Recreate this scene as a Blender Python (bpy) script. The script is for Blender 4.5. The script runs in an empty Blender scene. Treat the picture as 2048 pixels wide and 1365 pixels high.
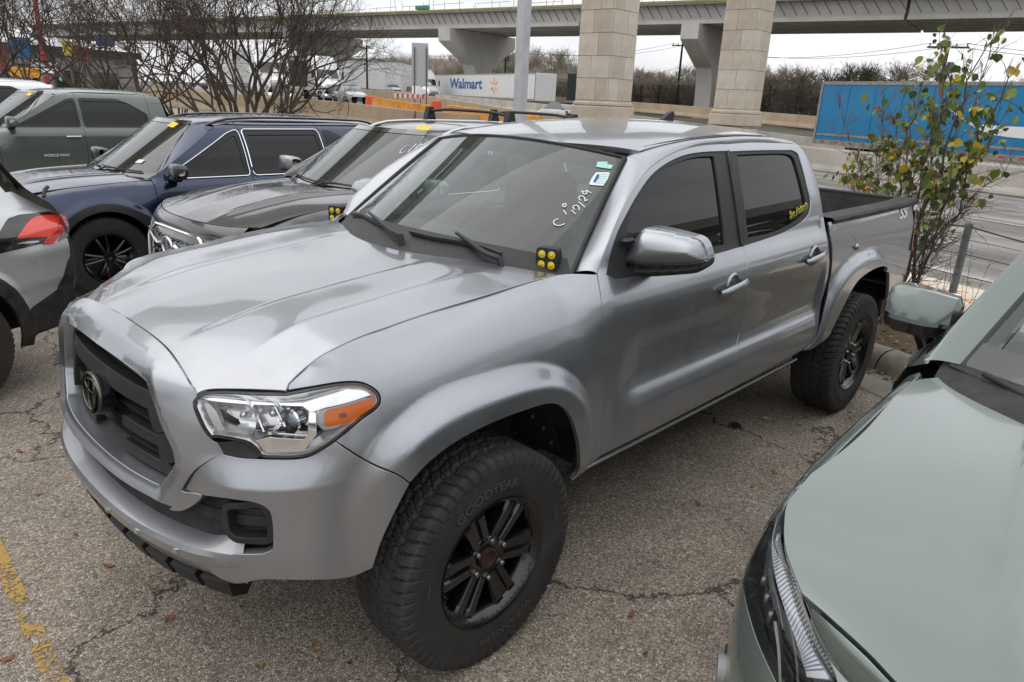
import bpy, math, random
import numpy as np
from mathutils import Vector, Matrix
from mathutils.geometry import delaunay_2d_cdt
rnd = random.Random(7)
SC = bpy.context.scene
COL = SC.collection
# ------------------------------------------------------------------ camera
F_PX = 1445.294
CAM = np.array([-1.482, -2.381, 1.868])
YAW, PITCH, ROLL = 0.7555, -0.3238, 0.0449
_f = np.array([math.cos(PITCH)*math.cos(YAW), math.cos(PITCH)*math.sin(YAW), math.sin(PITCH)])
_r0 = np.cross(_f, [0, 0, 1.0]); _r0 /= np.linalg.norm(_r0); _u0 = np.cross(_r0, _f)
_r = math.cos(ROLL)*_r0 + math.sin(ROLL)*_u0
_u = -math.sin(ROLL)*_r0 + math.cos(ROLL)*_u0
cd = bpy.data.cameras.new("camera"); cam = bpy.data.objects.new("camera", cd); COL.objects.link(cam)
cd.sensor_width = 36.0; cd.lens = F_PX/2048*36.0; cd.clip_start = 0.05; cd.clip_end = 4000
cam.matrix_world = Matrix(((_r[0], _u[0], -_f[0], CAM[0]), (_r[1], _u[1], -_f[1], CAM[1]), (_r[2], _u[2], -_f[2], CAM[2]), (0, 0, 0, 1)))
SC.camera = cam
# ------------------------------------------------------------------ light
SUN_EL, SUN_AZ = math.radians(58), math.radians(125)
world = bpy.data.worlds.new("World"); SC.world = world; world.use_nodes = True
wn = world.node_tree; wn.nodes.clear()
def wnode(t, **k):
    n = wn.nodes.new(t)
    for a, b in k.items(): setattr(n, a, b)
    return n
sky = wnode('ShaderNodeTexSky', sky_type='NISHITA', sun_disc=False, sun_elevation=SUN_EL, sun_rotation=math.radians(90)-SUN_AZ, air_density=1.0, dust_density=3.0)
skm = wnode('ShaderNodeVectorMath', operation='SCALE'); skm.inputs['Scale'].default_value = 0.10
wn.links.new(sky.outputs[0], skm.inputs[0])
tc = wnode('ShaderNodeTexCoord'); sep = wnode('ShaderNodeSeparateXYZ'); wn.links.new(tc.outputs['Generated'], sep.inputs[0])
mp = wnode('ShaderNodeMapping'); mp.inputs['Scale'].default_value = (1.0, 1.0, 3.2); wn.links.new(tc.outputs['Generated'], mp.inputs[0])
nz = wnode('ShaderNodeTexNoise'); nz.inputs['Scale'].default_value = 2.1; nz.inputs['Detail'].default_value = 5; nz.inputs['Roughness'].default_value = .55
nz.inputs['Distortion'].default_value = .6
wn.links.new(mp.outputs[0], nz.inputs['Vector'])
cr = wnode('ShaderNodeValToRGB'); e = cr.color_ramp.elements
e[0].position = .30; e[0].color = (.80, .815, .85, 1); e[1].position = .62; e[1].color = (1.12, 1.125, 1.14, 1)
wn.links.new(nz.outputs['Fac'], cr.inputs['Fac'])
gr = wnode('ShaderNodeMapRange'); gr.inputs['From Min'].default_value = 0; gr.inputs['From Max'].default_value = 1
gr.inputs['To Min'].default_value = .86; gr.inputs['To Max'].default_value = 1.42
wn.links.new(sep.outputs['Z'], gr.inputs['Value'])
cl = wnode('ShaderNodeVectorMath', operation='SCALE'); wn.links.new(cr.outputs[0], cl.inputs[0]); wn.links.new(gr.outputs[0], cl.inputs['Scale'])
mx = wnode('ShaderNodeMix', data_type='RGBA'); mx.inputs['Factor'].default_value = .88
wn.links.new(skm.outputs[0], mx.inputs['A']); wn.links.new(cl.outputs[0], mx.inputs['B'])
bg = wnode('ShaderNodeBackground'); bg.inputs['Strength'].default_value = 1.06
wn.links.new(mx.outputs['Result'], bg.inputs['Color'])
wo = wnode('ShaderNodeOutputWorld'); wn.links.new(bg.outputs[0], wo.inputs[0])
sl = bpy.data.lights.new("sun", 'SUN'); sl.energy = .5; sl.angle = math.radians(60); sl.color = (1, .965, .92)
so = bpy.data.objects.new("sun", sl); COL.objects.link(so)
sd = Vector((math.cos(SUN_EL)*math.cos(SUN_AZ), math.cos(SUN_EL)*math.sin(SUN_AZ), math.sin(SUN_EL)))
so.rotation_euler = sd.to_track_quat('Z', 'Y').to_euler(); so.location = sd*50
SC.view_settings.view_transform = 'Standard'; SC.view_settings.look = 'None'; SC.view_settings.exposure = 0.22
SC.view_settings.gamma = 1.0; SC.view_settings.use_curve_mapping = False
SC.render.engine = 'CYCLES'; SC.cycles.use_denoising = True; SC.cycles.max_bounces = 8; SC.cycles.transparent_max_bounces = 16
SC.cycles.sample_clamp_indirect = 6; SC.cycles.caustics_reflective = False; SC.cycles.caustics_refractive = False
# ------------------------------------------------------------------ materials
def newmat(name):
    m = bpy.data.materials.new(name); m.use_nodes = True
    return m, m.node_tree, m.node_tree.nodes['Principled BSDF']
def N(nt, t, **k):
    n = nt.nodes.new(t)
    for a, b in k.items():
        if a in n.inputs: n.inputs[a].default_value = b
        else: setattr(n, a, b)
    return n
def lerp3(nt, fac, a, b):
    m = N(nt, 'ShaderNodeMix', data_type='RGBA')
    for s, v in (('Factor', fac), ('A', a), ('B', b)):
        if hasattr(v, 'node'): nt.links.new(v, m.inputs[s])
        elif s == 'Factor': m.inputs[s].default_value = v
        else: m.inputs[s].default_value = tuple(v)+(1,) if len(v) == 3 else v
    return m.outputs['Result']
def noise(nt, scale, detail=4, rough=.55, coord='Object', stretch=None, dist=0):
    tc = N(nt, 'ShaderNodeTexCoord'); out = tc.outputs[coord]
    if stretch:
        m = N(nt, 'ShaderNodeMapping'); m.inputs['Scale'].default_value = stretch
        nt.links.new(out, m.inputs[0]); out = m.outputs[0]
    n = N(nt, 'ShaderNodeTexNoise', Scale=scale, Detail=detail, Roughness=rough, Distortion=dist)
    nt.links.new(out, n.inputs['Vector']); return n.outputs['Fac']
def ramp(nt, src, stops):
    r = N(nt, 'ShaderNodeValToRGB'); el = r.color_ramp.elements
    while len(el) < len(stops): el.new(.5)
    for e_, (p, c) in zip(el, stops):
        e_.position = p; e_.color = (c, c, c, 1) if isinstance(c, (int, float)) else tuple(c)+(1,)
    nt.links.new(src, r.inputs['Fac']); return r.outputs['Color']
def bump(nt, b, src, strength=.3, dist=.01):
    n = N(nt, 'ShaderNodeBump', Strength=strength, Distance=dist)
    nt.links.new(src, n.inputs['Height']); nt.links.new(n.outputs[0], b.inputs['Normal'])
def mat(name, col, rough=.5, metal=0., var=.0, scale=8, bmp=0, coat=0, spec=.5, col2=None, coord='Object', stretch=None, bscale=None, bd=.005):
    m, nt, b = newmat(name)
    b.inputs['Roughness'].default_value = rough; b.inputs['Metallic'].default_value = metal
    b.inputs['Coat Weight'].default_value = coat; b.inputs['Specular IOR Level'].default_value = spec
    b.inputs['Base Color'].default_value = tuple(col)+(1,)
    if var or col2:
        n = noise(nt, scale, 5, .6, coord, stretch)
        c2 = col2 or tuple(c*(1-var) for c in col)
        nt.links.new(lerp3(nt, ramp(nt, n, [(.35, 0), (.65, 1)]), col, c2), b.inputs['Base Color'])
    if bmp: bump(nt, b, noise(nt, bscale or scale*6, 5, .6, coord), bmp, bd)
    return m
def paint(name, col, metal=.75, rough=.33, dust=.25, dustcol=(.30, .29, .27), coat=1.0, flake=.12):
    """clear-coated metallic paint with road film, rain streaks and fine flake"""
    m, nt, b = newmat(name)
    b.inputs['Metallic'].default_value = metal; b.inputs['Coat Weight'].default_value = coat; b.inputs['Coat Roughness'].default_value = .045
    fl = noise(nt, 900, 0, .5)
    c = lerp3(nt, fl, tuple(x*(1-flake) for x in col), tuple(min(1, x*(1+flake)) for x in col))
    d1 = noise(nt, 2.2, 6, .65); d2 = noise(nt, 9, 5, .7, stretch=(1, 1, .12)); d3 = noise(nt, 140, 2, .6)
    a1 = N(nt, 'ShaderNodeMath', operation='MULTIPLY'); nt.links.new(ramp(nt, d1, [(.3, .25), (.75, 1)]), a1.inputs[0]); nt.links.new(ramp(nt, d2, [(.3, .5), (.7, 1)]), a1.inputs[1])
    a2 = N(nt, 'ShaderNodeMath', operation='MULTIPLY'); nt.links.new(a1.outputs[0], a2.inputs[0]); nt.links.new(ramp(nt, d3, [(.3, .6), (.7, 1)]), a2.inputs[1])
    a3 = N(nt, 'ShaderNodeMath', operation='MULTIPLY', use_clamp=True); nt.links.new(a2.outputs[0], a3.inputs[0]); a3.inputs[1].default_value = dust*2
    # low-down road dirt (object z), a real film of brown grime
    g = N(nt, 'ShaderNodeNewGeometry'); sp = N(nt, 'ShaderNodeSeparateXYZ'); nt.links.new(g.outputs['Position'], sp.inputs[0])
    mr = N(nt, 'ShaderNodeMapRange'); mr.inputs['From Min'].default_value = .95; mr.inputs['From Max'].default_value = .45; mr.inputs['To Max'].default_value = .38
    nt.links.new(sp.outputs['Z'], mr.inputs['Value'])
    a4 = N(nt, 'ShaderNodeMath', operation='MULTIPLY'); nt.links.new(mr.outputs[0], a4.inputs[0]); nt.links.new(ramp(nt, d2, [(.25, .4), (.7, 1)]), a4.inputs[1])
    a5 = N(nt, 'ShaderNodeMath', operation='ADD', use_clamp=True); nt.links.new(a3.outputs[0], a5.inputs[0]); nt.links.new(a4.outputs[0], a5.inputs[1])
    nt.links.new(lerp3(nt, a5.outputs[0], c, dustcol), b.inputs['Base Color'])
    r = N(nt, 'ShaderNodeMapRange'); r.inputs['To Min'].default_value = rough; r.inputs['To Max'].default_value = .7
    nt.links.new(a5.outputs[0], r.inputs['Value']); nt.links.new(r.outputs[0], b.inputs['Roughness'])
    mm = N(nt, 'ShaderNodeMapRange'); mm.inputs['To Min'].default_value = metal; mm.inputs['To Max'].default_value = 0
    nt.links.new(a5.outputs[0], mm.inputs['Value']); nt.links.new(mm.outputs[0], b.inputs['Metallic'])
    cw = N(nt, 'ShaderNodeMapRange'); cw.inputs['To Min'].default_value = coat; cw.inputs['To Max'].default_value = coat*.25
    nt.links.new(a5.outputs[0], cw.inputs['Value']); nt.links.new(cw.outputs[0], b.inputs['Coat Weight'])
    ck = ramp(nt, d3, [(.3, .03), (.8, .09)]); nt.links.new(ck, b.inputs['Coat Roughness'])
    return m
def glass(name, tint, refl=1.0, dust=.06, dustcol=(.45, .46, .44), rough=.01, ior=1.5, gain=1.7):
    m = bpy.data.materials.new(name); m.use_nodes = True; nt = m.node_tree; nt.nodes.clear()
    o = N(nt, 'ShaderNodeOutputMaterial'); t = N(nt, 'ShaderNodeBsdfTransparent'); t.inputs[0].default_value = tuple(tint)+(1,)
    g = N(nt, 'ShaderNodeBsdfGlossy'); g.inputs['Roughness'].default_value = rough; g.inputs[0].default_value = (refl, refl, refl, 1)
    fr = N(nt, 'ShaderNodeFresnel'); fr.inputs[0].default_value = ior
    mu = N(nt, 'ShaderNodeMath', operation='MULTIPLY_ADD', use_clamp=True); mu.inputs[1].default_value = gain; mu.inputs[2].default_value = .02
    nt.links.new(fr.outputs[0], mu.inputs[0])
    m1 = N(nt, 'ShaderNodeMixShader'); nt.links.new(mu.outputs[0], m1.inputs[0]); nt.links.new(t.outputs[0], m1.inputs[1]); nt.links.new(g.outputs[0], m1.inputs[2])
    d = N(nt, 'ShaderNodeBsdfDiffuse'); d.inputs[0].default_value = tuple(dustcol)+(1,)
    n = noise(nt, 5, 6, .7); f = ramp(nt, n, [(.3, dust*.5), (.75, dust*1.6)])
    m2 = N(nt, 'ShaderNodeMixShader'); nt.links.new(f, m2.inputs[0]); nt.links.new(m1.outputs[0], m2.inputs[1]); nt.links.new(d.outputs[0], m2.inputs[2])
    nt.links.new(m2.outputs[0], o.inputs[0]); return m
# ------------------------------------------------------------------ tags
def tag(o, label=None, cat=None, group=None, kind=None):
    for k, v in (('label', label), ('category', cat), ('group', group), ('kind', kind)):
        if v: o[k] = v
    return o
def thing(name, loc, label, cat, group=None, rz=0, sc=1):
    o = bpy.data.objects.new(name, None); COL.objects.link(o); o.location = loc; o.rotation_euler = (0, 0, rz); o.scale = (sc,)*3
    o.empty_display_size = .2
    return tag(o, label, cat, group)
def link(name, me, m, parent=None):
    o = bpy.data.objects.new(name, me); COL.objects.link(o)
    if m is not None and not me.materials:
        for q in (m if isinstance(m, (list, tuple)) else [m]): me.materials.append(q)
    if parent is not None: o.parent = parent
    return o
def copy_tree(o, parent=None):
    c = o.copy(); COL.objects.link(c)
    if parent is not None: c.parent = parent; c.matrix_parent_inverse = o.matrix_parent_inverse
    for ch in list(o.children): copy_tree(ch, c)
    return c
def mirror_copy(o):
    """same part on the other side of its car"""
    c = o.copy(); COL.objects.link(c); c.scale = (c.scale[0], -c.scale[1], c.scale[2]); c.location = (c.location[0], -c.location[1], c.location[2])
    for ch in list(o.children):
        d = ch.copy(); COL.objects.link(d); d.parent = c
    return c
# ------------------------------------------------------------------ mesh builder
class MB:
    def __init__(s): s.v = []; s.f = []
    def add(s, vs, fs):
        n = len(s.v); s.v += [tuple(map(float, p)) for p in vs]; s.f += [tuple(i+n for i in f) for f in fs]; return s
    def box(s, c, d, rz=0, bev=0, M=None):
        x, y, z = [q/2 for q in d]; b = min(bev, x*.9, y*.9, z*.9)
        if b <= 0:
            vs = [(sx*x, sy*y, sz*z) for sx in (-1, 1) for sy in (-1, 1) for sz in (-1, 1)]
            fs = [(0, 1, 3, 2), (4, 6, 7, 5), (0, 4, 5, 1), (2, 3, 7, 6), (0, 2, 6, 4), (1, 5, 7, 3)]
        else:
            vs = []; fs = []
            ring = [(-x+b, -y), (x-b, -y), (x, -y+b), (x, y-b), (x-b, y), (-x+b, y), (-x, y-b), (-x, -y+b)]
            ring2 = [(p*(x-b)/x, q*(y-b)/y) for p, q in ring]
            for zz, rr in ((-z, ring2), (-z+b, ring), (z-b, ring), (z, ring2)): vs += [(p, q, zz) for p, q in rr]
            for k in range(3):
                for i in range(8): j = (i+1) % 8; fs.append((k*8+i, k*8+j, k*8+8+j, k*8+8+i))
            fs += [tuple(range(7, -1, -1)), tuple(range(24, 32))]
        ca, sa = math.cos(rz), math.sin(rz)
        vs = [(p*ca-q*sa, p*sa+q*ca, r) for p, q, r in vs]
        if M is not None: vs = [tuple(M @ Vector(p)) for p in vs]
        return s.add([(p+c[0], q+c[1], r+c[2]) for p, q, r in vs], fs)
    def tube(s, pts, r, n=6, cap=True):
        pts = [Vector(p) for p in pts]; rs = r if hasattr(r, '__len__') else [r]*len(pts)
        vs = []; fs = []; up = None
        for i, p in enumerate(pts):
            d = (pts[min(i+1, len(pts)-1)]-pts[max(i-1, 0)])
            d = d.normalized() if d.length > 1e-9 else Vector((0, 0, 1))
            if up is None: up = d.orthogonal().normalized()
            a = (up-d*up.dot(d)); a = a.normalized() if a.length > 1e-6 else d.orthogonal().normalized(); up = a; b = d.cross(a)
            for k in range(n):
                t = 2*math.pi*k/n; vs.append(p+(a*math.cos(t)+b*math.sin(t))*rs[i])
        for i in range(len(pts)-1):
            for k in range(n): fs.append((i*n+k, i*n+(k+1) % n, (i+1)*n+(k+1) % n, (i+1)*n+k))
        if cap: fs += [tuple(range(n-1, -1, -1)), tuple(range((len(pts)-1)*n, len(pts)*n))]
        return s.add(vs, fs)
    def lathe(s, prof, c=(0, 0, 0), n=32, axis='y', closed=False):
        vs = []; fs = []
        for h, r in prof:
            for k in range(n):
                t = 2*math.pi*k/n; a, b = r*math.cos(t), r*math.sin(t)
                vs.append({'y': (a, h, b), 'z': (a, b, h), 'x': (h, a, b)}[axis])
        m = len(prof)
        for i in range(m if closed else m-1):
            j = (i+1) % m
            for k in range(n): fs.append((i*n+k, i*n+(k+1) % n, j*n+(k+1) % n, j*n+k))
        return s.add([(p+c[0], q+c[1], r_+c[2]) for p, q, r_ in vs], fs)
    def prism(s, poly, lo, hi, ax='z'):
        """polygon in the plane normal to ax, extruded lo..hi"""
        def P(a, b, h): return {'z': (a, b, h), 'y': (a, h, b), 'x': (h, a, b)}[ax]
        n = len(poly); vs = [P(a, b, lo) for a, b in poly]+[P(a, b, hi) for a, b in poly]
        fs = [tuple(range(n-1, -1, -1)), tuple(range(n, 2*n))]+[(i, (i+1) % n, n+(i+1) % n, n+i) for i in range(n)]
        return s.add(vs, fs)
    def grid(s, P, close_u=False):
        """P array (nu,nv,3)"""
        nu, nv = P.shape[:2]; fs = []
        for i in range(nu if close_u else nu-1):
            j = (i+1) % nu
            for k in range(nv-1): fs.append((i*nv+k, j*nv+k, j*nv+k+1, i*nv+k+1))
        return s.add(P.reshape(-1, 3), fs)
    def mesh(s, name, smooth=None, fix=True):
        me = bpy.data.meshes.new(name); me.from_pydata(s.v, [], s.f); me.update()
        if fix and len(s.f) < 60000:
            import bmesh
            bm = bmesh.new(); bm.from_mesh(me); bmesh.ops.recalc_face_normals(bm, faces=bm.faces); bm.to_mesh(me); bm.free()
        if smooth is not None:
            me.shade_smooth()
            if smooth < 180: me.set_sharp_from_angle(angle=math.radians(smooth))
        return me
    def build(s, name, m, parent=None, smooth=None, fix=True):
        return link(name, s.mesh(name, smooth, fix), m, parent)
def sst(a, b, x):
    t = np.clip((np.asarray(x, float)-a)/(b-a), 0, 1); return t*t*(3-2*t)
def lin(a, b, x): return np.clip((np.asarray(x, float)-a)/(b-a), 0, 1)
class Pchip:
    def __init__(s, pts):
        pts = sorted(pts); s.x = np.array([p[0] for p in pts], float); s.y = np.array([p[1] for p in pts], float)
        h = np.diff(s.x); dl = np.diff(s.y)/h; d = np.zeros(len(s.x))
        for i in range(1, len(d)-1):
            if dl[i-1]*dl[i] > 0:
                w1 = 2*h[i]+h[i-1]; w2 = h[i]+2*h[i-1]; d[i] = (w1+w2)/(w1/dl[i-1]+w2/dl[i])
        d[0] = dl[0]; d[-1] = dl[-1]; s.d = d; s.h = h
    def __call__(s, q):
        q = np.clip(np.asarray(q, float), s.x[0], s.x[-1]); i = np.clip(np.searchsorted(s.x, q)-1, 0, len(s.h)-1)
        h = s.h[i]; t = (q-s.x[i])/h
        return ((1+2*t)*(1-t)**2*s.y[i]+t*(1-t)**2*h*s.d[i]+t*t*(3-2*t)*s.y[i+1]+t*t*(t-1)*h*s.d[i+1])
def crspline(pts, n=8):
    """Catmull-Rom through points (any dimension)"""
    P = np.array(pts, float)
    if len(P) < 3:
        t = np.linspace(0, 1, n+1)[:, None]; return P[0]*(1-t)+P[-1]*t
    Q = np.vstack([2*P[0]-P[1], P, 2*P[-1]-P[-2]]); out = []
    for i in range(1, len(Q)-2):
        p0, p1, p2, p3 = Q[i-1:i+3]
        d1 = max(np.linalg.norm(p1-p0), 1e-9)**.5; d2 = max(np.linalg.norm(p2-p1), 1e-9)**.5; d3 = max(np.linalg.norm(p3-p2), 1e-9)**.5
        m1 = (p2-p1+d2*((p1-p0)/d1-(p2-p0)/(d1+d2))); m2 = (p2-p1+d2*((p3-p2)/d3-(p3-p1)/(d2+d3)))
        t = np.linspace(0, 1, n, endpoint=False)[:, None]
        out.append((2*t**3-3*t**2+1)*p1+(t**3-2*t**2+t)*m1+(-2*t**3+3*t**2)*p2+(t**3-t**2)*m2)
    out.append(P[-1:]); return np.vstack(out)
def resample(P, n):
    P = np.array(P, float); d = np.r_[0, np.cumsum(np.linalg.norm(np.diff(P, axis=0), axis=1))]
    t = np.linspace(0, d[-1], n); return np.stack([np.interp(t, d, P[:, k]) for k in range(P.shape[1])], -1)
def segs(*ss, n=6):
    """closed outline out of smooth segments that meet at corners"""
    out = []
    for q in ss:
        c = crspline(q, n); out.append(c[:-1] if np.linalg.norm(c[-1]-np.array(ss[0][0])) < 1e-6 or True else c)
    return np.vstack(out)
def Z(ox, oy, s, pts): return [(ox+a*s, oy+b*s) for a, b in pts]
def rounded(poly, r, n=5):
    P = np.array(poly, float); out = []; m = len(P)
    for i in range(m):
        a, b, c = P[i-1], P[i], P[(i+1) % m]; u = a-b; v = c-b; lu, lv = np.linalg.norm(u), np.linalg.norm(v)
        q = min(r, lu*.45, lv*.45); p0 = b+u/lu*q; p2 = b+v/lv*q
        for t in np.linspace(0, 1, n): out.append((1-t)**2*p0+2*t*(1-t)*b+t*t*p2)
    return np.array(out)
# ------------------------------------------------------------------ rays from the camera onto a surface
def rays(px):
    px = np.atleast_2d(np.array(px, float))
    return _f+(px[:, :1]-1024)/F_PX*_r-(px[:, 1:2]-682.5)/F_PX*_u
def at(px, py, D):
    d = rays([(px, py)])[0]; return CAM+d*(D/math.hypot(d[0], d[1]))
def on_plane(px, ax, v):
    d = rays(px); return CAM+d*((v-CAM[ax])/d[:, ax])[:, None]
class Frame:
    """a car's own axes: x towards its tail, y towards its passenger side, z up"""
    def __init__(s, loc=(0, 0, 0), rz=0):
        c, q = math.cos(rz), math.sin(rz); s.R = np.array([[c, -q, 0], [q, c, 0], [0, 0, 1.]]); s.t = np.array(loc, float); s.rz = rz
    def loc(s, P): return (np.asarray(P)-s.t) @ s.R
class Surf:
    frame = Frame(); step = 1
    def hit(s, px, t0=.6, t1=14):
        d = rays(px) @ s.frame.R; C = s.frame.loc(CAM); out = []
        ts = np.arange(t0, t1, .04)
        for k in range(len(d)):
            P = C+ts[:, None]*d[k]; s.step = 40; g = s.sd(P); s.step = 1; i = np.where((g[:-1] > 0) & (g[1:] <= 0))[0]
            if len(i) == 0:
                i = [int(np.argmin(np.abs(g)))]; out.append(s.uv((C+ts[i[0]]*d[k])[None])[0]); continue
            a, b = ts[i[0]], ts[i[0]+1]
            a -= .04; b += .02
            for _ in range(16):
                m = (a+b)/2
                if s.sd((C+m*d[k])[None])[0] > 0: a = m
                else: b = m
            out.append(s.uv((C+b*d[k])[None])[0])
        return np.array(out)
    def N(s, u, v, off=0):
        h = 4e-3; u = np.asarray(u, float); v = np.asarray(v, float)
        n = np.cross(s.P(u+h, v)-s.P(u-h, v), s.P(u, v+h)-s.P(u, v-h)); n /= np.linalg.norm(n, axis=-1, keepdims=True)+1e-12
        return n*s.sign
    def pts(s, px, off=0):
        q = s.hit(px); return s.P(q[:, 0], q[:, 1])+off*s.N(q[:, 0], q[:, 1])
class Wrap(Surf):
    """vertical skin wrapped round a plan curve: u = distance along the curve, v = height, offset e(u,x,z)"""
    def __init__(s, plan, e, frame=None, side=-1, sign=None):
        C = resample(crspline(plan, 80), 4000); s.c = C; s.side = side
        s.L = np.r_[0, np.cumsum(np.linalg.norm(np.diff(C, axis=0), axis=1))]
        T = np.gradient(C, axis=0); T /= np.linalg.norm(T, axis=1, keepdims=True)
        s.n = np.stack([T[:, 1], -T[:, 0]], -1)*(1 if side < 0 else -1)
        k = np.ones(61)/61
        s.n = np.stack([np.convolve(np.pad(s.n[:, i], 30, 'edge'), k, 'valid') for i in (0, 1)], -1); s.n /= np.linalg.norm(s.n, axis=1, keepdims=True)
        k0 = s.L < .10; w0 = (s.L[k0]/.10)[:, None]; s.n[k0] = s.n[k0]*w0+np.array([[-1., 0.]])*(1-w0); s.n /= np.linalg.norm(s.n, axis=1, keepdims=True)
        s.e = e; s.sign = 1
        if frame: s.frame = frame
        t = s.P(np.array([s.L[-1]*.6]), np.array([.8])); n = Surf.N(s, np.array([s.L[-1]*.6]), np.array([.8]))[0]
        if n[1]*side < 0: s.sign = -1
    def P(s, u, v):
        u = np.asarray(u, float); v = np.asarray(v, float); a = np.abs(u); m = np.where(u < 0, -1., 1.)
        x = np.interp(a, s.L, s.c[:, 0]); y = np.interp(a, s.L, s.c[:, 1]); nx = np.interp(a, s.L, s.n[:, 0]); ny = np.interp(a, s.L, s.n[:, 1])
        x = x+np.maximum(a-s.L[-1], 0)
        e = s.e(a, x, v); return np.stack([x+e*nx, (y+e*ny)*m, v], -1)
    def _near(s, P):
        m = np.where(P[:, 1]*s.side < 0, -1., 1.); q = np.stack([P[:, 0], P[:, 1]*m], -1)
        i = np.argmin(((q[:, None, :]-s.c[None, ::s.step])**2).sum(-1), axis=1)*s.step
        return i, m, q
    def sd(s, P):
        i, m, q = s._near(P); d = ((q-s.c[i])*s.n[i]).sum(1)
        g = d-s.e(s.L[i], s.c[i, 0], P[:, 2])
        return np.where((P[:, 0] > s.c[-1, 0]+.05) | (P[:, 2] < .1), 1., g)
    def uv(s, P):
        i, m, q = s._near(P); T = np.stack([-s.n[i, 1], s.n[i, 0]], -1)*(1 if s.side < 0 else -1)
        return np.stack([(s.L[i]+((q-s.c[i])*T).sum(1))*m, P[:, 2]], -1)
    def u_of_x(s, x):
        j = int(np.argmax(s.L > .9*s.L[-1]*.3)); c = s.c
        k = np.where(np.abs(c[:, 1]) > .4)[0]; return np.interp(x, c[k, 0], s.L[k])
class Height(Surf):
    """z = f(x,y)"""
    def __init__(s, f, frame=None): s.f = f; s.sign = 1; s.frame = frame or Frame()
    def P(s, u, v): return np.stack([np.asarray(u, float), np.asarray(v, float), s.f(u, v)], -1)
    def sd(s, P): return P[:, 2]-s.f(P[:, 0], P[:, 1])
    def uv(s, P): return P[:, :2].copy()
class XField(Surf):
    """x = f(y,z), facing -x"""
    def __init__(s, f, frame=None, sign=-1): s.f = f; s.sign = 1 if sign > 0 else -1; s.frame = frame or Frame()
    def P(s, u, v): return np.stack([s.f(u, v), np.asarray(u, float), np.asarray(v, float)], -1)
    def sd(s, P): return -s.sign*-1*(P[:, 0]-s.f(P[:, 1], P[:, 2])) if s.sign > 0 else s.f(P[:, 1], P[:, 2])-P[:, 0]
    def uv(s, P): return P[:, 1:].copy()
def inside(poly, Q):
    x, y = Q[:, 0], Q[:, 1]; c = np.zeros(len(Q), bool); n = len(poly)
    for i in range(n):
        x1, y1 = poly[i]; x2, y2 = poly[(i+1) % n]
        if y1 == y2: continue
        c ^= ((y1 > y) != (y2 > y)) & (x < (x2-x1)*(y-y1)/(y2-y1)+x1)
    return c
def bdist(poly, Q):
    A = np.asarray(poly, float); B = np.roll(A, -1, 0); AB = B-A; l = (AB**2).sum(1); k = l > 1e-14; A, AB, l = A[k], AB[k], l[k]
    out = np.empty(len(Q))
    for i in range(0, len(Q), 2000):
        q = Q[i:i+2000, None]-A[None]; t = np.clip((q*AB).sum(-1)/l, 0, 1); out[i:i+2000] = ((q-t[..., None]*AB)**2).sum(-1).min(1)
    return np.sqrt(out)
def densify(poly, h):
    out = []; A = np.asarray(poly, float)
    for a, b in zip(A, np.roll(A, -1, 0)):
        l = np.linalg.norm(b-a)
        if l < h*.15: continue
        k = max(1, int(math.ceil(l/h)))
        for i in range(k): out.append(a+(b-a)*i/k)
    return np.array(out)
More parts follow.
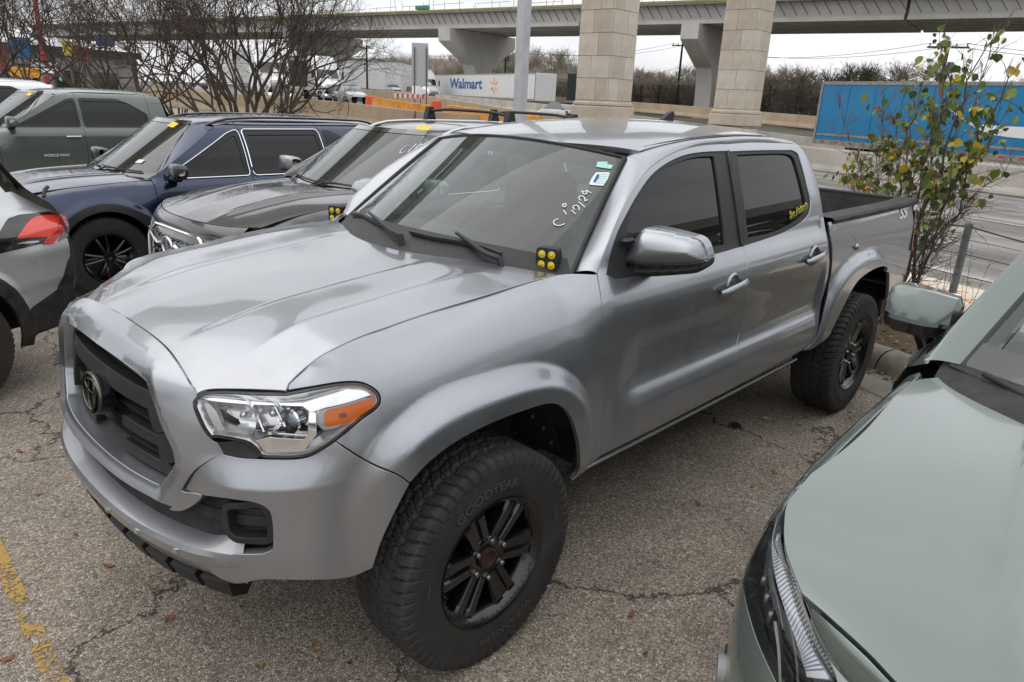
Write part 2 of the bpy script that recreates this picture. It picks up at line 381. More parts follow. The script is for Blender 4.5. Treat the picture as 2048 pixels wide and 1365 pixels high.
def panel(name, surf, outline, m, parent=None, h=.02, th=.012, holes=(), off=0., dome=None, hole_th=None, fl_dir=None, extra=None):
    """a skin cut to an outline (and holes) on a surface, with folded edges; dome=(height,radius) pillows it"""
    loops = [densify(outline, h)]+[densify(q, h) for q in holes]
    lo = loops[0].min(0); hi = loops[0].max(0)
    gx = np.arange(lo[0]+h*.5, hi[0], h); gy = np.arange(lo[1]+h*.43, hi[1], h)
    G = np.stack(np.meshgrid(gx, gy), -1).reshape(-1, 2)
    if len(G):
        k = inside(loops[0], G); G = G[k]
        for q in loops[1:]: G = G[~inside(q, G)]
        for q in loops:
            if len(G): G = G[bdist(q, G) > h*.45]
    V = np.vstack(loops+[G]) if len(G) else np.vstack(loops)
    edges = []; n0 = 0; rngs = []
    for q in loops: edges += [(n0+i, n0+(i+1) % len(q)) for i in range(len(q))]; rngs.append((n0, len(q))); n0 += len(q)
    vo, eo, fo, ov, oe, of_ = delaunay_2d_cdt([Vector(p) for p in V], edges, [], 1, 1e-7)
    Vn = np.array([tuple(p) for p in vo]); T = np.array([f for f in fo if len(f) == 3])
    if not len(T): raise RuntimeError('empty panel '+name)
    cen = Vn[T].mean(1); k = inside(loops[0], cen)
    for q in loops[1:]: k &= ~inside(q, cen)
    T = T[k]; a = Vn[T]; ar = (a[:, 1, 0]-a[:, 0, 0])*(a[:, 2, 1]-a[:, 0, 1])-(a[:, 2, 0]-a[:, 0, 0])*(a[:, 1, 1]-a[:, 0, 1])
    T = T[np.abs(ar) > 1e-10]; ar = ar[np.abs(ar) > 1e-10]
    T[ar < 0] = T[ar < 0][:, ::-1]
    if surf.sign < 0: T = T[:, ::-1]
    def place(Q):
        P = surf.P(Q[:, 0], Q[:, 1]); n = surf.N(Q[:, 0], Q[:, 1])
        if isinstance(dome, tuple):
            H, R = dome
            def hh(q): t = np.clip(bdist(loops[0], q)/R, 0, 1); return off+H*np.sqrt(np.clip(1-(1-t)**2, 0, 1))
        elif callable(off): hh = off
        else: return P+n*off, n
        d = hh(Q); P = P+n*d[:, None]
        ep = 2.5e-3; E = np.array([[ep, 0], [0, ep]])
        t1 = surf.P(Q[:, 0]+ep, Q[:, 1])+n*hh(Q+E[0])[:, None]-(surf.P(Q[:, 0]-ep, Q[:, 1])+n*hh(Q-E[0])[:, None])
        t2 = surf.P(Q[:, 0], Q[:, 1]+ep)+n*hh(Q+E[1])[:, None]-(surf.P(Q[:, 0], Q[:, 1]-ep)+n*hh(Q-E[1])[:, None])
        n2 = np.cross(t1, t2); n2 /= np.linalg.norm(n2, axis=1, keepdims=True)+1e-12; n2 *= surf.sign
        return P, n2
    P, Nn = place(Vn); faces = [tuple(t) for t in T]; verts = [P]; nrm = [Nn]; nb = len(P)
    if th:
        for li, (a0, ln) in enumerate(rngs):
            L = loops[li]; t_ = th if li == 0 or hole_th is None else hole_th
            area = (L[:, 0]*np.roll(L[:, 1], -1)-np.roll(L[:, 0], -1)*L[:, 1]).sum()
            pb, nn = place(L)
            tan = np.roll(pb, -1, 0)-np.roll(pb, 1, 0); out = np.cross(tan, nn); out /= np.linalg.norm(out, axis=1, keepdims=True)+1e-12
            sg = (1 if area > 0 else -1)*surf.sign*(1 if li == 0 else -1)
            out *= sg
            r = min(.0035, t_*.4); nd = surf.N(L[:, 0], L[:, 1])
            rings = [(pb, nn), (pb+out*r*.3-nn*r*.3, (nn+out)/1.414), (pb+out*r*.45-nn*r*1.2, out), (pb+out*r*.45-nd*t_, out)]
            base = nb
            for p_, n_ in rings: verts.append(p_); nrm.append(n_); nb += ln
            for k_ in range(3):
                pa, pc = rings[k_][0], rings[k_+1][0]; na = rings[min(k_+1, 3)][1]
                cr_ = np.cross(np.roll(pa, -1, 0)-pa, pc-pa) if k_ else np.cross(np.roll(pa, -1, 0)-pa, pc-pa)
                flip = (cr_*na).sum() < 0
                for i in range(ln):
                    j = (i+1) % ln; q = (base+k_*ln+i, base+k_*ln+j, base+(k_+1)*ln+j, base+(k_+1)*ln+i)
                    faces.append(q[::-1] if flip else q)
    VV = np.vstack(verts); NN = np.vstack(nrm)
    me = bpy.data.meshes.new(name); me.from_pydata(VV.tolist(), [], faces); me.update(); me.shade_smooth()
    me.normals_split_custom_set_from_vertices(NN.tolist())
    o = link(name, me, m, parent)
    return o
def gridsurf(name, P, m, parent=None, flip=False, sharp=None):
    b = MB().grid(np.asarray(P, float))
    if flip: b.f = [f[::-1] for f in b.f]
    me = bpy.data.meshes.new(name); me.from_pydata(b.v, [], b.f); me.update(); me.shade_smooth()
    if sharp: me.set_sharp_from_angle(angle=math.radians(sharp))
    return link(name, me, m, parent)
def loft(name, A, B, m, parent=None, n=40, k=8, bulge=.02, bdir=(0, -1, .6), flip=False, skirt=.01):
    """strip between two 3-D curves with a rounded section"""
    A = resample(A, n); B = resample(B, n); bd = np.array(bdir, float)
    if bd.ndim == 1: bd = np.repeat(bd[None], n, 0)
    bd /= np.linalg.norm(bd, axis=1, keepdims=True)
    t = np.linspace(0, 1, k)[None, :, None]; M_ = (A+B)/2+bd*bulge*2
    G = (1-t)**2*A[:, None]+2*t*(1-t)*M_[:, None]+t*t*B[:, None]
    if skirt: G = np.concatenate([(G[:, :1]-bd[:, None]*skirt), G, (G[:, -1:]-bd[:, None]*skirt)], 1)
    return gridsurf(name, G, m, parent, flip, 55)
def text_mesh(body, size, extr=.0, bold=0, shear=0, sx=1, align='CENTER'):
    c = bpy.data.curves.new("lettering", 'FONT'); c.body = body; c.size = size; c.extrude = extr; c.offset = bold; c.shear = shear
    c.align_x = align; c.align_y = 'CENTER'
    o = bpy.data.objects.new("lettering", c); COL.objects.link(o)
    dg = bpy.context.evaluated_depsgraph_get(); me = bpy.data.meshes.new_from_object(o.evaluated_get(dg))
    bpy.data.objects.remove(o); bpy.data.curves.remove(c)
    P = np.array([v.co[:] for v in me.vertices]); P[:, 0] *= sx
    for v, p in zip(me.vertices, P): v.co = p
    me.materials.clear()
    return me
def text_on(name, body, size, m, o, ex, ey, parent=None, extr=.001, bold=0, shear=0, sx=1, align='CENTER'):
    """flat lettering with origin o, reading direction ex, up ey"""
    me = text_mesh(body, size, extr, bold, shear, sx, align); ex = np.array(ex, float); ex /= np.linalg.norm(ex); ey = np.array(ey, float); ey -= ex*ey.dot(ex); ey /= np.linalg.norm(ey)
    ez = np.cross(ex, ey); R = np.stack([ex, ey, ez], 1)
    for v in me.vertices: v.co = R @ np.array(v.co[:])+np.array(o)
    return link(name, me, m, parent)
# shared materials
M_black = mat("black_plastic", (.022, .022, .023), .55, var=.4, scale=30, bmp=.25, bscale=400, bd=.0006)
M_dustblack = mat("dusty_black_plastic", (.018, .018, .018), .6, spec=.3, col2=(.042, .039, .036), scale=14, bmp=.2, bscale=300, bd=.0006)
M_gloss = mat("gloss_black", (.008, .008, .009), .12, coat=1)
M_rubber = mat("rubber_seal", (.02, .02, .02), .6, var=.3)
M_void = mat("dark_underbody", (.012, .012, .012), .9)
M_chrome = mat("chrome", (.85, .86, .88), .06, metal=1)
M_satin = mat("satin_chrome", (.62, .63, .65), .22, metal=1)
M_white = mat("white_paint", (.78, .78, .78), .35, coat=.5)
M_amber = mat("amber_lens", (1.0, .20, .002), .5, spec=.25)
M_red = mat("red_lens", (.55, .012, .01), .12, coat=1)
# ================================================================== the silver pickup (world axes = its own axes)
P_silver = paint("silver_metallic_paint", (.335, .352, .382), .93, .29, .15, (.24, .23, .215), flake=.28)
T_x = Pchip([(-.80, .99), (-.72, 1.02), (-.63, 1.075), (-.56, 1.115), (-.5, 1.15), (-.41, 1.19), (-.2, 1.213), (0, 1.238), (.25, 1.255), (.5, 1.262), (.7, 1.27), (5, 1.27)])
F_z = Pchip([(-1, -.10), (-.76, -.075), (-.68, -.03), (-.60, -.012), (-.42, -.002), (-.30, -.004), (-.2, -.019), (-.14, -.040), (-.09, -.068), (-.05, -.104), (-.022, -.142), (0, -.19), (.02, -.26)])
Fn_z = Pchip([(-1, -.09), (-.6, -.02), (-.30, -.006), (-.2, -.030), (-.12, -.062), (-.06, -.098), (0, -.140), (.03, -.17)])
D_z = Pchip([(.40, -.12), (.46, -.075), (.51, -.035), (.57, -.006), (.64, .006), (.70, .007), (.745, -.004), (.785, -.027), (.83, -.035), (.93, -.029), (1.04, -.012), (1.115, -.003), (1.16, -.008), (1.21, -.028), (1.25, -.05), (1.285, -.066), (1.34, -.083), (1.50, -.143), (1.66, -.225), (1.70, -.255), (1.735, -.295), (1.76, -.34), (1.78, -.40)])
D0_z = Pchip([(.40, -.12), (.46, -.075), (.53, -.035), (.65, -.02), (.80, -.018), (.93, -.015), (1.04, -.010), (1.115, -.003), (1.16, -.008), (1.21, -.028), (1.25, -.05), (1.285, -.066), (1.34, -.083), (1.50, -.143), (1.66, -.225), (1.70, -.255), (1.735, -.295), (1.76, -.34), (1.78, -.40)])
B_z = Pchip([(.40, -.10), (.50, -.05), (.62, -.022), (.85, -.012), (1.0, -.006), (1.12, -.002), (1.2, -.006), (1.26, -.016), (1.29, -.03), (1.31, -.06)])
G_z = Pchip([(.36, -.16), (.42, -.10), (.50, -.035), (.56, -.006), (.64, .0), (.78, -.022), (.845, -.026), (.94, -.036), (1.02, -.046), (1.078, -.062), (1.095, -.072), (1.105, -.085), (1.151, -.150), (1.18, -.20)])
G2_z = Pchip([(.36, -.14), (.42, -.085), (.50, -.025), (.56, -.004), (.66, .004), (.80, .002), (.850, .001), (.862, -.006), (.93, -.044), (1.0, -.052), (1.05, -.070), (1.10, -.112), (1.145, -.17)])
def arch_rho(x, z, cx, cz, a, b, p=2.7):
    return (np.abs((x-cx)/a)**p+(np.maximum(np.abs(z-cz), 0)/b)**p)**(1/p)
def flare(x, z, cx, a=.475, b=.50, h=.054, cz=.42):
    r = np.where(z > cz, arch_rho(x, z, cx, cz, a, b), np.abs(x-cx)/a)
    return h*(1-sst(1.11, 1.275, r))-.016*lin(1.06, .99, r)*0
def e_truck(u, x, z):
    u, x, z = np.broadcast_arrays(np.asarray(u, float), np.asarray(x, float), np.asarray(z, float))
    cn = 1-sst(-.66, -.26, x); T = T_x(x+.12*cn)+.004*cn; Fe = F_z(z-T)*(1-cn)+Fn_z(z-T)*cn
    bw = sst(.70, .88, x); De = D_z(z)*bw+D0_z(z)*(1-bw)
    Be = B_z(z)
    w1 = sst(.42, .66, x); w2 = sst(2.62, 2.70, x)
    e = Fe*(1-w1)+De*w1; e = e*(1-w2)+Be*w2
    # nose: u counts from the centre line
    g2 = sst(.55, .75, u); G = G_z(z)*(1-g2)+G2_z(z)*g2
    wn_ = 1-sst(.86, 1.06, u); e = e*(1-wn_)+G*wn_
    fl = flare(x, z, 0.0)*sst(.98, 1.22, u)+flare(x, z, 3.26, .50, .52)
    fl *= 1-.0*w1
    # tail bulge over the bed shoulder
    return e+fl
PLAN = [(-.905, 0), (-.90, -.16), (-.886, -.30), (-.855, -.45), (-.80, -.60), (-.71, -.735), (-.58, -.832), (-.42, -.88), (-.25, -.896), (0, -.90), (.6, -.90), (1.5, -.902), (2.6, -.898), (3.3, -.892), (4.0, -.885), (4.40, -.872)]
TS = Wrap(PLAN, e_truck)
zc_h = Pchip([(-.86, 1.075), (-.80, 1.118), (-.76, 1.143), (-.72, 1.163), (-.66, 1.184), (-.5, 1.215), (-.3, 1.243), (-.1, 1.263), (.1, 1.278), (.3, 1.290), (.6, 1.298)])
def hood_z(x, y):
    x, y = np.broadcast_arrays(np.asarray(x, float), np.asarray(y, float)); a = np.abs(y)
    c = zc_h(x); s = T_x(x)+.004; t = np.clip(a/.70, 0, 1.25)
    z = c+(s-c)*(.25*t+.75*t**2.6)
    k = sst(-.75, -.45, x)*(1-sst(.0, .42, x))
    yr = .30+.02*(x+.5)                       # inner crease: centre panel sits lower than the flanks
    z = z-.010*k*(1-sst(yr-.022, yr+.022, a))
    y2 = .545+.03*x                            # outer crease
    z = z+.009*k*np.exp(-(np.sqrt((a-y2)**2+.007**2)-.007)/.05)
    return z
HS = Height(hood_z)
zc_r = Pchip([(.90, 1.665), (.98, 1.697), (1.1, 1.727), (1.3, 1.757), (1.6, 1.782), (1.95, 1.792), (2.25, 1.786), (2.5, 1.765), (2.62, 1.742), (2.70, 1.69)])
def roof_z(x, y):
    a = np.abs(np.asarray(y, float)); t = a/.60
    return zc_r(x)-.040*t**2-.012*t**6
RS = Height(roof_z)
def wind_x(y, z):
    y = np.asarray(y, float); z = np.asarray(z, float)
    return .965-1.72*(1.70-z)-.25*np.maximum(1.70-z, 0)**2*0+y*y*(.50+.47*(1.654-z))
WS = XField(wind_x)
truck = thing("pickup_truck", (0, 0, 0), "dusty silver crew cab pickup truck with black wheels, parked in the middle of the lot", "pickup truck")
def both(o): mirror_copy(o); return o
# ---- doors, fender, bed side: outlines traced on the skin
fseam = [(1194, 547), (1196, 558), (1202, 594), (1208, 660), (1209, 751), (1206, 832), (1200, 913)]
bseam = [(1448, 288), (1455, 301), (1484, 489), (1494, 520), (1493, 560), (1489, 602), (1481, 655), (1474, 690), (1476, 720), (1476, 745), (1470, 775)]
ftop = [(1447, 287), (1399, 291), (1358, 301), (1324, 318), (1293, 342), (1262, 386), (1238, 431), (1218, 479), (1200, 525), (1194, 547)]
fd_px = np.vstack([crspline(fseam, 6), crspline([(1200, 913), (1335, 845), (1470, 775)], 8)[1:], crspline(bseam[::-1], 6)[1:], crspline(ftop, 6)[1:-1]])
def inset(uv, d):
    A = np.array(uv); e1 = A-np.roll(A, 1, 0); e2 = np.roll(A, -1, 0)-A
    e1 /= np.linalg.norm(e1, axis=1, keepdims=True)+1e-12; e2 /= np.linalg.norm(e2, axis=1, keepdims=True)+1e-12
    t = e1+e2; t /= np.linalg.norm(t, axis=1, keepdims=True)+1e-12; n = np.stack([-t[:, 1], t[:, 0]], -1)
    ar = (A[:, 0]*np.roll(A[:, 1], -1)-np.roll(A[:, 0], -1)*A[:, 1]).sum()
    return A+n*d*(1 if ar > 0 else -1)
wf_px = Z(1180, 260, .2198, [(165, 1240), (172, 1180), (250, 930), (330, 770), (430, 590), (560, 410), (700, 300), (860, 228), (1000, 202), (1150, 192), (1248, 190)])
wf_b = Z(1180, 260, .2198, [(1248, 190), (1290, 400), (1340, 640), (1380, 900), (1390, 1062)])
wf_c = Z(1180, 260, .2198, [(1390, 1062), (1300, 1088), (1262, 1100), (1075, 1150), (700, 1255), (350, 1345), (230, 1360)])
wfo = np.vstack([crspline(wf_px, 5), crspline(wf_b, 5)[1:], crspline(wf_c, 5)[1:], [(1212, 550)]])
gl_px = Z(1180, 260, .2198, [(345, 860), (400, 700), (500, 510), (640, 375), (800, 292), (980, 240), (1120, 232)])
gl_b = Z(1180, 260, .2198, [(1140, 245), (1165, 400), (1205, 700), (1228, 900), (1236, 1045)])
gl_c = Z(1180, 260, .2198, [(1236, 1045), (1075, 1088), (700, 1180), (420, 1245), (345, 1255)])
wfg = np.vstack([crspline(gl_px, 5), crspline(gl_b, 5), crspline(gl_c, 5)[1:], Z(1180, 260, .2198, [(345, 1000)])])
S_ = TS.hit
uv_fd, uv_wfo, uv_wfg = S_(fd_px), S_(wfo), S_(wfg)
fd = panel("front_door", TS, inset(uv_fd, .0025), P_silver, truck, .016, .022, [uv_wfo], hole_th=.012)
tr = panel("window_trim", TS, inset(uv_wfo, .002), M_rubber, fd, .03, .012, [uv_wfg], off=-.006)
gl_side = glass("privacy_glass", (.015, .017, .02), .5, .015, ior=1.5, gain=1.2)
panel("window_glass", TS, inset(uv_wfg, -.004), gl_side, fd, .03, .003, off=-.016)
# rear door
rseam = [(1560, 286), (1588, 288), (1600.5, 295), (1611, 307.5), (1621.6, 330), (1634, 365.5), (1642.7, 409.5), (1649, 450), (1656, 485), (1659, 526), (1653, 566), (1643, 606), (1640, 625), (1638, 645), (1629, 678), (1607.5, 699), (1580, 716)]
rd_px = np.vstack([crspline(bseam, 6), crspline([(1470, 775), (1580, 716)], 6)[1:-1], crspline(rseam[::-1], 6), crspline([(1560, 286), (1500, 284.5), (1449, 288)], 6)[1:-1]])
wr_px = Z(1180, 260, .3418, [(808, 125), (1000, 118), (1180, 117)]); wr_b = Z(1180, 260, .3418, [(1180, 117), (1215, 138), (1240, 200), (1275, 340), (1293, 430), (1283, 490), (1240, 540), (1150, 595), (1040, 637), (895, 683)])
wr_c = Z(1180, 260, .3418, [(895, 683), (885, 600), (868, 480), (840, 300), (808, 125)])
wro = np.vstack([crspline(wr_px, 5), crspline(wr_b, 5)[1:], crspline(wr_c, 5)[1:-1]])
wrg = np.vstack([crspline(Z(1180, 260, .3418, [(868, 142), (1020, 136), (1160, 138), (1195, 158), (1225, 240), (1260, 380), (1272, 445), (1255, 490), (1180, 555), (1060, 605), (932, 632)]), 5), crspline(Z(1180, 260, .3418, [(932, 632), (915, 480), (885, 280), (868, 142)]), 5)[1:-1]])
uv_rd, uv_wro, uv_wrg = S_(rd_px), S_(wro), S_(wrg)
rd = panel("rear_door", TS, inset(uv_rd, .0025), P_silver, truck, .016, .022, [uv_wro], hole_th=.012)
tr2 = panel("window_trim", TS, inset(uv_wro, .002), M_rubber, rd, .03, .012, [uv_wrg], off=-.006)
rg = panel("window_glass", TS, inset(uv_wrg, -.004), gl_side, rd, .03, .003, off=-.016)
for nm, uv in (("front", uv_fd), ("rear", uv_rd)):
    print("DOOR", nm, uv.min(0).round(3), uv.max(0).round(3))
# fender
seamHF = [(577, 768), (597, 748), (636, 716), (685, 689), (728, 670), (771, 655), (825, 636), (880, 618), (976, 589), (1044, 568), (1113, 549)]
archF = [(1200, 913), (1172, 940), (1143, 964)]
archF2 = [(1143, 964), (1158, 942), (1161, 906), (1153, 862), (1139, 829), (1121, 812), (1099, 808), (1037, 826), (975, 851), (913, 884), (860, 924), (820, 966)]
hl_out = Z(360, 740, .2148, [(1450, 664), (1560, 580), (1700, 460), (1820, 375), (1868, 310), (1860, 225), (1800, 165), (1700, 118), (1600, 108), (1480, 115), (1200, 160), (1010, 190)])
seamFB = [(820, 966), (799, 951), (740, 925), (672, 883)]
fe_px = np.vstack([crspline(seamHF, 6), crspline([(1113, 549), (1140, 547), (1193, 549)], 4)[1:], crspline(fseam, 6)[1:], crspline(archF, 4)[1:], crspline(archF2, 6)[1:], crspline(seamFB, 5)[1:], crspline(hl_out, 5)[1:]])
uv_fe = S_(fe_px)
ns = len(crspline(seamHF, 6)); uv_seam = uv_fe[:ns]
print("SEAM fender 3D", TS.P(uv_seam[::8, 0], uv_seam[::8, 1]).round(3).tolist())
print("SEAM hood", HS.P(*HS.hit(crspline(seamHF, 6)[::8]).T).round(3).tolist())
both(panel("front_fender", TS, inset(uv_fe, .002), P_silver, truck, .0095, .02))
# bed side
bed_px = np.vstack([crspline([(1657, 445), (1740, 425), (1819, 405)], 6), crspline([(1819, 405), (1824, 420), (1828, 450)], 4)[1:], crspline([(1828, 450), (1825, 480), (1819, 516), (1812, 545)], 4)[1:],
    crspline([(1812, 545), (1803, 580), (1790, 610)], 4)[1:], [(1773, 628)], crspline(Z(1580, 480, .1832, [(1000, 850), (1040, 780), (1070, 650), (1085, 450), (1080, 340), (1050, 292), (980, 295), (880, 340), (760, 430), (680, 540), (600, 700), (520, 860), (470, 960), (420, 1060), (330, 1130), (240, 1190), (150, 1215)]), 5),
    crspline([(1608, 702), (1631, 680), (1642, 650), (1648, 625), (1656, 590), (1663, 545), (1665, 500), (1660, 462)], 5)])
uv_bed = S_(bed_px)
print("BED", TS.P(uv_bed[::6, 0], uv_bed[::6, 1]).round(2).tolist())
fuel_px = crspline(Z(1180, 260, .3418, [(1470, 622), (1530, 612), (1552, 640), (1568, 690), (1566, 760), (1545, 782), (1490, 790), (1475, 760), (1466, 690), (1470, 622)]), 5)[:-1]
uv_fuel = S_(fuel_px)
bed = panel("bed_side", TS, uv_bed, P_silver, truck, .0165, .02, [uv_fuel]); 
panel("fuel_door", TS, inset(uv_fuel, .002), P_silver, bed, .02, .01, off=-.001)
both(bed)
strip_f = np.vstack([crspline(wf_b, 5), crspline([(1484.5, 495), (1482.6, 489), (1470, 400), (1455, 307)], 5)])
panel("pillar_trim", TS, S_(strip_f), M_rubber, fd, .02, .006, off=.0025)
strip_r = np.vstack([crspline([(1457.5, 300), (1471, 395), (1486, 489), (1487, 494)], 5), crspline(wr_c, 5)])
panel("pillar_trim", TS, S_(strip_r), M_rubber, rd, .02, .006, off=.0025)
# ---- pillar and roof side rail
pA = WS.pts([(1148, 545), (1165, 505), (1190, 450), (1225, 372), (1254, 312)]); pA[:, 1] = np.minimum(pA[:, 1], pA[:, 1])
dx = np.linspace(1.08, 2.60, 14)[1:]
ditch = np.stack([dx, -.585-.015*sst(1.1, 1.5, dx)+.03*sst(2.2, 2.6, dx), roof_z(dx, -.60)-.004], -1)
A_ = np.vstack([crspline(pA, 5), crspline(np.vstack([pA[-1:], ditch]), 3)[1:]])
tp = crspline(ftop[::-1], 5); rt = crspline([(1449, 287.5), (1500, 284.5), (1560, 286), (1588, 288), (1600.5, 295)], 5)
Bt = TS.pts(np.vstack([tp, rt]))
print("RAIL", A_[::6].round(2).tolist(), Bt[::6].round(2).tolist())
both(loft("roof_rail", A_, Bt, P_silver, truck, 90, 9, .016, (-.15, -1, .9), skirt=.015))
gutter = MB().tube([tuple(p+np.array([0, .012, .0])) for p in ditch[0:]], .011, 6).build("roof_seam", M_rubber, truck, 60); both(gutter)
# rear quarter of the cab behind the rear door
Bq = TS.pts(crspline([(1600.5, 295), (1611, 307.5), (1621.6, 330), (1634, 365.5), (1642.7, 409.5), (1649, 450), (1657, 488)], 6))
lowq = np.array([[2.66, -.893, z_] for z_ in (1.12, .95, .8, .65, .55)]); 
Bq = np.vstack([Bq, TS.P(np.interp([1.1, .95, .8, .65], [0, 5], [0, 5])*0+TS.u_of_x(Bq[-1, 0]+.02), np.array([1.1, .95, .8, .65]))])
Cq = Bq+np.array([.055, .06, -.004]); both(loft("cab_corner", Bq, Cq, P_silver, truck, 50, 7, .012, (.6, -1, .2), skirt=.01))
back = np.stack([Cq, Cq*np.array([1, -1, 1])], 1)[:, :, :]; G = np.stack([back[:, 0]*(1-t)+back[:, 1]*t for t in np.linspace(0, 1, 12)], 1)
G[:, :, 0] += .03*np.sin(np.linspace(0, math.pi, 12))[None]
gridsurf("cab_back", G, P_silver, truck)
# roof
ry = np.linspace(-.60, .60, 49); rx = np.linspace(.0, 1, 70)
we = lambda y: .965+y*y*.50
RG = []
for y in ry:
    x0 = .967+y*y*.475; x1 = 2.69-.06*(abs(y)/.6)**2; xs = x0+(x1-x0)*rx; RG.append(np.stack([xs, np.full_like(xs, y), roof_z(xs, y)], -1))
RG = np.array(RG).transpose(1, 0, 2); fr = RG[:1].copy(); fr[..., 2] -= .02; fr[..., 0] += .004
gridsurf("roof", np.concatenate([fr, RG]), P_silver, truck, sharp=50)
# ---- hood
hh = crspline([(255, 637), (311, 676), (338, 701), (359, 731), (378, 763), (394, 791)], 6)
hh = np.vstack([hh, crspline(Z(360, 740, .2148, [(165, 222), (210, 200), (270, 184), (500, 180), (850, 190), (985, 197)]), 5)[1:], crspline(seamHF, 6)])
q = HS.hit(hh); q[0, 1] = 0; q[:, 1] = np.minimum(q[:, 1], 0)
print("HOOD", q[::6].round(3).tolist())
yy = np.linspace(q[-1, 1], 0, 24)[1:-1]; xr = lambda y: .295+(q[-1, 0]-.295)*(y/q[-1, 1])**2
half = np.vstack([q, np.stack([xr(yy), yy], -1), [[.295, 0]]])
full = np.vstack([half, (half[1:-1]*np.array([1, -1]))[::-1]])
hood = panel("hood", HS, inset(full, .003), P_silver, truck, .0145, .02)
gp_ = q[(q[:, 0] < -.60)][:40]; gp_ = gp_[:int(np.argmax(gp_[:, 1] < -.545))+1] if (gp_[:, 1] < -.545).any() else gp_
G3 = np.vstack([gp_, ]); G3 = np.stack([G3[:, 0]+.000, G3[:, 1], hood_z(G3[:, 0], G3[:, 1])-.005], -1); G3 = np.vstack([G3[::-1], (G3*np.array([1, -1, 1]))[1:]])
MB().tube([tuple(p) for p in G3], .0065, 5).build("hood_gap_line", M_rubber, truck, 60)  # black tube laid along the hood gap to draw its dark shade line
# ---- windshield
wy = np.linspace(-1, 1, 61)
def wsgrid(z0f, z1f, wid, off=0, n=24, yscale=1.0):
    out = []
    for t in np.linspace(0, 1, n):
        row = []
        for a in wy:
            hw0, hw1 = wid; y = a*(hw0+(hw1-hw0)*t)*yscale; z = z0f(a)+(z1f(a)-z0f(a))*t; row.append((wind_x(y, z)+off*.5, y, z-off*.8))
        out.append(row)
    return np.array(out)
gw = glass("windshield_glass", (.28, .40, .37), .72, .06, (.30, .38, .35), ior=1.5)
ztop = lambda a: 1.70-.046*a*a; zbot = lambda a: 1.225+.03*a*a
gridsurf("windshield", wsgrid(zbot, ztop, (.735, .583)), gw, truck)
# black ceramic band round the glass, just under it
band = []
wtop = wsgrid(lambda a: ztop(a)-.055, ztop, (.60, .583), off=.006, n=4); gridsurf("glass_border", wtop, M_gloss, truck)
gridsurf("cowl_panel", wsgrid(zbot, lambda a: 1.348-.045*a*a, (.735, .69), off=-.006, n=6), M_black, truck)
for sgn in (-1, 1):
    r_ = []
    for t in np.linspace(0, 1, 20):
        z = 1.255+(1.654-1.255)*t; hw = .735+(.583-.735)*t; r_.append([(wind_x(y, z)+.003, y, z-.005) for y in (sgn*hw, sgn*(hw-.018), sgn*(hw-.038))])
    gridsurf("glass_border", np.array(r_), M_gloss, truck)
    MB().tube([(wind_x(sgn*(.737-.152*t), 1.255+.4*t)-.004, sgn*(.737-.152*t), 1.255+.4*t+.002) for t in np.linspace(0, 1, 14)], .0085, 6).build("windshield_seal", M_rubber, truck, 60)
MB().tube([(wind_x(y*.583, ztop(y))-.001, y*.583, ztop(y)+.002) for y in np.linspace(-1, 1, 30)], .006, 6).build("windshield_seal", M_rubber, truck, 60)
# cowl
cw = []
for a in np.linspace(-1, 1, 41):
    y = a*.74; x0 = xr(min(abs(y), .72)*-1)+.005; z0 = float(hood_z(x0, y))-.02; x1 = wind_x(y, 1.235)+.01
    cw.append([(x0+(x1-x0)*t, y, z0-.012*math.sin(math.pi*t)+(1.232-z0)*t) for t in np.linspace(0, 1, 7)])
gridsurf("cowl", np.array(cw), M_dustblack, truck)
for k in range(26):
    pass
# wipers
def Zw(l): return Z(600, 230, .3418, l)
for bl, arm in (([(318, 600), (380, 605), (440, 640), (500, 668)], [(615, 748), (560, 722), (500, 672), (430, 612)]), ([(655, 705), (780, 735), (900, 755), (1050, 785), (1180, 832)], [(1190, 880), (1090, 845), (1000, 780), (925, 728)])):
    w = MB().tube([tuple(p) for p in WS.pts(crspline(Zw(bl), 5), .018)], .0085, 5).tube([tuple(p) for p in WS.pts(crspline(Zw(bl), 5), .006)], .004, 4).build("wiper_blade", M_black, truck, 50)
    pa2 = WS.pts(crspline(Zw(arm), 5), .034); pa2[0, 2] -= .05
    MB().tube([tuple(p) for p in pa2], list(np.linspace(.015, .007, len(pa2))), 6).build("wiper_arm", M_black, w, 50)
# ---- mirrors on the windshield inside: sensor housing
MB().box((wind_x(0, 1.60)+.075, .02, 1.585), (.06, .20, .075), bev=.02).box((wind_x(0, 1.66)+.09, .02, 1.655), (.08, .42, .05), bev=.02).build("sensor_housing", M_black, truck, 40)
MB().box((.98, .02, 1.50), (.03, .25, .07), bev=.012).tube([(.93, .02, 1.60), (.98, .02, 1.52)], .012).build("rearview_mirror", M_black, truck, 40)
# ================================================================== pickup: nose, lamps, wheels, details
def ez(off_profile): return off_profile
def zz5(l): return Z(120, 620, .4104, l)
def zz4(l): return Z(360, 740, .2148, l)
def zz2(l): return Z(100, 560, .469, l)
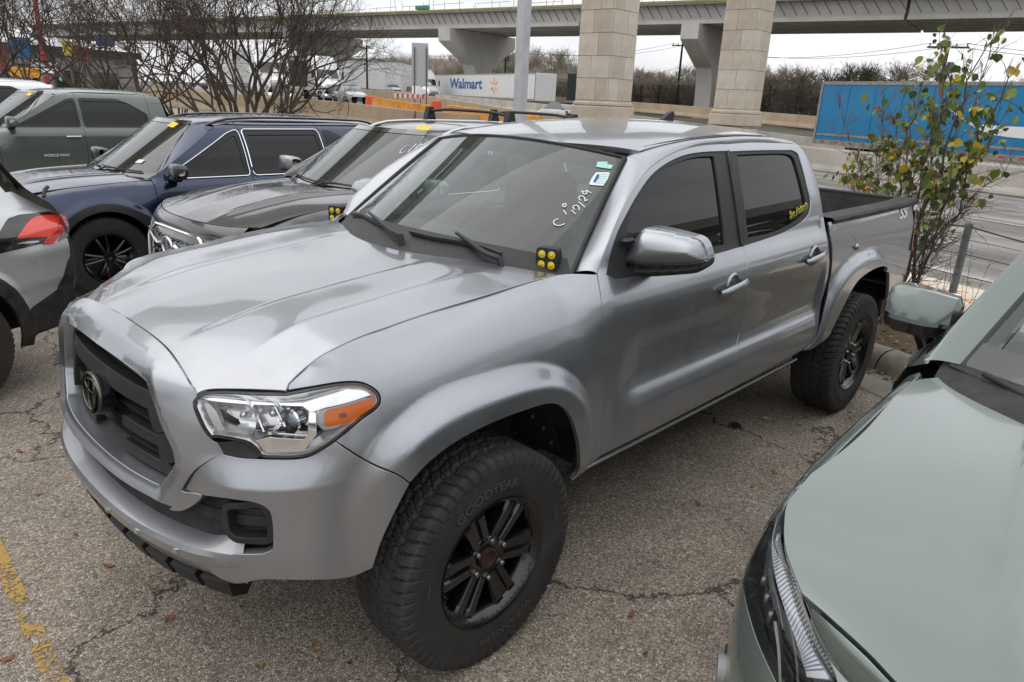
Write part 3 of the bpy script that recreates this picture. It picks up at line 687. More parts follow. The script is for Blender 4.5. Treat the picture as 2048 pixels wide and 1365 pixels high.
# grille surround (one moulding across the nose)
so_px = np.vstack([crspline([(255, 641), (311, 680), (338, 705), (359, 735), (376, 766), (391, 796)], 5),
    crspline(zz4([(150, 250), (112, 285), (108, 330), (150, 450), (230, 600), (300, 672), (345, 700)]), 5)[1:], crspline(zz4([(345, 700), (375, 740), (392, 785)]), 3)[1:],
    crspline(zz4([(392, 785), (280, 835), (150, 930), (35, 1110)]), 5)[1:], crspline(zz5([(605, 882), (680, 900), (690, 910), (650, 950), (600, 975), (560, 972), (500, 940), (430, 880), (330, 775), (260, 690)]), 5)[1:]])
quv = TS.hit(so_px); k_ = int(np.argmin(quv[:, 1]+(quv[:, 0] < .4)*9)); quv = quv[:k_+1]
zt = float(quv[0, 1]); quv = quv[quv[:, 0] > .02]
half_o = np.vstack([[[0, zt+.003]], quv, [[.50, .738], [.40, .742], [0, .742]]])
sur = np.vstack([half_o, (half_o[1:-1]*np.array([-1, 1]))[::-1]])
si_px = np.vstack([crspline(zz5([(200, 178), (300, 250), (405, 335), (420, 350)]), 4), crspline(zz5([(420, 350), (450, 440), (490, 560), (545, 680), (560, 745)]), 5)[1:]])
qi = TS.hit(si_px); print("OPEN", qi[::4].round(3).tolist(), "SURR", quv[::5].round(3).tolist())
zti, zbi = float(qi[0, 1]), .775; qi = qi[qi[:, 0] > .03]
half_i = np.vstack([[[0, zti]], qi, [[qi[-1, 0]-.012, .845], [.432, .777], [.41, .775], [0, zbi]]]); ope = np.vstack([half_i, (half_i[1:-1]*np.array([-1, 1]))[::-1]])
od = lambda Q: np.interp(bdist(ope, Q), [0, .032, .042, .16], [-.001, .014, .017, -.005])
gs = panel("grille_surround", TS, sur, P_silver, truck, .013, .03, [ope], hole_th=.07, off=od, fl_dir=None)
panel("grille_backing", TS, inset(ope, -.01), M_void, truck, .05, 0, off=-.085)
# grille mesh: fine slats on the backing, dusty black bars in front
def bar(poly, off, th=.045, m=M_black, name="grille_bar", par=None, h=.03):
    return panel(name, TS, rounded(poly, .008, 3), m, par or truck, h, th, off=off)
um = max(qi[:, 0])
def uz(px): return TS.hit(px)
gb = uz(zz5([(370, 452), (415, 440), (487, 590), (490, 600), (425, 612), (405, 590)])); gb2 = uz(zz5([(425, 622), (495, 612), (545, 720), (530, 760), (450, 765), (440, 720)]))
for p_ in (gb, gb2): bar(p_, -.028); bar((p_*np.array([-1, 1]))[::-1], -.028)
ztb = zti-.062
bar([(-um*.80, ztb), (-um*.83, ztb-.055), (um*.83, ztb-.055), (um*.80, ztb)], -.03)
for dz, w_ in ((.135, .86), (.215, .88)):
    for sg in (-1, 1):
        bar([(sg*.13, ztb-dz), (sg*um*w_, ztb-dz), (sg*um*w_, ztb-dz-.032), (sg*.13, ztb-dz-.032)][::sg], -.045)
b = MB()
for k in range(8):
    zq = zti-.02-k*.047
    if zq < zbi+.03: break
    us = np.linspace(-um*.97, um*.97, 30); P = np.stack([TS.P(us, np.full_like(us, zq))+TS.N(us, np.full_like(us, zq))*-.075, TS.P(us, np.full_like(us, zq-.006))+TS.N(us, np.full_like(us, zq))*-.055, TS.P(us, np.full_like(us, zq-.012))+TS.N(us, np.full_like(us, zq))*-.075], 1); b.grid(P)
b.build("grille_mesh", M_black, truck)
# emblem: three ellipses inside a dark bezel
ec = TS.P(np.array([0.]), np.array([.935]))[0]; en = TS.N(np.array([1e-3]), np.array([.935]))[0]
tl = math.atan2(en[2], -en[0])
EMt = Matrix.Translation((ec[0]+.012, 0, ec[2])) @ Matrix.Rotation(tl, 4, 'Y') @ Matrix.Diagonal((1, .88, .88, 1))
def ell(b, cy, cz, ry_, rz_, r, x=0, n=40, k=6):
    pts = [tuple(EMt @ Vector((x, cy+ry_*math.cos(t), cz+rz_*math.sin(t)))) for t in np.linspace(0, 2*math.pi, n+1)]; b.tube(pts, r, k, False)
b = MB(); b.prism([(1.06*.098*math.cos(t), .072*1.06*math.sin(t)) for t in np.linspace(0, 2*math.pi, 36)[:-1]], -.03, .004, 'x'); b.v = [tuple(EMt @ Vector((v[0]*-1, v[1], v[2]))) for v in b.v]
emb = b.build("emblem_plate", M_gloss, truck, 40)
b = MB(); ell(b, 0, 0, .095, .069, .006, -.008); ell(b, 0, 0, .034, .066, .0045, -.008); ell(b, 0, .026, .066, .024, .0045, -.008); b.build("emblem_rings", mat("dark_chrome", (.12, .115, .10), .25, 1), emb, 60)
# bumper cover
bu_px = np.vstack([crspline(zz4([(392, 789), (560, 822), (730, 832), (900, 836), (1100, 832), (1230, 802), (1350, 735), (1448, 670)]), 5), crspline([(672, 886), (740, 928), (799, 954), (819, 968)], 5)[1:], crspline([(819, 968), (789, 1026), (762, 1085), (745, 1137)], 5)[1:],
    crspline([(745, 1137), (700, 1155), (616, 1161), (522, 1160), (470, 1168), (428, 1150), (391, 1107)], 5)[1:], [(392, 1106), (470, 1109), (525, 1109)], crspline([(525, 1109), (544, 1100), (546, 1085), (545, 1050), (538, 1022), (515, 1008), (470, 1000), (403, 991)], 5)[1:], [(370, 979)], crspline(zz4([(45, 1105), (150, 936), (280, 842), (392, 789)]), 4)[1:-1]])
uvb = TS.hit(bu_px); print("BUMP", TS.P(uvb[::7, 0], uvb[::7, 1]).round(2).tolist())
both(panel("front_bumper", TS, inset(uvb, .0015), P_silver, truck, .0135, .03))
# black lower grille behind, from side to side, and lamp recess
lo = TS.u_of_x(-.45)
def lowz(u): return u
P = []
for zq, off in ((.80, -.09), (.77, -.055), (.745, -.05), (.742, -.045), (.715, -.04), (.712, -.055), (.68, -.05), (.66, -.045), (.62, -.06), (.56, -.05)):
    us = np.linspace(-.90, .90, 90); v = np.full_like(us, zq); P.append(TS.P(us, v)+TS.N(us, v)*off)
gridsurf("lower_grille", np.array(P), M_dustblack, truck, True, 30)
fo_px = rounded(zz2([(728, 972), (890, 962), (925, 990), (938, 1050), (942, 1128), (780, 1122), (742, 1085)]), 12, 4); uvf = TS.hit(fo_px)
both(panel("fog_lamp_bezel", TS, inset(uvf, -.006), M_black, truck, .02, .04, [inset(uvf, .010)], off=-.008, hole_th=.07))
both(panel("fog_lamp_recess", TS, inset(uvf, .008), M_dustblack, truck, .02, 0, off=-.055))
b = MB()
c0 = uvf.mean(0)
for k in range(9):
    zq = c0[1]-.04+.01*k; us = np.linspace(uvf[:, 0].min()+.03, uvf[:, 0].max()-.02, 6); v = np.full_like(us, zq); b.tube(TS.P(us, v)+TS.N(us, v)*-.052, .0022, 4)
both(b.build("fog_lamp_slats", M_black, truck))
# lower lip (skid bar) and air dam
def strip(name, rows, u0, u1, m, n=80, sharp=25, flip=False, par=None):
    P = []
    for zf, of in rows:
        us = np.linspace(u0, u1, n); zq = np.array([zf(abs(u)) if callable(zf) else zf for u in us]); oq = np.array([of(abs(u)) if callable(of) else of for u in us])
        P.append(TS.P(us, zq)+TS.N(us, zq)*oq[:, None])
    return gridsurf(name, np.array(P), m, par or truck, flip, sharp)
zl = lambda d: (lambda u: .585+d+.06*sst(.55, .80, u)*0)
lo_ = lambda d: (lambda u: d*(1-sst(.55, .80, u))-.004)
strip("bumper_lip", [(zl(.085), lo_(-.07)), (zl(.062), lo_(-.01)), (zl(.055), lo_(.012)), (zl(.040), lo_(.020)), (zl(.012), lo_(.016)), (zl(.006), lo_(.008)), (zl(-.05), lo_(-.006)), (zl(-.06), lo_(-.03))], -.73, .73, P_silver)
dam = MB()
for k in range(11):
    u0 = -.62+k*.124; us = np.linspace(u0-.05, u0+.05, 4)
    for dz, o1, hh_ in ((.48, .035, .06),):
        P = np.array([TS.P(us, np.full_like(us, dz+h_))+TS.N(us, np.full_like(us, dz+h_))*o_ for h_, o_ in ((.05, -.06), (.05, .005), (.0, .015), (-.05, -.01), (-.05, -.08))]); dam.grid(P)
        for e_ in (0, -1): dam.add(P[:, e_], [tuple(range(5))])
dam.build("air_dam", mat("air_dam_rubber", (.012, .012, .013), .6, bmp=.3, bscale=120, bd=.002), truck)
for k in range(6):
    u0 = np.array([-.36+k*.175]); p = (TS.P(u0, np.array([.612]))+TS.N(u0, np.array([.612]))*.018)[0]; MB().box(p, (.006, .02, .006)).build("lip_clip", M_satin, truck)
# ---- headlamp
hl_px = np.vstack([crspline(zz4([(150, 245), (180, 222), (240, 200), (400, 190), (700, 200), (985, 205)]), 5), crspline(zz4([(985, 205), (1200, 165), (1480, 120), (1600, 113), (1700, 123), (1795, 168), (1852, 228), (1862, 308), (1815, 372), (1700, 455), (1560, 575), (1450, 660), (1350, 730), (1230, 798), (1100, 826), (900, 830), (760, 822), (735, 805), (690, 745), (630, 700), (500, 665), (330, 640), (290, 645), (232, 590), (158, 445), (116, 330), (118, 290), (150, 245)]), 5)[1:-1]])
uvh = TS.hit(hl_px)
M_lens = glass("clear_lamp_lens", (.98, .98, .98), .8, .0, ior=1.4, gain=1.0)
M_refl = mat("lamp_reflector", (.92, .93, .94), .17, metal=.9)
M_lampgrey = mat("lamp_housing", (.30, .31, .32), .3, metal=.9)
hl = panel("headlight", TS, inset(uvh, .002), M_black, truck, .02, .05, [inset(uvh, .006)], off=.0, hole_th=.07)
panel("headlight_housing", TS, inset(uvh, .006), mat("headlight_bowl", (.80, .81, .82), .24, metal=.75), hl, .012, 0, off=lambda Q: -.050+.045*sst(.05, .0, bdist(uvh, Q)))
panel("headlight_lens", TS, inset(uvh, .004), M_lens, hl, .02, 0, off=.0035)
def hp(px, off, th, m, nm, r=.004, h=.02): return panel(nm, TS, rounded(TS.hit(zz4(px)), r, 3), m, hl, h, th, off=off)
hp([(185, 270), (300, 262), (700, 290), (1150, 300), (1560, 175), (1700, 185), (1800, 225), (1640, 280), (1350, 350), (1215, 395), (1140, 330), (900, 318), (300, 290)], -.010, .02, M_chrome, "headlight_brow")
hp([(150, 300), (215, 320), (290, 400), (375, 590), (265, 590), (225, 560)], -.022, .02, M_white, "running_light", .006)
hp([(640, 690), (820, 650), (1140, 672), (1185, 630), (1200, 390), (1260, 400), (1262, 620), (1150, 760), (900, 800), (760, 790)], -.014, .02, M_chrome, "headlight_trim")
hp([(1345, 410), (1380, 372), (1800, 262), (1822, 300), (1800, 350), (1640, 492), (1625, 470), (1440, 520), (1365, 530), (1345, 505)], -.008, .02, M_amber, "turn_signal", .004)
hp([(1485, 410), (1555, 398), (1555, 440), (1485, 452)], -.0055, .004, mat("signal_bulb", (.25, .03, .005), .3), "signal_bulb", .001)
hp([(1285, 400), (1330, 370), (1800, 238), (1812, 258), (1380, 366), (1340, 410), (1345, 510), (1370, 532), (1620, 472), (1630, 490), (1350, 575), (1290, 540)], -.012, .02, M_lampgrey, "signal_bezel", .003)
cen = TS.P(*TS.hit(zz4([(1075, 450)])).T)[0]; nn = TS.N(*TS.hit(zz4([(1075, 450)])).T)[0]
aim = np.array([-1, -.28, 0]); aim /= np.linalg.norm(aim); Q_ = Vector(aim).to_track_quat('Z', 'Y').to_matrix().to_4x4()
def onaim(b, c): b.v = [tuple((Q_ @ Vector(v))+Vector(c)) for v in b.v]; return b
c1 = cen-nn*.05
onaim(MB().lathe([(.028, .040), (.034, .037), (.030, .034), (0, .033), (-.03, .02), (-.03, 0)], n=28, axis='z'), c1).build("projector_ring", M_chrome, hl, 40)
onaim(MB().lathe([(.012+.022*math.cos(t), .032*math.sin(t)) for t in np.linspace(0, 1.5, 8)], n=28, axis='z'), c1).build("projector_lens", glass("projector_glass", (.5, .55, .6), 1, 0, ior=1.7), hl, 60)
for (px_, r_, dp) in (((520, 440), .060, .07), ((810, 420), .045, .06)):
    q_ = TS.hit(zz4([px_])); c_ = TS.P(*q_.T)[0]-TS.N(*q_.T)[0]*.025
    onaim(MB().lathe([(0, r_), (-.015, r_*.88), (-.03, r_*.66), (-.042, r_*.35), (-.046, .012)], n=24, axis='z'), c_).build("reflector_bowl", M_refl, hl, 60)
    onaim(MB().lathe([(-.045, .012), (-.01, .011), (-.004, .006), (-.003, 0)], n=12, axis='z'), c_).build("bulb", M_satin, hl, 60)
for px0, px1 in (((630, 565), (900, 600)), ((900, 615), (1180, 635)), ((300, 320), (385, 560)), ((690, 440), (760, 600)), ((870, 330), (965, 545))):
    q_ = TS.P(*TS.hit(zz4([px0, px1])).T)-TS.N(*TS.hit(zz4([px0, px1])).T)*.02; MB().tube([tuple(q_[0]), tuple(q_[1])], .0035, 6).build("reflector_rib", M_chrome, hl, 60)
both(hl)
lg_px = zz4([(345, 690), (500, 672), (620, 706), (690, 760), (738, 812), (700, 828), (560, 818), (400, 784)])
both(panel("lamp_vent", TS, TS.hit(lg_px), M_black, truck, .03, .03, off=-.004))
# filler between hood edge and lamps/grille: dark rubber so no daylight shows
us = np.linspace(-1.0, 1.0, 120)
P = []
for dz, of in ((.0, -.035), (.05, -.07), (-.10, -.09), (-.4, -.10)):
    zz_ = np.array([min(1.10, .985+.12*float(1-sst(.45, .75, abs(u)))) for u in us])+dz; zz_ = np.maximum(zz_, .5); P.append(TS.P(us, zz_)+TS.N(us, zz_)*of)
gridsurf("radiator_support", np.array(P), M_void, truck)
# ---- wheels
def wheel_meshes(R=.395, W=.262, rim=.2286, seg=120):
    """axis along y, outer face at y=-W/2"""
    hw = W/2
    prof = []      # (y, r, kind)
    ys = np.linspace(-hw*.80, hw*.80, 27)
    side = [(-hw*.88, rim-.006), (-hw*.93, rim+.008), (-hw*.985, rim+.03), (-hw*1.0, rim+.065), (-hw*1.0, rim+.085), (-hw*.975, R-.050), (-hw*.965, R-.040), (-hw*.94, R-.026), (-hw*.905, R-.013), (-hw*.86, R-.006)]
    prof = side+[(y, R-.0022*(abs(y)/hw)**2*3) for y in ys]+[(-y, r) for y, r in side[::-1]]
    prof = np.array(prof); n = 30*24
    th = np.linspace(0, 2*math.pi, n, endpoint=False); TH, I = np.meshgrid(th, np.arange(len(prof)), indexing='ij')
    Y = prof[I, 0].copy(); Rr = prof[I, 1].copy()
    a = TH*30/(2*math.pi)*2                                  # block phase
    yn = Y/hw; tread = np.abs(yn) < .90
    zig = .055*np.sign(np.sin(a*math.pi))*np.clip(np.abs(np.sin(a*math.pi))*3, 0, 1)
    g = np.zeros_like(Y)
    for c_, w_ in ((-.42, .055), (.42, .055), (-.0, .035)): g = np.maximum(g, (np.abs(yn-c_-zig*.6) < w_).astype(float))
    slant = a+yn*1.1*np.sign(yn)
    fr_ = np.mod(slant, 1.0); shoulder = np.abs(yn) > .46
    g = np.maximum(g, ((fr_ < .17) & shoulder).astype(float))
    fr2 = np.mod(a*1.0+yn*2.2+.5, 1.0); g = np.maximum(g, ((fr2 < .13) & (~shoulder)).astype(float))
    sp_ = np.mod(a*3+yn*3+.3*np.sin(yn*40), 1.0); sipe = (sp_ < .16).astype(float)*.25
    g = np.maximum(g, sipe)
    Rr -= np.where(tread, g*.009, 0)
    sh = (np.abs(yn) > .90) & (Rr > R-.045); Rr += np.where(sh, -.005*(fr_ < .25), 0); Y += np.where(sh, np.sign(Y)*.0045*(fr_ >= .25), 0)
    rb = (np.abs(yn) > .95) & (Rr < R-.045) & (Rr > R-.085); Y += np.where(rb, np.sign(Y)*.0012*(np.mod(a*9, 1) < .5), 0)
    P = np.stack([Rr*np.cos(TH), Y, Rr*np.sin(TH)], -1)
    b = MB().grid(P, True); b.f = [f[::-1] for f in b.f]; me = bpy.data.meshes.new("tyre"); me.from_pydata(b.v, [], b.f); me.update(); me.shade_smooth(); me.set_sharp_from_angle(angle=math.radians(28))
    return me
M_tyre = mat("tyre_rubber", (.018, .0175, .017), .75, col2=(.036, .034, .032), scale=5, bmp=.15, bscale=90, bd=.001)
M_tyre_txt = mat("tyre_lettering", (.055, .053, .05), .6)
M_rimblack = mat("black_wheel_paint", (.005, .005, .006), .26, coat=.5, var=.3, scale=20)
def rim_mesh(rim=.2286, W=.262, n=6):
    o = -W/2
    b = MB()
    b.lathe([(o+.020, rim-.012), (o+.010, rim-.004), (o+.004, rim+.004), (o+.012, rim+.006), (o+.03, rim-.004)], n=72)     # lip
    b.lathe([(o+.020, rim-.012), (o+.035, rim-.024), (o+.07, rim-.036), (W/2-.02, rim-.03), (W/2-.01, rim)], n=72)
    hub = [(o+.105, .095), (o+.060, .088), (o+.046, .080), (o+.042, .070), (o+.046, .052), (o+.048, .040), (o+.085, .038), (o+.09, .0)]
    b.lathe(hub, n=48)
    for k in range(n):
        a = 2*math.pi*k/n+math.radians(12)
        for s in (-1, 1):                                    # paired spokes with a groove between
            prof = []
            rs = np.linspace(.066, rim-.010, 9)
            L = []
            for r in rs:
                t = (r-.066)/(rim-.076); yo = o+.040-.016*t+.010*(t > .86)*(t-.86)*8; c = s*(.0225+.010*t); w = .0165+.004*t
                sec = [(c-w, yo+.052), (c-w, yo+.010), (c-w*.72, yo), (c+w*.72, yo), (c+w, yo+.010), (c+w, yo+.052)]
                L.append([(r*math.cos(a)-q*math.sin(a), y_, r*math.sin(a)+q*math.cos(a)) for q, y_ in sec])
            b.grid(np.array(L))
        rs = np.linspace(.07, rim-.02, 5); L = []
        for r in rs:
            t = (r-.066)/(rim-.076); yo = o+.052-.016*t; L.append([(r*math.cos(a)-q*math.sin(a), yo, r*math.sin(a)+q*math.cos(a)) for q in (-.014-.01*t, .014+.01*t)])
        b.grid(np.array(L))
    return b.mesh("rim", 28)
def lug_mesh(W=.262):
    b = MB(); o = -W/2
    for k in range(1):
        a = 0.; b.lathe([(o+.055, .013), (o+.042, .013), (o+.040, .0105), (o+.028, .0100), (o+.024, .0075), (o+.023, 0)], (0, 0, 0), 10)
    return b.mesh("lug_nut", 35)
def arc_text(me, rad):
    P = np.array([v.co[:] for v in me.vertices]); a = P[:, 0]/rad; r = rad+P[:, 1]
    return a, r, P[:, 2]
me_tyre, me_rim, me_lug = wheel_meshes(), rim_mesh(), lug_mesh()
def lettering(words, W=.262):
    V = []; Fc = []; n = 0
    for body, size, rad, ang, sx in words:
        me = text_mesh(body, size, .0006, .0012, 0, sx); a, r, z = arc_text(me, rad)
        for f in me.polygons: Fc.append(tuple(n+i for i in f.vertices))
        th = math.radians(ang)-a                     # reads clockwise seen from the outside (-y)
        for t, rr, z_ in zip(th, r, z): V.append((rr*math.cos(t), -W/2-.0022-z_, rr*math.sin(t)))
        n = len(V); bpy.data.meshes.remove(me)
    me = bpy.data.meshes.new("tyre_lettering"); me.from_pydata(V, [], Fc); me.update(); return me
me_txt = lettering([("GOODYEAR", .044, .288, 118, 1.15), ("WRANGLER", .040, .290, -62, 1.2), ("265/70R17", .015, .296, 30, 1), ("TUBELESS", .012, .296, 190, 1)])
M_rust = mat("rusty_hub", (.05, .022, .013), .8, col2=(.03, .015, .01), scale=30)
M_lug = mat("lug_steel", (.30, .29, .28), .28, metal=1)
M_brake = mat("brake_disc", (.13, .12, .11), .5, metal=.7, col2=(.07, .04, .03), scale=20)
def wheel(parent, x, y, z, spin, flip=False, R=.395, txt=True):
    w = bpy.data.objects.new("wheel", None); COL.objects.link(w); w.parent = parent; w.location = (x, y, z); w.rotation_euler = (0, spin, math.pi if flip else 0); w.empty_display_size = .1
    link("tyre", me_tyre, M_tyre, w); link("rim", me_rim, M_rimblack, w); [setattr(link("lug_nut", me_lug, M_lug, w), "location", (.0695*math.cos(a_), 0, .0695*math.sin(a_))) for a_ in [math.pi*k/3+.73 for k in range(6)]]
    if txt: link("tyre_lettering", me_txt, M_tyre_txt, w)
    MB().lathe([(-.06, .037), (-.095, .036), (-.096, .030), (-.085, .028), (-.08, 0)], n=24).build("hub_bore", M_rust, w, 40)
    MB().lathe([(.02, .0), (.02, .165), (.04, .165), (.04, 0)], n=40).box((.1, .02, .09), (.1, .09, .09), bev=.01).build("brake_disc", M_brake, w, 40)
    return w
wheel(truck, .0, -.83, .394, .3); wheel(truck, 3.26, -.83, .394, 1.1); wheel(truck, .0, .83, .394, .6, True); wheel(truck, 3.26, .83, .394, .2, True)
# wheel housings and underbody
M_bolt = mat("bolt_grey", (.07, .065, .06), .6)
for cx in (0., 3.26):
    for s in (-1, 1):
        A = [(cx+.53*math.cos(t), .42+.53*math.sin(t)) for t in np.linspace(.28, math.pi-.30, 26)]
        b = MB(); P = np.array([[(x, s*yy_, z) for yy_ in (.80, .70, .50)] for x, z in A]); b.grid(P)
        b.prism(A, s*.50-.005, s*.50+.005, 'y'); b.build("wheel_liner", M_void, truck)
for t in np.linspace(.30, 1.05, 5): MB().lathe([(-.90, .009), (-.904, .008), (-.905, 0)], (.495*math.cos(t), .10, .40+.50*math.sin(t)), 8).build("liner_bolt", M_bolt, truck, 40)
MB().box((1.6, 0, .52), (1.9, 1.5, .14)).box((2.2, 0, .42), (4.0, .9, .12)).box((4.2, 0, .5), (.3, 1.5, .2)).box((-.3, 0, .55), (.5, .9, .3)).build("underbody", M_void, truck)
MB().tube([(.62, -.83, .475), (2.62, -.83, .475)], .012, 6).build("rocker_flange", P_silver, truck, 60)
axl = MB().tube([(3.26, -.75, .39), (3.26, .75, .39)], .045, 10).lathe([(-.12, .02), (-.09, .13), (.09, .13), (.12, .02)], (3.26, 0, .39), 16).build("rear_axle", M_void, truck, 40)
# ---- bed interior
M_liner = mat("bed_liner", (.028, .028, .03), .75, col2=(.055, .052, .05), scale=12, bmp=.3, bscale=200, bd=.001)
b = MB(); b.box((3.52, 0, .80), (1.56, 1.5, .03)); b.box((2.76, 0, 1.03), (.03, 1.5, .48))
for k in range(9): b.box((3.52, -.68+.17*k, .822), (1.5, .06, .02), bev=.006)
for s in (-1, 1): b.box((3.52, s*.735, 1.03), (1.56, .03, .48)); b.box((3.26, s*.62, .92), (.9, .22, .24), bev=.05)
b.box((4.215, 0, 1.04), (.03, 1.5, .5)); b.build("bed_liner", M_liner, truck, 40)
for s in (-1, 1):
    P = np.array([[(x, s*(yy_), 1.275+h_+.012*sst(3.95, 4.25, x)) for yy_, h_ in ((.878, .0), (.879, .022), (.865, .034), (.76, .034), (.73, .026), (.73, -.02))] for x in np.linspace(2.695, 4.235, 40)])
    gridsurf("bed_rail_cap", P, M_dustblack, truck, s < 0, 30)
tg = MB().box((4.25, 0, 1.03), (.05, 1.48, .52), bev=.012).build("tailgate", P_silver, truck, 40)
P = np.array([[(4.215+h_, y, 1.298+k_+.004*math.cos(y*2)) for h_, k_ in ((-.012, -.03), (-.012, .012), (.01, .02), (.05, .012), (.055, -.03))] for y in np.linspace(-.76, .76, 20)]); gridsurf("tailgate_cap", P, M_dustblack, tg, False, 30)
# tail light and rear bumper
tl_px = crspline([(1823, 436), (1830, 448), (1832, 470), (1826, 510), (1819, 520), (1816, 500), (1821, 470), (1823, 436)], 4)[:-1]
b = MB(); 
for s in (-1, 1):
    P = np.array([[(float(np.interp(z_, [.9, 1.02, 1.24], [4.37, 4.325, 4.225]))+dx_, s*(.878-dy_), z_) for dx_, dy_ in ((-.03, -.001), (-.01, .0), (.015, .012), (.028, .05), (.02, .12))] for z_ in np.linspace(.93, 1.23, 12)]); gridsurf("tail_light", P, M_red, truck, s > 0, 60)
b = MB()
P = np.array([[(4.33+.10*math.cos(a_)+.0, y*.96, .66+.11*math.sin(a_)) for a_ in np.linspace(-1.6, 1.7, 9)] for y in np.linspace(-.90, .90, 30)]); P[..., 0] -= (np.abs(P[..., 1])/.9)**4*.05
gridsurf("rear_bumper", P, M_satin, truck, True, 50)
# ---- lettering on the bed side
q_ = TS.hit([(1806, 424)]); p_ = TS.P(*q_.T)[0]
text_on("badge_lettering", "SS", .10, mat("badge_grey", (.78, .79, .80), .4), p_+np.array([-.01, -.006, -.01]), (1, 0, .02), (0, .15, 1), truck, .001, .003, .2, 1.7)
text_on("window_sticker", "San Antonio", .050, mat("sticker_yellow", (.85, .75, .12), .5), WS.P(0, 1.3)*0+TS.P(*TS.hit([(1596, 421)]).T)[0]+np.array([0, -.004, 0]), (1, 0, .22), (0, .3, 1), truck, .0008, .0022, .35, .85)
text_on("window_sticker", "San Antonio", .050, mat("sticker_dark", (.05, .05, .03), .5), TS.P(*TS.hit([(1596, 421)]).T)[0]+np.array([0, -.0065, 0]), (1, 0, .22), (0, .3, 1), truck, .0008, -.0004, .35, .85)
# ---- door handles
for nm, door, px_, u_ in (("front", fd, (1462, 573), 0), ("rear", rd, (1626, 514), 0)):
    c_ = TS.P(*TS.hit([px_]).T)[0]; cx_, cy_, cz_ = c_
    cup = MB().lathe([(.006, .058), (-.002, .054), (-.0035, .050), (.0, .047), (.012, .0)], (cx_+.015, cy_-.004, cz_+.003), 28).build("handle_cup", P_silver, door, 60)
    prof = [(-.115, .010), (-.100, .019), (-.06, .0215), (.03, .0205), (.085, .0185), (.108, .014), (.116, .008)]
    P = []
    for dx_, r_ in prof:
        off_ = .030+.012*math.cos(dx_/.11*1.3)-.016*(abs(dx_) > .1)
        P.append([(cx_+dx_, cy_-off_*.9+r_*.62*math.sin(t), cz_+.012*dx_/.1+r_*1.05*math.cos(t)) for t in np.linspace(0, 2*math.pi, 15)])
    hnd = gridsurf("door_handle", np.array(P), P_silver, door, True)
    MB().box((cx_-.09, cy_-.008, cz_-.01), (.03, .03, .022), bev=.006).box((cx_+.09, cy_-.008, cz_+.01), (.035, .03, .024), bev=.006).build("handle_mount", M_black, hnd, 40)
fb = TS.P(*TS.hit([(1712, 494)]).T)[0]
MB().lathe([(-.012, .0), (-.011, .012), (-.004, .019), (.004, .021)], tuple(fb+np.array([0, -.006, 0])), 16).build("fuel_door_pull", P_silver, bed, 60)
# ---- wing mirror
mirror_px = Z(1200, 440, .15625, [(320, 560), (325, 500), (345, 430), (400, 350), (470, 220), (540, 140), (600, 112), (700, 112), (900, 150), (1100, 200), (1250, 245), (1310, 290), (1350, 370), (1378, 480), (1382, 520), (1320, 545), (1000, 575), (600, 580), (400, 578)])
MX = XField(lambda y, z: .90+0*np.asarray(y)+.0*np.asarray(z)-.22*(np.asarray(y)+1.089))
muv = MX.hit(crspline(mirror_px+mirror_px[:1], 4)[:-1]); print("MIRROR", muv.min(0), muv.max(0))
mir = panel("wing_mirror", MX, muv, P_silver, truck, .007, .075, dome=(.075, .075))
lowm = MX.hit(crspline(Z(1200, 440, .15625, [(120, 580), (330, 560), (600, 583), (1000, 578), (1340, 545), (1382, 530), (1375, 580), (1330, 630), (1220, 680), (1000, 705), (700, 725), (460, 740), (260, 790), (180, 745), (115, 670), (108, 620), (120, 580)]), 4)[:-1])
panel("mirror_arm", MX, lowm, M_black, mir, .01, .07, off=-.006, dome=(.045, .06))
panel("mirror_glass", MX, inset(muv, .008), M_gloss, mir, .03, 0, off=-.072)
mirror_copy(mir)
pw = TS.P(*TS.hit([(1248, 480)]).T)[0]; MB().box(tuple(pw+np.array([.0, -.02, -.0])), (.07, .03, .018), bev=.007).build("mirror_bracket", M_black, mir, 40)
# ---- antenna, roof
MB().prism([(-.09, 0), (.055, 0), (.06, .05), (.045, .062), (.02, .055)], -.014, .014, 'y').build("antenna_fin", M_black, truck)
bpy.data.objects["antenna_fin"].location = (2.38, .08, float(roof_z(2.38, .08))-.004)
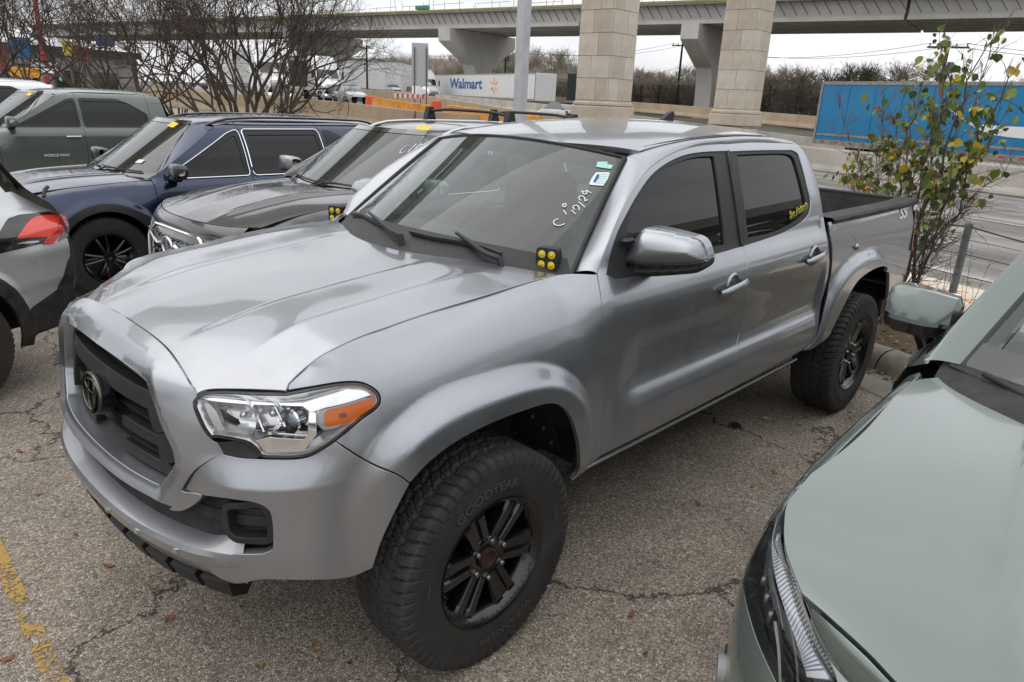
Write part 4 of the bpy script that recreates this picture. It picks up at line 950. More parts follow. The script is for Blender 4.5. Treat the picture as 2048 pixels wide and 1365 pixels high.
# ---- yellow pod lamps on the hood hinges
M_lampy = mat("yellow_pod_lens", (.80, .62, .01), .12, coat=1)
def pod(px_, D, yaw, label):
    p = at(px_[0], px_[1], D); t = thing("pod_light", tuple(p-np.array([0, 0, .075])), label, "light", "yellow pod lights at the windshield corners", yaw)
    b = MB().prism(rounded([(-.043, -.043), (.043, -.043), (.043, .043), (-.043, .043)], .014, 4), -.02, .02, 'x'); b.v = [(x, y, z+.075) for x, y, z in b.v]
    for k in range(9): b.box((.030, 0, .075-.036+.009*k), (.034, .078-.004*abs(k-4), .0035))
    b.build("lamp_body", M_black, t, 40)
    for sy in (-1, 1):
        for sz in (-1, 1):
            c = (-.0215, sy*.0195, .075+sz*.0195)
            r_ = MB().lathe([(-.003, .0175), (-.004, .0165), (.003, .0155)], c, 20, 'x').build("lamp_ring", M_black, t, 60)
            MB().lathe([(-.0, .0160), (-.002, .012), (-.0035, .008), (-.001, .0062), (-.006, .004), (-.007, 0)], c, 20, 'x').build("lamp_lens", M_lampy, t, 60)
    for sy, sz in ((0, 1), (0, -1), (1, 0), (-1, 0)): MB().lathe([(-.0225, .0035), (-.0215, .004), (-.02, .004)], (0, sy*.036, .075+sz*.036), 8, 'x').build("screw", M_satin, t, 60)
    MB().box((.006, 0, .012), (.03, .05, .008), bev=.003).box((.004, -.03, .03), (.02, .005, .05)).box((.004, .03, .03), (.02, .005, .05)).tube([(.0, 0, .0), (.0, 0, -.05)], .008, 8).box((.01, 0, -.03), (.05, .04, .02), bev=.005).build("lamp_bracket", M_black, t, 40)
    return t

pod((1097, 518), 2.66+.0, .35, "yellow cube pod light at the near windshield corner of the silver pickup")
pod((675, 428), 3.95, .35, "yellow cube pod light at the far windshield corner of the silver pickup")
# ================================================================== the other cars
def low_tyre(R=.36, W=.23, rim=.22):
    hw = W/2; prof = [(-hw*.85, rim-.008), (-hw*.98, rim+.02), (-hw, rim+.05), (-hw*.95, R-.02), (-hw*.82, R-.003)]+[(y, R) for y in np.linspace(-hw*.7, hw*.7, 15)]+[(hw*.82, R-.003), (hw*.95, R-.02), (hw, rim+.05), (hw*.85, rim-.008)]
    prof = np.array(prof); n = 180; th = np.linspace(0, 2*math.pi, n, endpoint=False); TH, I = np.meshgrid(th, np.arange(len(prof)), indexing='ij')
    Y = prof[I, 0]; Rr = prof[I, 1].copy(); yn = Y/hw; g = (np.abs(np.abs(yn)-.25) < .06) | ((np.abs(yn) > .5) & (np.mod(TH*60/(2*math.pi)+yn, 1) < .35) & (np.abs(yn) < .9)); Rr -= g*.007
    b = MB().grid(np.stack([Rr*np.cos(TH), Y, Rr*np.sin(TH)], -1), True); b.f = [f[::-1] for f in b.f]
    me = bpy.data.meshes.new("tyre"); me.from_pydata(b.v, [], b.f); me.update(); me.shade_smooth(); me.set_sharp_from_angle(angle=math.radians(30)); return me
def spoke_rim(rim=.22, W=.23, n=10, w=.010):
    o = -W/2; b = MB(); b.lathe([(o+.02, rim-.014), (o+.006, rim-.003), (o+.004, rim+.004), (o+.014, rim+.006)], n=56)
    b.lathe([(o+.02, rim-.014), (o+.05, rim-.028), (W/2-.02, rim-.02)], n=56)
    b.lathe([(o+.06, .062), (o+.028, .055), (o+.024, .034), (o+.02, .032), (o+.019, 0)], n=32)
    for k in range(n):
        a = 2*math.pi*(k//2)/(n//2)+(.22 if k % 2 else -.22)+.3; L = []
        for r in np.linspace(.045, rim-.010, 7):
            t = (r-.045)/(rim-.055); ww = w*(1.25-.4*t); yo = o+.026-.010*math.sin(t*3.1)
            L.append([(r*math.cos(a)-q*math.sin(a), y_, r*math.sin(a)+q*math.cos(a)) for q, y_ in ((-ww*1.3, yo+.04), (-ww, yo+.006), (0, yo), (ww, yo+.006), (ww*1.3, yo+.04))])
        b.grid(np.array(L))
    for k in range(5):
        a = 2*math.pi*k/5; b.lathe([(o+.03, .009), (o+.021, .009), (o+.02, 0)], (.045*math.cos(a), 0, .045*math.sin(a)), 8)
    return b.mesh("rim", 30)
me_lt, me_sr = low_tyre(), spoke_rim()
M_alloy = mat("alloy_wheel", (.42, .43, .44), .3, metal=.9)
def lowheel(parent, x, s, hw, R=.36, rimm=None, spin=0., cap=False):
    w = bpy.data.objects.new("wheel", None); COL.objects.link(w); w.parent = parent; w.location = (x, s*(hw-.13), R-.002); w.rotation_euler = (0, spin, math.pi if s > 0 else 0)
    w.scale = (R/.36,)*3; link("tyre", me_lt, M_tyre, w); link("rim", me_sr, rimm or M_rimblack, w)
    if cap: MB().box((0, -.098, 0), (.026, .004, .030)).build("centre_cap", M_satin, w)
    return w
def carspec(**k):
    d = dict(L0=-.93, L1=3.65, WB=2.69, hw=.93, belt=1.03, zr=1.62, hoodf=.86, hoodr=1.05, xA0=.50, xA1=1.12, xC=3.05, xT=3.30, R=.36, seams=(.44, 1.42, 2.32), dlo=(.62, 2.72), base=.30, cow=.55,
             clad=.0, cladm=None, rails=None, nose=.22, pick=False, tumble=.30, trimm=None, glassm=None, wsm=None, rimm=None, sides=(-1, 1), bed=None, roofm=None, cap=False)
    d.update(k); return d
M_autoglass = glass("car_glass", (.10, .12, .12), .9, .04, ior=1.5)
M_dark_int = mat("seat_fabric", (.03, .03, .032), .8, col2=(.05, .05, .05), scale=10)
def car_surfaces(S, frame=None, side=-1):
    L0, L1, hw, belt, zr = S['L0'], S['L1'], S['hw'], S['belt'], S['zr']
    T = Pchip([(L0-.1, S['hoodf']-.10), (L0+.08, S['hoodf']-.05), (L0+.28, S['hoodf']+.04), (S['xA0']-.5, S['hoodr']-.035), (S['xA0'], S['hoodr']-.01), (S['xA0']+.4, belt+.02), (L1, belt+.04)])
    body = Pchip([(.12, -.10), (.22, -.075), (.30, -.03), (.42, -.012), (.60, -.004), (.75, -.006), (.86, -.0), (belt-.10, -.006), (belt-.03, -.028), (belt+.005, -.06), (belt+.03, -.075),
                  (belt+(zr-belt)*.5, -.075-S['tumble']*.36), (zr-.10, -.075-S['tumble']*.75), (zr-.05, -.10-S['tumble']*.9), (zr-.02, -.14-S['tumble']), (zr, -.22-S['tumble'])])
    ED = S.get('ed', .17); kf = ED/.17; fr_ = Pchip([(-1.2, -.12), (-.70, -.07), (-.55, -.012), (-.3, -.002), (-.2, -.012*kf), (-.12, -.038*kf), (-.06, -.072*kf), (-.03, -.10*kf), (0, -.17*kf), (.02, -.25*kf)])
    nose = Pchip([(.15, -.14), (.25, -.06), (.40, -.01), (.55, .0), (S['hoodf']-.22, -.01), (S['hoodf']-.10, -.04), (S['hoodf']-.04, -.08), (S['hoodf'], -.16), (S['hoodf']+.03, -.25)])
    def e(u, x, z):
        u, x, z = np.broadcast_arrays(np.asarray(u, float), np.asarray(x, float), np.asarray(z, float))
        a = fr_(z-T(x)); b_ = body(z); w = sst(S['xA0']-.15, S['xA0']+.12, x); r = a*(1-w)+b_*w
        wn_ = 1-sst(hw*.75, hw*1.05, u); r = r*(1-wn_)+nose(z)*wn_
        cz = S['R']+.02; R_ = S['R']
        for cx in (0, S['WB']):
            rho = np.where(z > cz, np.hypot((x-cx)/(R_+.055), (z-cz)/(R_+.055)), np.abs(x-cx)/(R_+.055)); r = r+.026*(1-sst(1.12, 1.28, rho))*sst(hw*.9, hw*1.15, u)
        if S.get('side_crease'): r = r+S['side_crease'](x, z)
        return r
    n = S['nose']
    if side < 0: plan = [(L0, 0), (L0+.01, -hw*.3), (L0+.05, -hw*.55), (L0+n*.55, -hw*.78), (L0+n*1.15, -hw*.925), (L0+n*2.2, -hw*.985), (.1, -hw), (S['WB']*.5, -hw), (S['WB'], -hw*.99), (L1-.45, -hw*.965), (L1-.12, -hw*.90)]
    else: plan = [(L0, 0), (L0+.01, hw*.3), (L0+.05, hw*.55), (L0+n*.55, hw*.78), (L0+n*1.15, hw*.925), (L0+n*2.2, hw*.985), (.1, hw), (S['WB']*.5, hw), (S['WB'], hw*.99), (L1-.45, hw*.965), (L1-.12, hw*.90)]
    W_ = Wrap(plan, e, frame, side)
    hc = Pchip([(L0-.05, S['hoodf']-.03), (L0+.03, S['hoodf']+.01), (L0+.14, S['hoodf']+.05), (L0+.4, S['hoodf']*.45+S['hoodr']*.55+.03), (S['xA0']-.55, S['hoodr']+.025), (S['xA0']+.2, S['hoodr']+.05)])
    yb = hw-ED
    def hz(x, y):
        x, y = np.broadcast_arrays(np.asarray(x, float), np.asarray(y, float)); t = np.clip(np.abs(y)/yb, 0, 1.2); c = hc(x); s_ = T(x)+.004
        k = sst(L0+.1, L0+.5, x)
        return c+(s_-c)*(.3*t+.7*t**3)+k*S.get('crease', .010)*np.exp(-((np.abs(y)-(.42+.10*x))/.05)**2)
    H = Height(hz, frame)
    rc = Pchip([(S['xA1']-.1, zr-.03), (S['xA1']+.15, zr+.01), (S['xA1']+.7, zr+.035), (S['xC'], zr+.01), (S['xT'], zr-.05)])
    ye = hw-.14-S['tumble']
    def rz_(x, y): t = np.abs(np.asarray(y, float))/ye; return rc(x)-.045*t**2-.012*t**8
    def wx(y, z):
        y = np.asarray(y, float); t = (np.asarray(z, float)-S['hoodr'])/(zr-S['hoodr']); x0 = S['xA0']-.20; x1 = S['xA1']-.10
        return x0+(x1-x0)*t+(.42-.12*t)*y*y
    return W_, H, Height(rz_, frame), XField(wx, frame), T, yb, ye
def build_car(S, root, P, frame=None):
    L0, L1, hw, belt, zr = S['L0'], S['L1'], S['hw'], S['belt'], S['zr']; R_ = S['R']; ws = {}
    trim = S['trimm'] or M_rubber; gl_ = S['glassm'] or gl_side
    zside = lambda x: np.interp(x, [S['xA0']-.02, S['xA1']+.05, S['xA1']+.35, S['xC']-.25, S['xC']+.1, S['xT']], [belt+.02, zr-.085, zr-.02, zr-.02, zr-.06, belt+.1])
    for side in S['sides']:
        W, H, RF, WX, T, yb, ye = car_surfaces(S, frame, side); ws[side] = W
        U = lambda pts: np.array([(W.u_of_x(x), z) for x, z in pts])
        def arch(cx, a0, a1, n=16): return [(cx+(R_+.05)*math.cos(t), R_+.02+(R_+.05)*math.sin(t)) for t in np.linspace(a0, a1, n)]
        s0, s1, s2 = S['seams']; b0 = S['base']; g = .004
        u0 = .0
        # nose and fender, given in (u, z) for the nose
        a_ = arch(0, math.pi+.25, -.25); Ua = [(W.u_of_x(x), z) for x, z in a_]
        uc = W.u_of_x(s0-g)
        xs = np.linspace(s0-g, L0+.42, 12)
        top = [(W.u_of_x(x), float(T(x)) if x < S['xA0']+.0 else float(T(x))) for x in xs]
        fen = [(hw*.62, b0-.04)]+Ua+[(uc, b0)]+top+[(hw*.80, S['hoodf']-.055), (hw*.62, S['hoodf']-.06)]
        panel("front_fender", W, fen, P, root, .022, .02)
        def door(xa, xb, nm, zlo=b0):
            pts = [(xa+g, zlo), (xb-g, zlo)]
            up = [(x, float(zside(x))) for x in np.linspace(xb-g, xa+g, 10)]
            return U(pts+up)
        def winpoly(xa, xb, inset_):
            lo_ = [(x, belt+.035+inset_) for x in np.linspace(xa, xb, 4)]; hi_ = []
            for x in np.linspace(xb, xa, 8):
                z = min(zr-.105-inset_, float(np.interp(x, [S['dlo'][0], S['xA1']+.25], [belt+.04, zr-.105]))-inset_*1.6, float(np.interp(x, [S['dlo'][1]-.45, S['dlo'][1]], [zr-.105, belt+.16])))
                hi_.append((x, max(z, belt+.045+inset_)))
            return rounded(U(lo_+hi_), .03, 4)
        x_f = max(s0+.06, S['dlo'][0])
        fdp = door(s0, s1, 'f'); rdp = door(s1, s2, 'r')
        ar = arch(S['WB'], math.pi-.02, math.pi*.55, 8); rl = [(S['WB']-(R_+.06), b0), (S['WB']-(R_+.06), R_+.02)]+[p for p in ar if p[0] < s2-g]
        rdp = U([(s1+g, b0)]+rl+[(s2-g, max(p[1] for p in rl)+.02)]+[(x, float(zside(x))) for x in np.linspace(s2-g, s1+g, 10)])
        wf, wr = winpoly(x_f, s1-.03, 0), winpoly(s1+.03, min(s2-.04, S['dlo'][1]-.05), 0)
        for nm, dp, wp, wi in (("front_door", fdp, wf, winpoly(x_f+.05, s1-.06, .022)), ("rear_door", rdp, wr, winpoly(s1+.06, min(s2-.07, S['dlo'][1]-.08), .022))):
            d_ = panel(nm, W, dp, P, root, .026, .02, [wp], hole_th=.012)
            if nm == "rear_door" or True: panel("window_trim", W, inset(wp, -.008), trim, d_, .03, .012, [wi], off=.001)
            panel("window_glass", W, inset(wi, -.005), gl_, d_, .04, .003, off=-.008)
            if S.get('chrome'):
                q = densify(inset(wp, -.012), .04); MB().tube([tuple(p) for p in W.P(q[:, 0], q[:, 1])+W.N(q[:, 0], q[:, 1])*.010], .0052, 5, False).build("chrome_strip", M_chrome, d_, 60)
        if S['trimm']: pass
        # rear quarter
        if not S['pick']:
            a2 = arch(S['WB'], math.pi*.55, -.25, 12); a2 = [p for p in a2 if p[0] > s2+g]
            q_ = U([(s2+g, max(p[1] for p in a2)+.02)]+a2+[(L1-.3, b0), (L1-.14, b0+.05), (L1-.10, belt-.05), (S['xT']+.05, belt+.1)]+[(x, float(zside(x))) for x in np.linspace(S['xT'], s2+g, 8)])
            qw = winpoly(s2+.03, S['dlo'][1], .0)
            quarter = panel("rear_quarter", W, q_, P, root, .026, .02, [qw] if S['dlo'][1] > s2+.2 else [])
            if S['dlo'][1] > s2+.2:
                panel("quarter_trim", W, inset(qw, -.01), trim, quarter, .03, .01, off=.001); panel("quarter_glass", W, inset(qw, .022), gl_, quarter, .04, .003, off=.004)
        else:
            q_ = U([(s2+g, b0), (s2+.10, b0), (s2+.10, belt)]+[(x, float(zside(x))) for x in np.linspace(S['xT'], s2+g, 6)]); panel("cab_corner", W, q_, P, root, .026, .02)
            a2 = arch(S['WB'], math.pi+.25, -.25, 20); bq = U([(s2+.13, b0)]+[p for p in a2]+[(L1-.3, b0+.05), (L1-.14, b0+.1), (L1-.12, belt-.02), (s2+.13, belt-.02)]); panel("bed_side", W, bq, P, root, .028, .02)
        # arch and sill cladding
        if S['clad']:
            for cx in (0, S['WB']):
                o_ = [(cx+(R_+.05+S['clad'])*math.cos(t), R_+.02+(R_+.05+S['clad'])*math.sin(t)) for t in np.linspace(math.pi+.2, -.2, 22)]; i_ = [(cx+(R_+.04)*math.cos(t), R_+.02+(R_+.04)*math.sin(t)) for t in np.linspace(-.2, math.pi+.2, 22)]
                panel("arch_cladding", W, U(o_+i_), S['cladm'] or M_dustblack, root, .026, .02, off=.006)
            panel("sill_cladding", W, U([(R_+.03, b0-.07), (S['WB']-R_-.03, b0-.07), (S['WB']-R_-.03, b0+.06), (R_+.03, b0+.06)]), S['cladm'] or M_dustblack, root, .05, .02, off=.006)
        # black backing added so the door gaps read as dark shade
        panel("gap_backing", W, U([(.42, b0), (S['WB']-R_-.02, b0), (S['WB']-R_-.02, belt-.02), (.42, belt-.06)]), M_void, root, .08, 0, off=-.03)
        # wheels
        for cx in (0, S['WB']):
            lowheel(root, cx, side, hw, R_, S['rimm'], rnd.random()*3, S['cap'])
            A = [(cx+(R_+.09)*math.cos(t), R_+.02+(R_+.09)*math.sin(t)) for t in np.linspace(.1, math.pi-.1, 18)]
            b = MB().grid(np.array([[(x, side*y_, z) for y_ in (hw-.05, hw-.2, hw-.42)] for x, z in A])); b.prism(A, side*(hw-.42)-.004, side*(hw-.42)+.004, 'y'); b.build("wheel_liner", M_void, root)
        # door mirrors and handles
        c_ = W.P(np.array([W.u_of_x(s0+.16)]), np.array([belt+.07]))[0]
        Mm = MB(); sec = []
        for t, sx_, sz_ in ((0, .05, .045), (.12, .07, .062), (.5, .075, .07), (.88, .07, .066), (.97, .06, .055), (1, .03, .03)):
            yy_ = c_[1]+side*(.10+.20*t); sec.append([(c_[0]+.02+sx_*math.copysign(abs(math.cos(q))**.6, math.cos(q))-.02*t, yy_, c_[2]+.04+sz_*math.copysign(abs(math.sin(q))**.6, math.sin(q))*(1-.25*math.cos(q))) for q in np.linspace(0, 2*math.pi, 25)])
        mm = gridsurf("door_mirror", np.array(sec), S.get('mirm') or P, root, side > 0)
        MB().box((c_[0]+.02, c_[1]+side*.08, c_[2]-.04), (.08, .18, .045), bev=.015).build("mirror_arm", M_black, mm, 40)
        for xh in (s1-.16, s2-.16):
            h_ = W.P(np.array([W.u_of_x(xh)]), np.array([belt-.10]))[0]; MB().box((h_[0], h_[1]+side*.022, h_[2]), (.20, .016, .026), bev=.007).box((h_[0]-.08, h_[1]+side*.01, h_[2]), (.02, .03, .02)).box((h_[0]+.08, h_[1]+side*.01, h_[2]), (.02, .03, .02)).build("door_handle", S.get('hanm') or P, root, 40)
        # A pillar
        pa = np.array([WX.P(y_, z_) for y_, z_ in zip(np.linspace(side*(hw-.17), side*(ye-.02), 12), np.linspace(S['hoodr']+.01, zr-.045, 12))]).reshape(-1, 3)
        pb = W.P(*U([(x, float(zside(x))) for x in np.linspace(S['xA0']-.02, S['xA1']+.1, 14)]).T)
        loft("roof_pillar", pa, pb, P, root, 24, 6, .012, (-.3, side, .6), side > 0)
        xr_ = np.linspace(S['xA1']+.1, S['xT']-.05, 24); ra = np.stack([xr_, np.full(24, side*ye), RF.f(xr_, side*ye)], -1); rb = W.P(*U([(x, float(zside(x))) for x in xr_]).T)
        loft("roof_side", ra, rb, P, root, 30, 5, .01, (0, side, 1), side > 0)
        if S['rails']:
            pts = [(x, side*(ye+.03), float(RF.f(x, ye))+.045*min(1, (x-S['xA1']-.05)*5+.1, (S['xC']+.1-x)*5+.1)) for x in np.linspace(S['xA1']+.05, S['xC']+.08, 20)]
            MB().tube(pts, .014, 8).build("roof_rail", S['rails'], root, 60)
    # hood, roof, glass
    xr2 = lambda y: S['xA0']-.24+.30*(y/yb)**2
    ys = np.linspace(-yb, yb, 25); fx = lambda y: L0+.10+.16*(y/yb)**2+.05*(abs(y)/yb)**6
    op = [(fx(y), y) for y in ys]+[(L0+.60, yb), (xr2(yb), yb)]+[(xr2(y), y) for y in ys[::-1]]+[(L0+.60, -yb)]
    panel("hood", H, inset(op, .003), P, root, .028, .018)
    gx_ = np.linspace(0, 1, 40); G = []
    for y in np.linspace(-ye, ye, 25):
        x0 = float(WX.f(y, zr-.03)); G.append([(x0+(S['xT']-x0)*t, y, float(RF.f(x0+(S['xT']-x0)*t, y))) for t in gx_])
    gridsurf("roof", np.array(G).transpose(1, 0, 2), S['roofm'] or P, root)
    Gw = []
    for t in np.linspace(0, 1, 18):
        z = S['hoodr']+.0+(zr-.02-S['hoodr'])*t; hwid = (hw-.17)+(ye-.02-(hw-.17))*t; Gw.append([(float(WX.f(y, z)), y, z+(.0 if t < 1 else 0)) for y in np.linspace(-hwid, hwid, 31)])
    wsh = gridsurf("windshield", np.array(Gw), S['wsm'] or gw, root)
    gb_ = MB()
    for t0, t1 in ((.0, .08), (.93, 1.0)):
        Gq = []
        for t in (t0, t1):
            z = S['hoodr']+(zr-.02-S['hoodr'])*t; hwid = (hw-.17)+(ye-.02-(hw-.17))*t; Gq.append([(float(WX.f(y, z))-.003, y, z+.003) for y in np.linspace(-hwid, hwid, 21)])
        gb_.grid(np.array(Gq))
    gb_.build("glass_border", M_gloss, wsh)
    # cowl
    Gc = [[(xr2(y)+(float(WX.f(y, S['hoodr']+.01))-xr2(y))*t, y, float(H.f(xr2(y), y))-.015-.01*math.sin(3*t)) for y in np.linspace(-yb, yb, 15)] for t in np.linspace(0, 1.15, 4)]
    gridsurf("cowl", np.array(Gc), M_dustblack, root, True)
    b = MB()
    for y0, y1, pv in ((-.62, -.05, .05), (.0, .52, .60)):
        pts = [(float(WX.f(y, S['hoodr']+.05))-.02, y, S['hoodr']+.055+.03*(y-y0)) for y in np.linspace(y0, y1, 8)]; b.tube(pts, .008, 5); b.tube([(xr2(pv)+.05, pv, S['hoodr']+.01), ((xr2(pv)+.05+pts[4][0])/2, (pv+pts[4][1])/2, S['hoodr']+.06), pts[4]], .009, 5)
    b.build("wiper", M_black, root, 50)
    # lower nose, bumper, tail
    W = ws[S['sides'][0]]
    if S.get('front', True):
        nb = [(-hw*.62, S['hoodf']-.065), (hw*.62, S['hoodf']-.065), (hw*.62, b0-.04), (-hw*.62, b0-.04)]; panel("front_bumper", W, nb, P, root, .03, .02)
        # panel from nose to hood edge
        top = [[(L0+.0+.05, 0, 0)]]
        Gn = []
        for u in np.linspace(-hw*.80, hw*.80, 40):
            a = W.P(np.array([u]), np.array([S['hoodf']-.062]))[0]; y = float(a[1]); yq = np.clip(y, -yb, yb); q = np.array([fx(yq)-.004, yq, float(H.f(fx(yq), yq))-.004]); m_ = (a+q)/2+np.array([-.018, 0, .012]); Gn.append([(1-t)**2*a+2*t*(1-t)*m_+t*t*q for t in np.linspace(0, 1, 6)])
        gridsurf("nose_panel", np.array(Gn).transpose(1, 0, 2), P, root, True)
    if not S['pick']:
        Gt = []
        for z, x, w in ((b0, L1-.10, .86), (b0+.2, L1, .90), (belt-.15, L1-.02, .92), (belt, L1-.08, .91), (belt+.12, L1-.20, .84), (zr-.10, S['xT']+.05, .64), (zr-.04, S['xT'], .60)):
            Gt.append([(x-.10*abs(a)**4, a*hw*w, z) for a in np.linspace(-1, 1, 21)])
        tg_ = gridsurf("tailgate", crspl_rows(Gt), P, root, True)
        Gg = [[(x+.012-.10*abs(a)**4, a*hw*w*.86, z) for a in np.linspace(-1, 1, 15)] for z, x, w in ((belt+.08, L1-.165, .85), (zr-.12, S['xT']+.065, .66))]; gridsurf("rear_glass", np.array(Gg), gl_, tg_, True)
    else:
        MB().box(((s2+.13+L1-.12)/2, 0, .75), (L1-.12-s2-.13, hw*1.8, .05)).box((L1-.13, 0, (belt+.55)/2-.01), (.05, hw*1.86, belt-.58)).box((s2+.12, 0, .8), (.04, hw*1.7, .4)).build("bed_box", P, root, 40)
        Gb = [[(S['xT']+(.10)*(1-t)-.0, a*(hw*(.90-.24*t)), belt+(zr-.05-belt)*t) for a in np.linspace(-1, 1, 9)] for t in (0, .5, 1)]; gridsurf("cab_back", np.array(Gb), P, root, True)
        for s_ in (-1, 1): MB().box((L1-.16, s_*hw*.93, belt-.18), (.10, .05, .30), bev=.012).build("tail_light", M_red, root, 40)
    MB().box(((L0+L1)/2, 0, .42), (L1-L0-.5, hw*1.25, .22)).box((S['WB']/2, 0, .55), (1.4, hw*1.6, .3)).box((L0+.5, 0, .6), (.5, hw*1.2, .35)).build("underbody", M_void, root)
    for (x_, y_) in ((1.45, -.38), (1.45, .38), (2.35, -.38), (2.35, .38)):
        MB().box((x_+.28, y_, belt-.12), (.16, .46, .62), bev=.05).box((x_, y_, belt-.42), (.5, .48, .14), bev=.04).box((x_+.30, y_, belt+.28), (.11, .24, .17), bev=.04).build("seat", M_dark_int, root, 40)
    MB().box((S['xA0']+.22, 0, belt-.10), (.5, hw*1.45, .16), bev=.05).build("dashboard", M_dark_int, root, 40)
    return ws, H, RF, WX
def crspl_rows(G):
    G = np.array(G, float); return np.stack([crspline(G[:, j], 4) for j in range(G.shape[1])], 1)
M_yel = mat("yellow_tag", (.85, .55, .03), .6)
M_sticker = mat("paper_sticker", (.62, .72, .70), .6)
M_marker = mat("white_marker", (.82, .84, .82), .7)
def on_ws(WX, y, z, d=.006):
    P = WX.P(np.array([y]), np.array([z]))[0]; n = WX.N(np.array([y]), np.array([z]))[0]
    ex = WX.P(np.array([y-.02]), np.array([z]))[0]-P; ey = WX.P(np.array([y]), np.array([z+.02]))[0]-P
    return P+n*d, ex/np.linalg.norm(ex), ey/np.linalg.norm(ey), n
def ws_tag(WX, y, z, w, h, m, name, parent, rot=0):
    o, ex, ey, n = on_ws(WX, y, z); ca, sa = math.cos(rot), math.sin(rot); a, b_ = ex*ca+ey*sa, ey*ca-ex*sa
    q = [o+a*sx*w/2+b_*sy*h/2 for sx, sy in ((-1, -1), (1, -1), (1, 1), (-1, 1))]; b = MB(); b.add([tuple(p) for p in q]+[tuple(p+n*.001) for p in q], [(0, 1, 2, 3), (4, 5, 6, 7), (0, 1, 5, 4), (1, 2, 6, 5), (2, 3, 7, 6), (3, 0, 4, 7)]); return b.build(name, m, parent)
# black backing added to darken the door gaps, and cabin of the silver pickup
panel("gap_backing", TS, [(TS.u_of_x(.46), .50), (TS.u_of_x(2.66), .54), (TS.u_of_x(2.72), 1.2), (TS.u_of_x(.46), 1.19)], M_void, truck, .08, 0, off=-.028)
MB().box((-.1, 0, .80), (1.1, 1.25, .45), bev=.05).build("engine_bay", M_void, truck)
for (x_, y_) in ((1.42, -.38), (1.42, .38), (2.25, -.38), (2.25, .38)):
    MB().box((x_+.20, y_, 1.20), (.15, .5, .60), bev=.05).box((x_-.05, y_, .92), (.5, .5, .14), bev=.04).box((x_+.23, y_, 1.555), (.09, .25, .15), bev=.035).build("seat", M_dark_int, truck, 40)
MB().box((.82, 0, 1.16), (.42, 1.44, .16), bev=.05).build("dashboard", mat("dash_grey", (.05, .052, .05), .7), truck, 40)
MB().tube([(.98+.05*math.cos(t), -.38+.18*math.sin(t), 1.22+.17*math.cos(t)) for t in np.linspace(0, 2*math.pi, 25)], .014, 6, False).build("steering_wheel", M_black, truck, 60)
# marker scrawl, stickers and camera housing on the windshield
def scrawl(WX, strokes, o2, sc_, rot, parent, r=.0035, m=None):
    """handwriting as short pen strokes: letters drawn with bends"""
    b = MB()
    for st in strokes:
        pts = []
        for a, c in crspline(st, 5):
            y = o2[0]-(a*math.cos(rot)-c*math.sin(rot))*sc_; z = o2[1]+(a*math.sin(rot)+c*math.cos(rot))*sc_; P, ex, ey, n = on_ws(WX, y, z, .003); pts.append(tuple(P))
        b.tube(pts, r, 4)
    return b.build("marker_writing", m or M_marker, parent)
def px_scrawl(surf, strokes, Zt, parent, r):
    b = MB()
    for st in strokes: b.tube([tuple(p) for p in surf.pts(crspline(Z(*Zt, st), 5), .003)], r, 4)
    return b.build("marker_writing", M_marker, parent)
ZW = (600, 230, .3418)
px_scrawl(WS, [[(1510, 612), (1485, 628), (1490, 645), (1520, 652), (1548, 640)], [(1559, 586), (1541, 562)], [(1547, 523), (1537, 532), (1543, 543), (1555, 538), (1556, 527), (1547, 523)],
    [(1613, 585), (1588, 562)], [(1606, 560), (1598, 540), (1622, 535), (1634, 552), (1632, 562)], [(1668, 545), (1630, 512)], [(1640, 505), (1632, 485), (1655, 480), (1668, 498), (1668, 508), (1684, 500)],
    [(1668, 455), (1650, 450), (1662, 468), (1680, 462), (1675, 445), (1705, 462)]], ZW, truck, .0024)
st1 = panel("inspection_sticker", WS, rounded(WS.hit(Z(*ZW, [(1722, 340), (1815, 340), (1785, 420), (1690, 412)])), .006, 3), M_sticker, truck, .03, 0, off=.003)
panel("sticker_print", WS, WS.hit(Z(*ZW, [(1738, 352), (1752, 352), (1748, 375), (1738, 385), (1730, 400), (1715, 398)])), mat("sticker_blue", (.03, .08, .28), .6), st1, .006, 0, off=.0045)
for k in range(5): panel("sticker_line", WS, WS.hit(Z(*ZW, [(1757-6*k, 350+13*k), (1805-6*k, 352+13*k), (1804-6*k, 354+13*k), (1756-6*k, 352+13*k)])), mat("sticker_ink%d" % k, (.25, .38, .38), .6), st1, .004, 0, off=.0045)
panel("registration_sticker", WS, WS.hit(Z(*ZW, [(1742, 278), (1800, 278), (1798, 292), (1832, 298), (1820, 320), (1732, 308)])), mat("mint_sticker", (.35, .62, .55), .6), truck, .03, 0, off=.003)
# ------------------------------------------------------------------ blue crossover
P_blue = paint("blue_metallic_paint", (.004, .014, .050), .7, .24, .02, (.12, .13, .15), flake=.2)
S_blue = carspec(L0=-.86, L1=3.68, WB=2.70, hw=.93, belt=1.01, zr=1.56, hoodf=.90, hoodr=1.03, xA0=.45, xA1=1.10, xC=3.1, xT=3.35, R=.365, seams=(.46, 1.43, 2.36), dlo=(.60, 2.95), clad=.055, rails=M_gloss, mirm=M_gloss, hanm=P_blue, cap=True, chrome=True, cladm=M_black, roofm=P_blue, wsm=None)
blue = thing("blue_crossover", (.65, 5.55, -.02), "dark blue crossover with chrome window line and black wheels, behind the dark grey crossover", "car")
ws_b, Hb, _, WXb = build_car(S_blue, blue, P_blue)
ws_tag(WXb, -.28, 1.49, .13, .07, M_yel, "dealer_tag", blue, -.2); ws_tag(WXb, -.45, 1.16, .08, .05, M_sticker, "registration_sticker", blue)
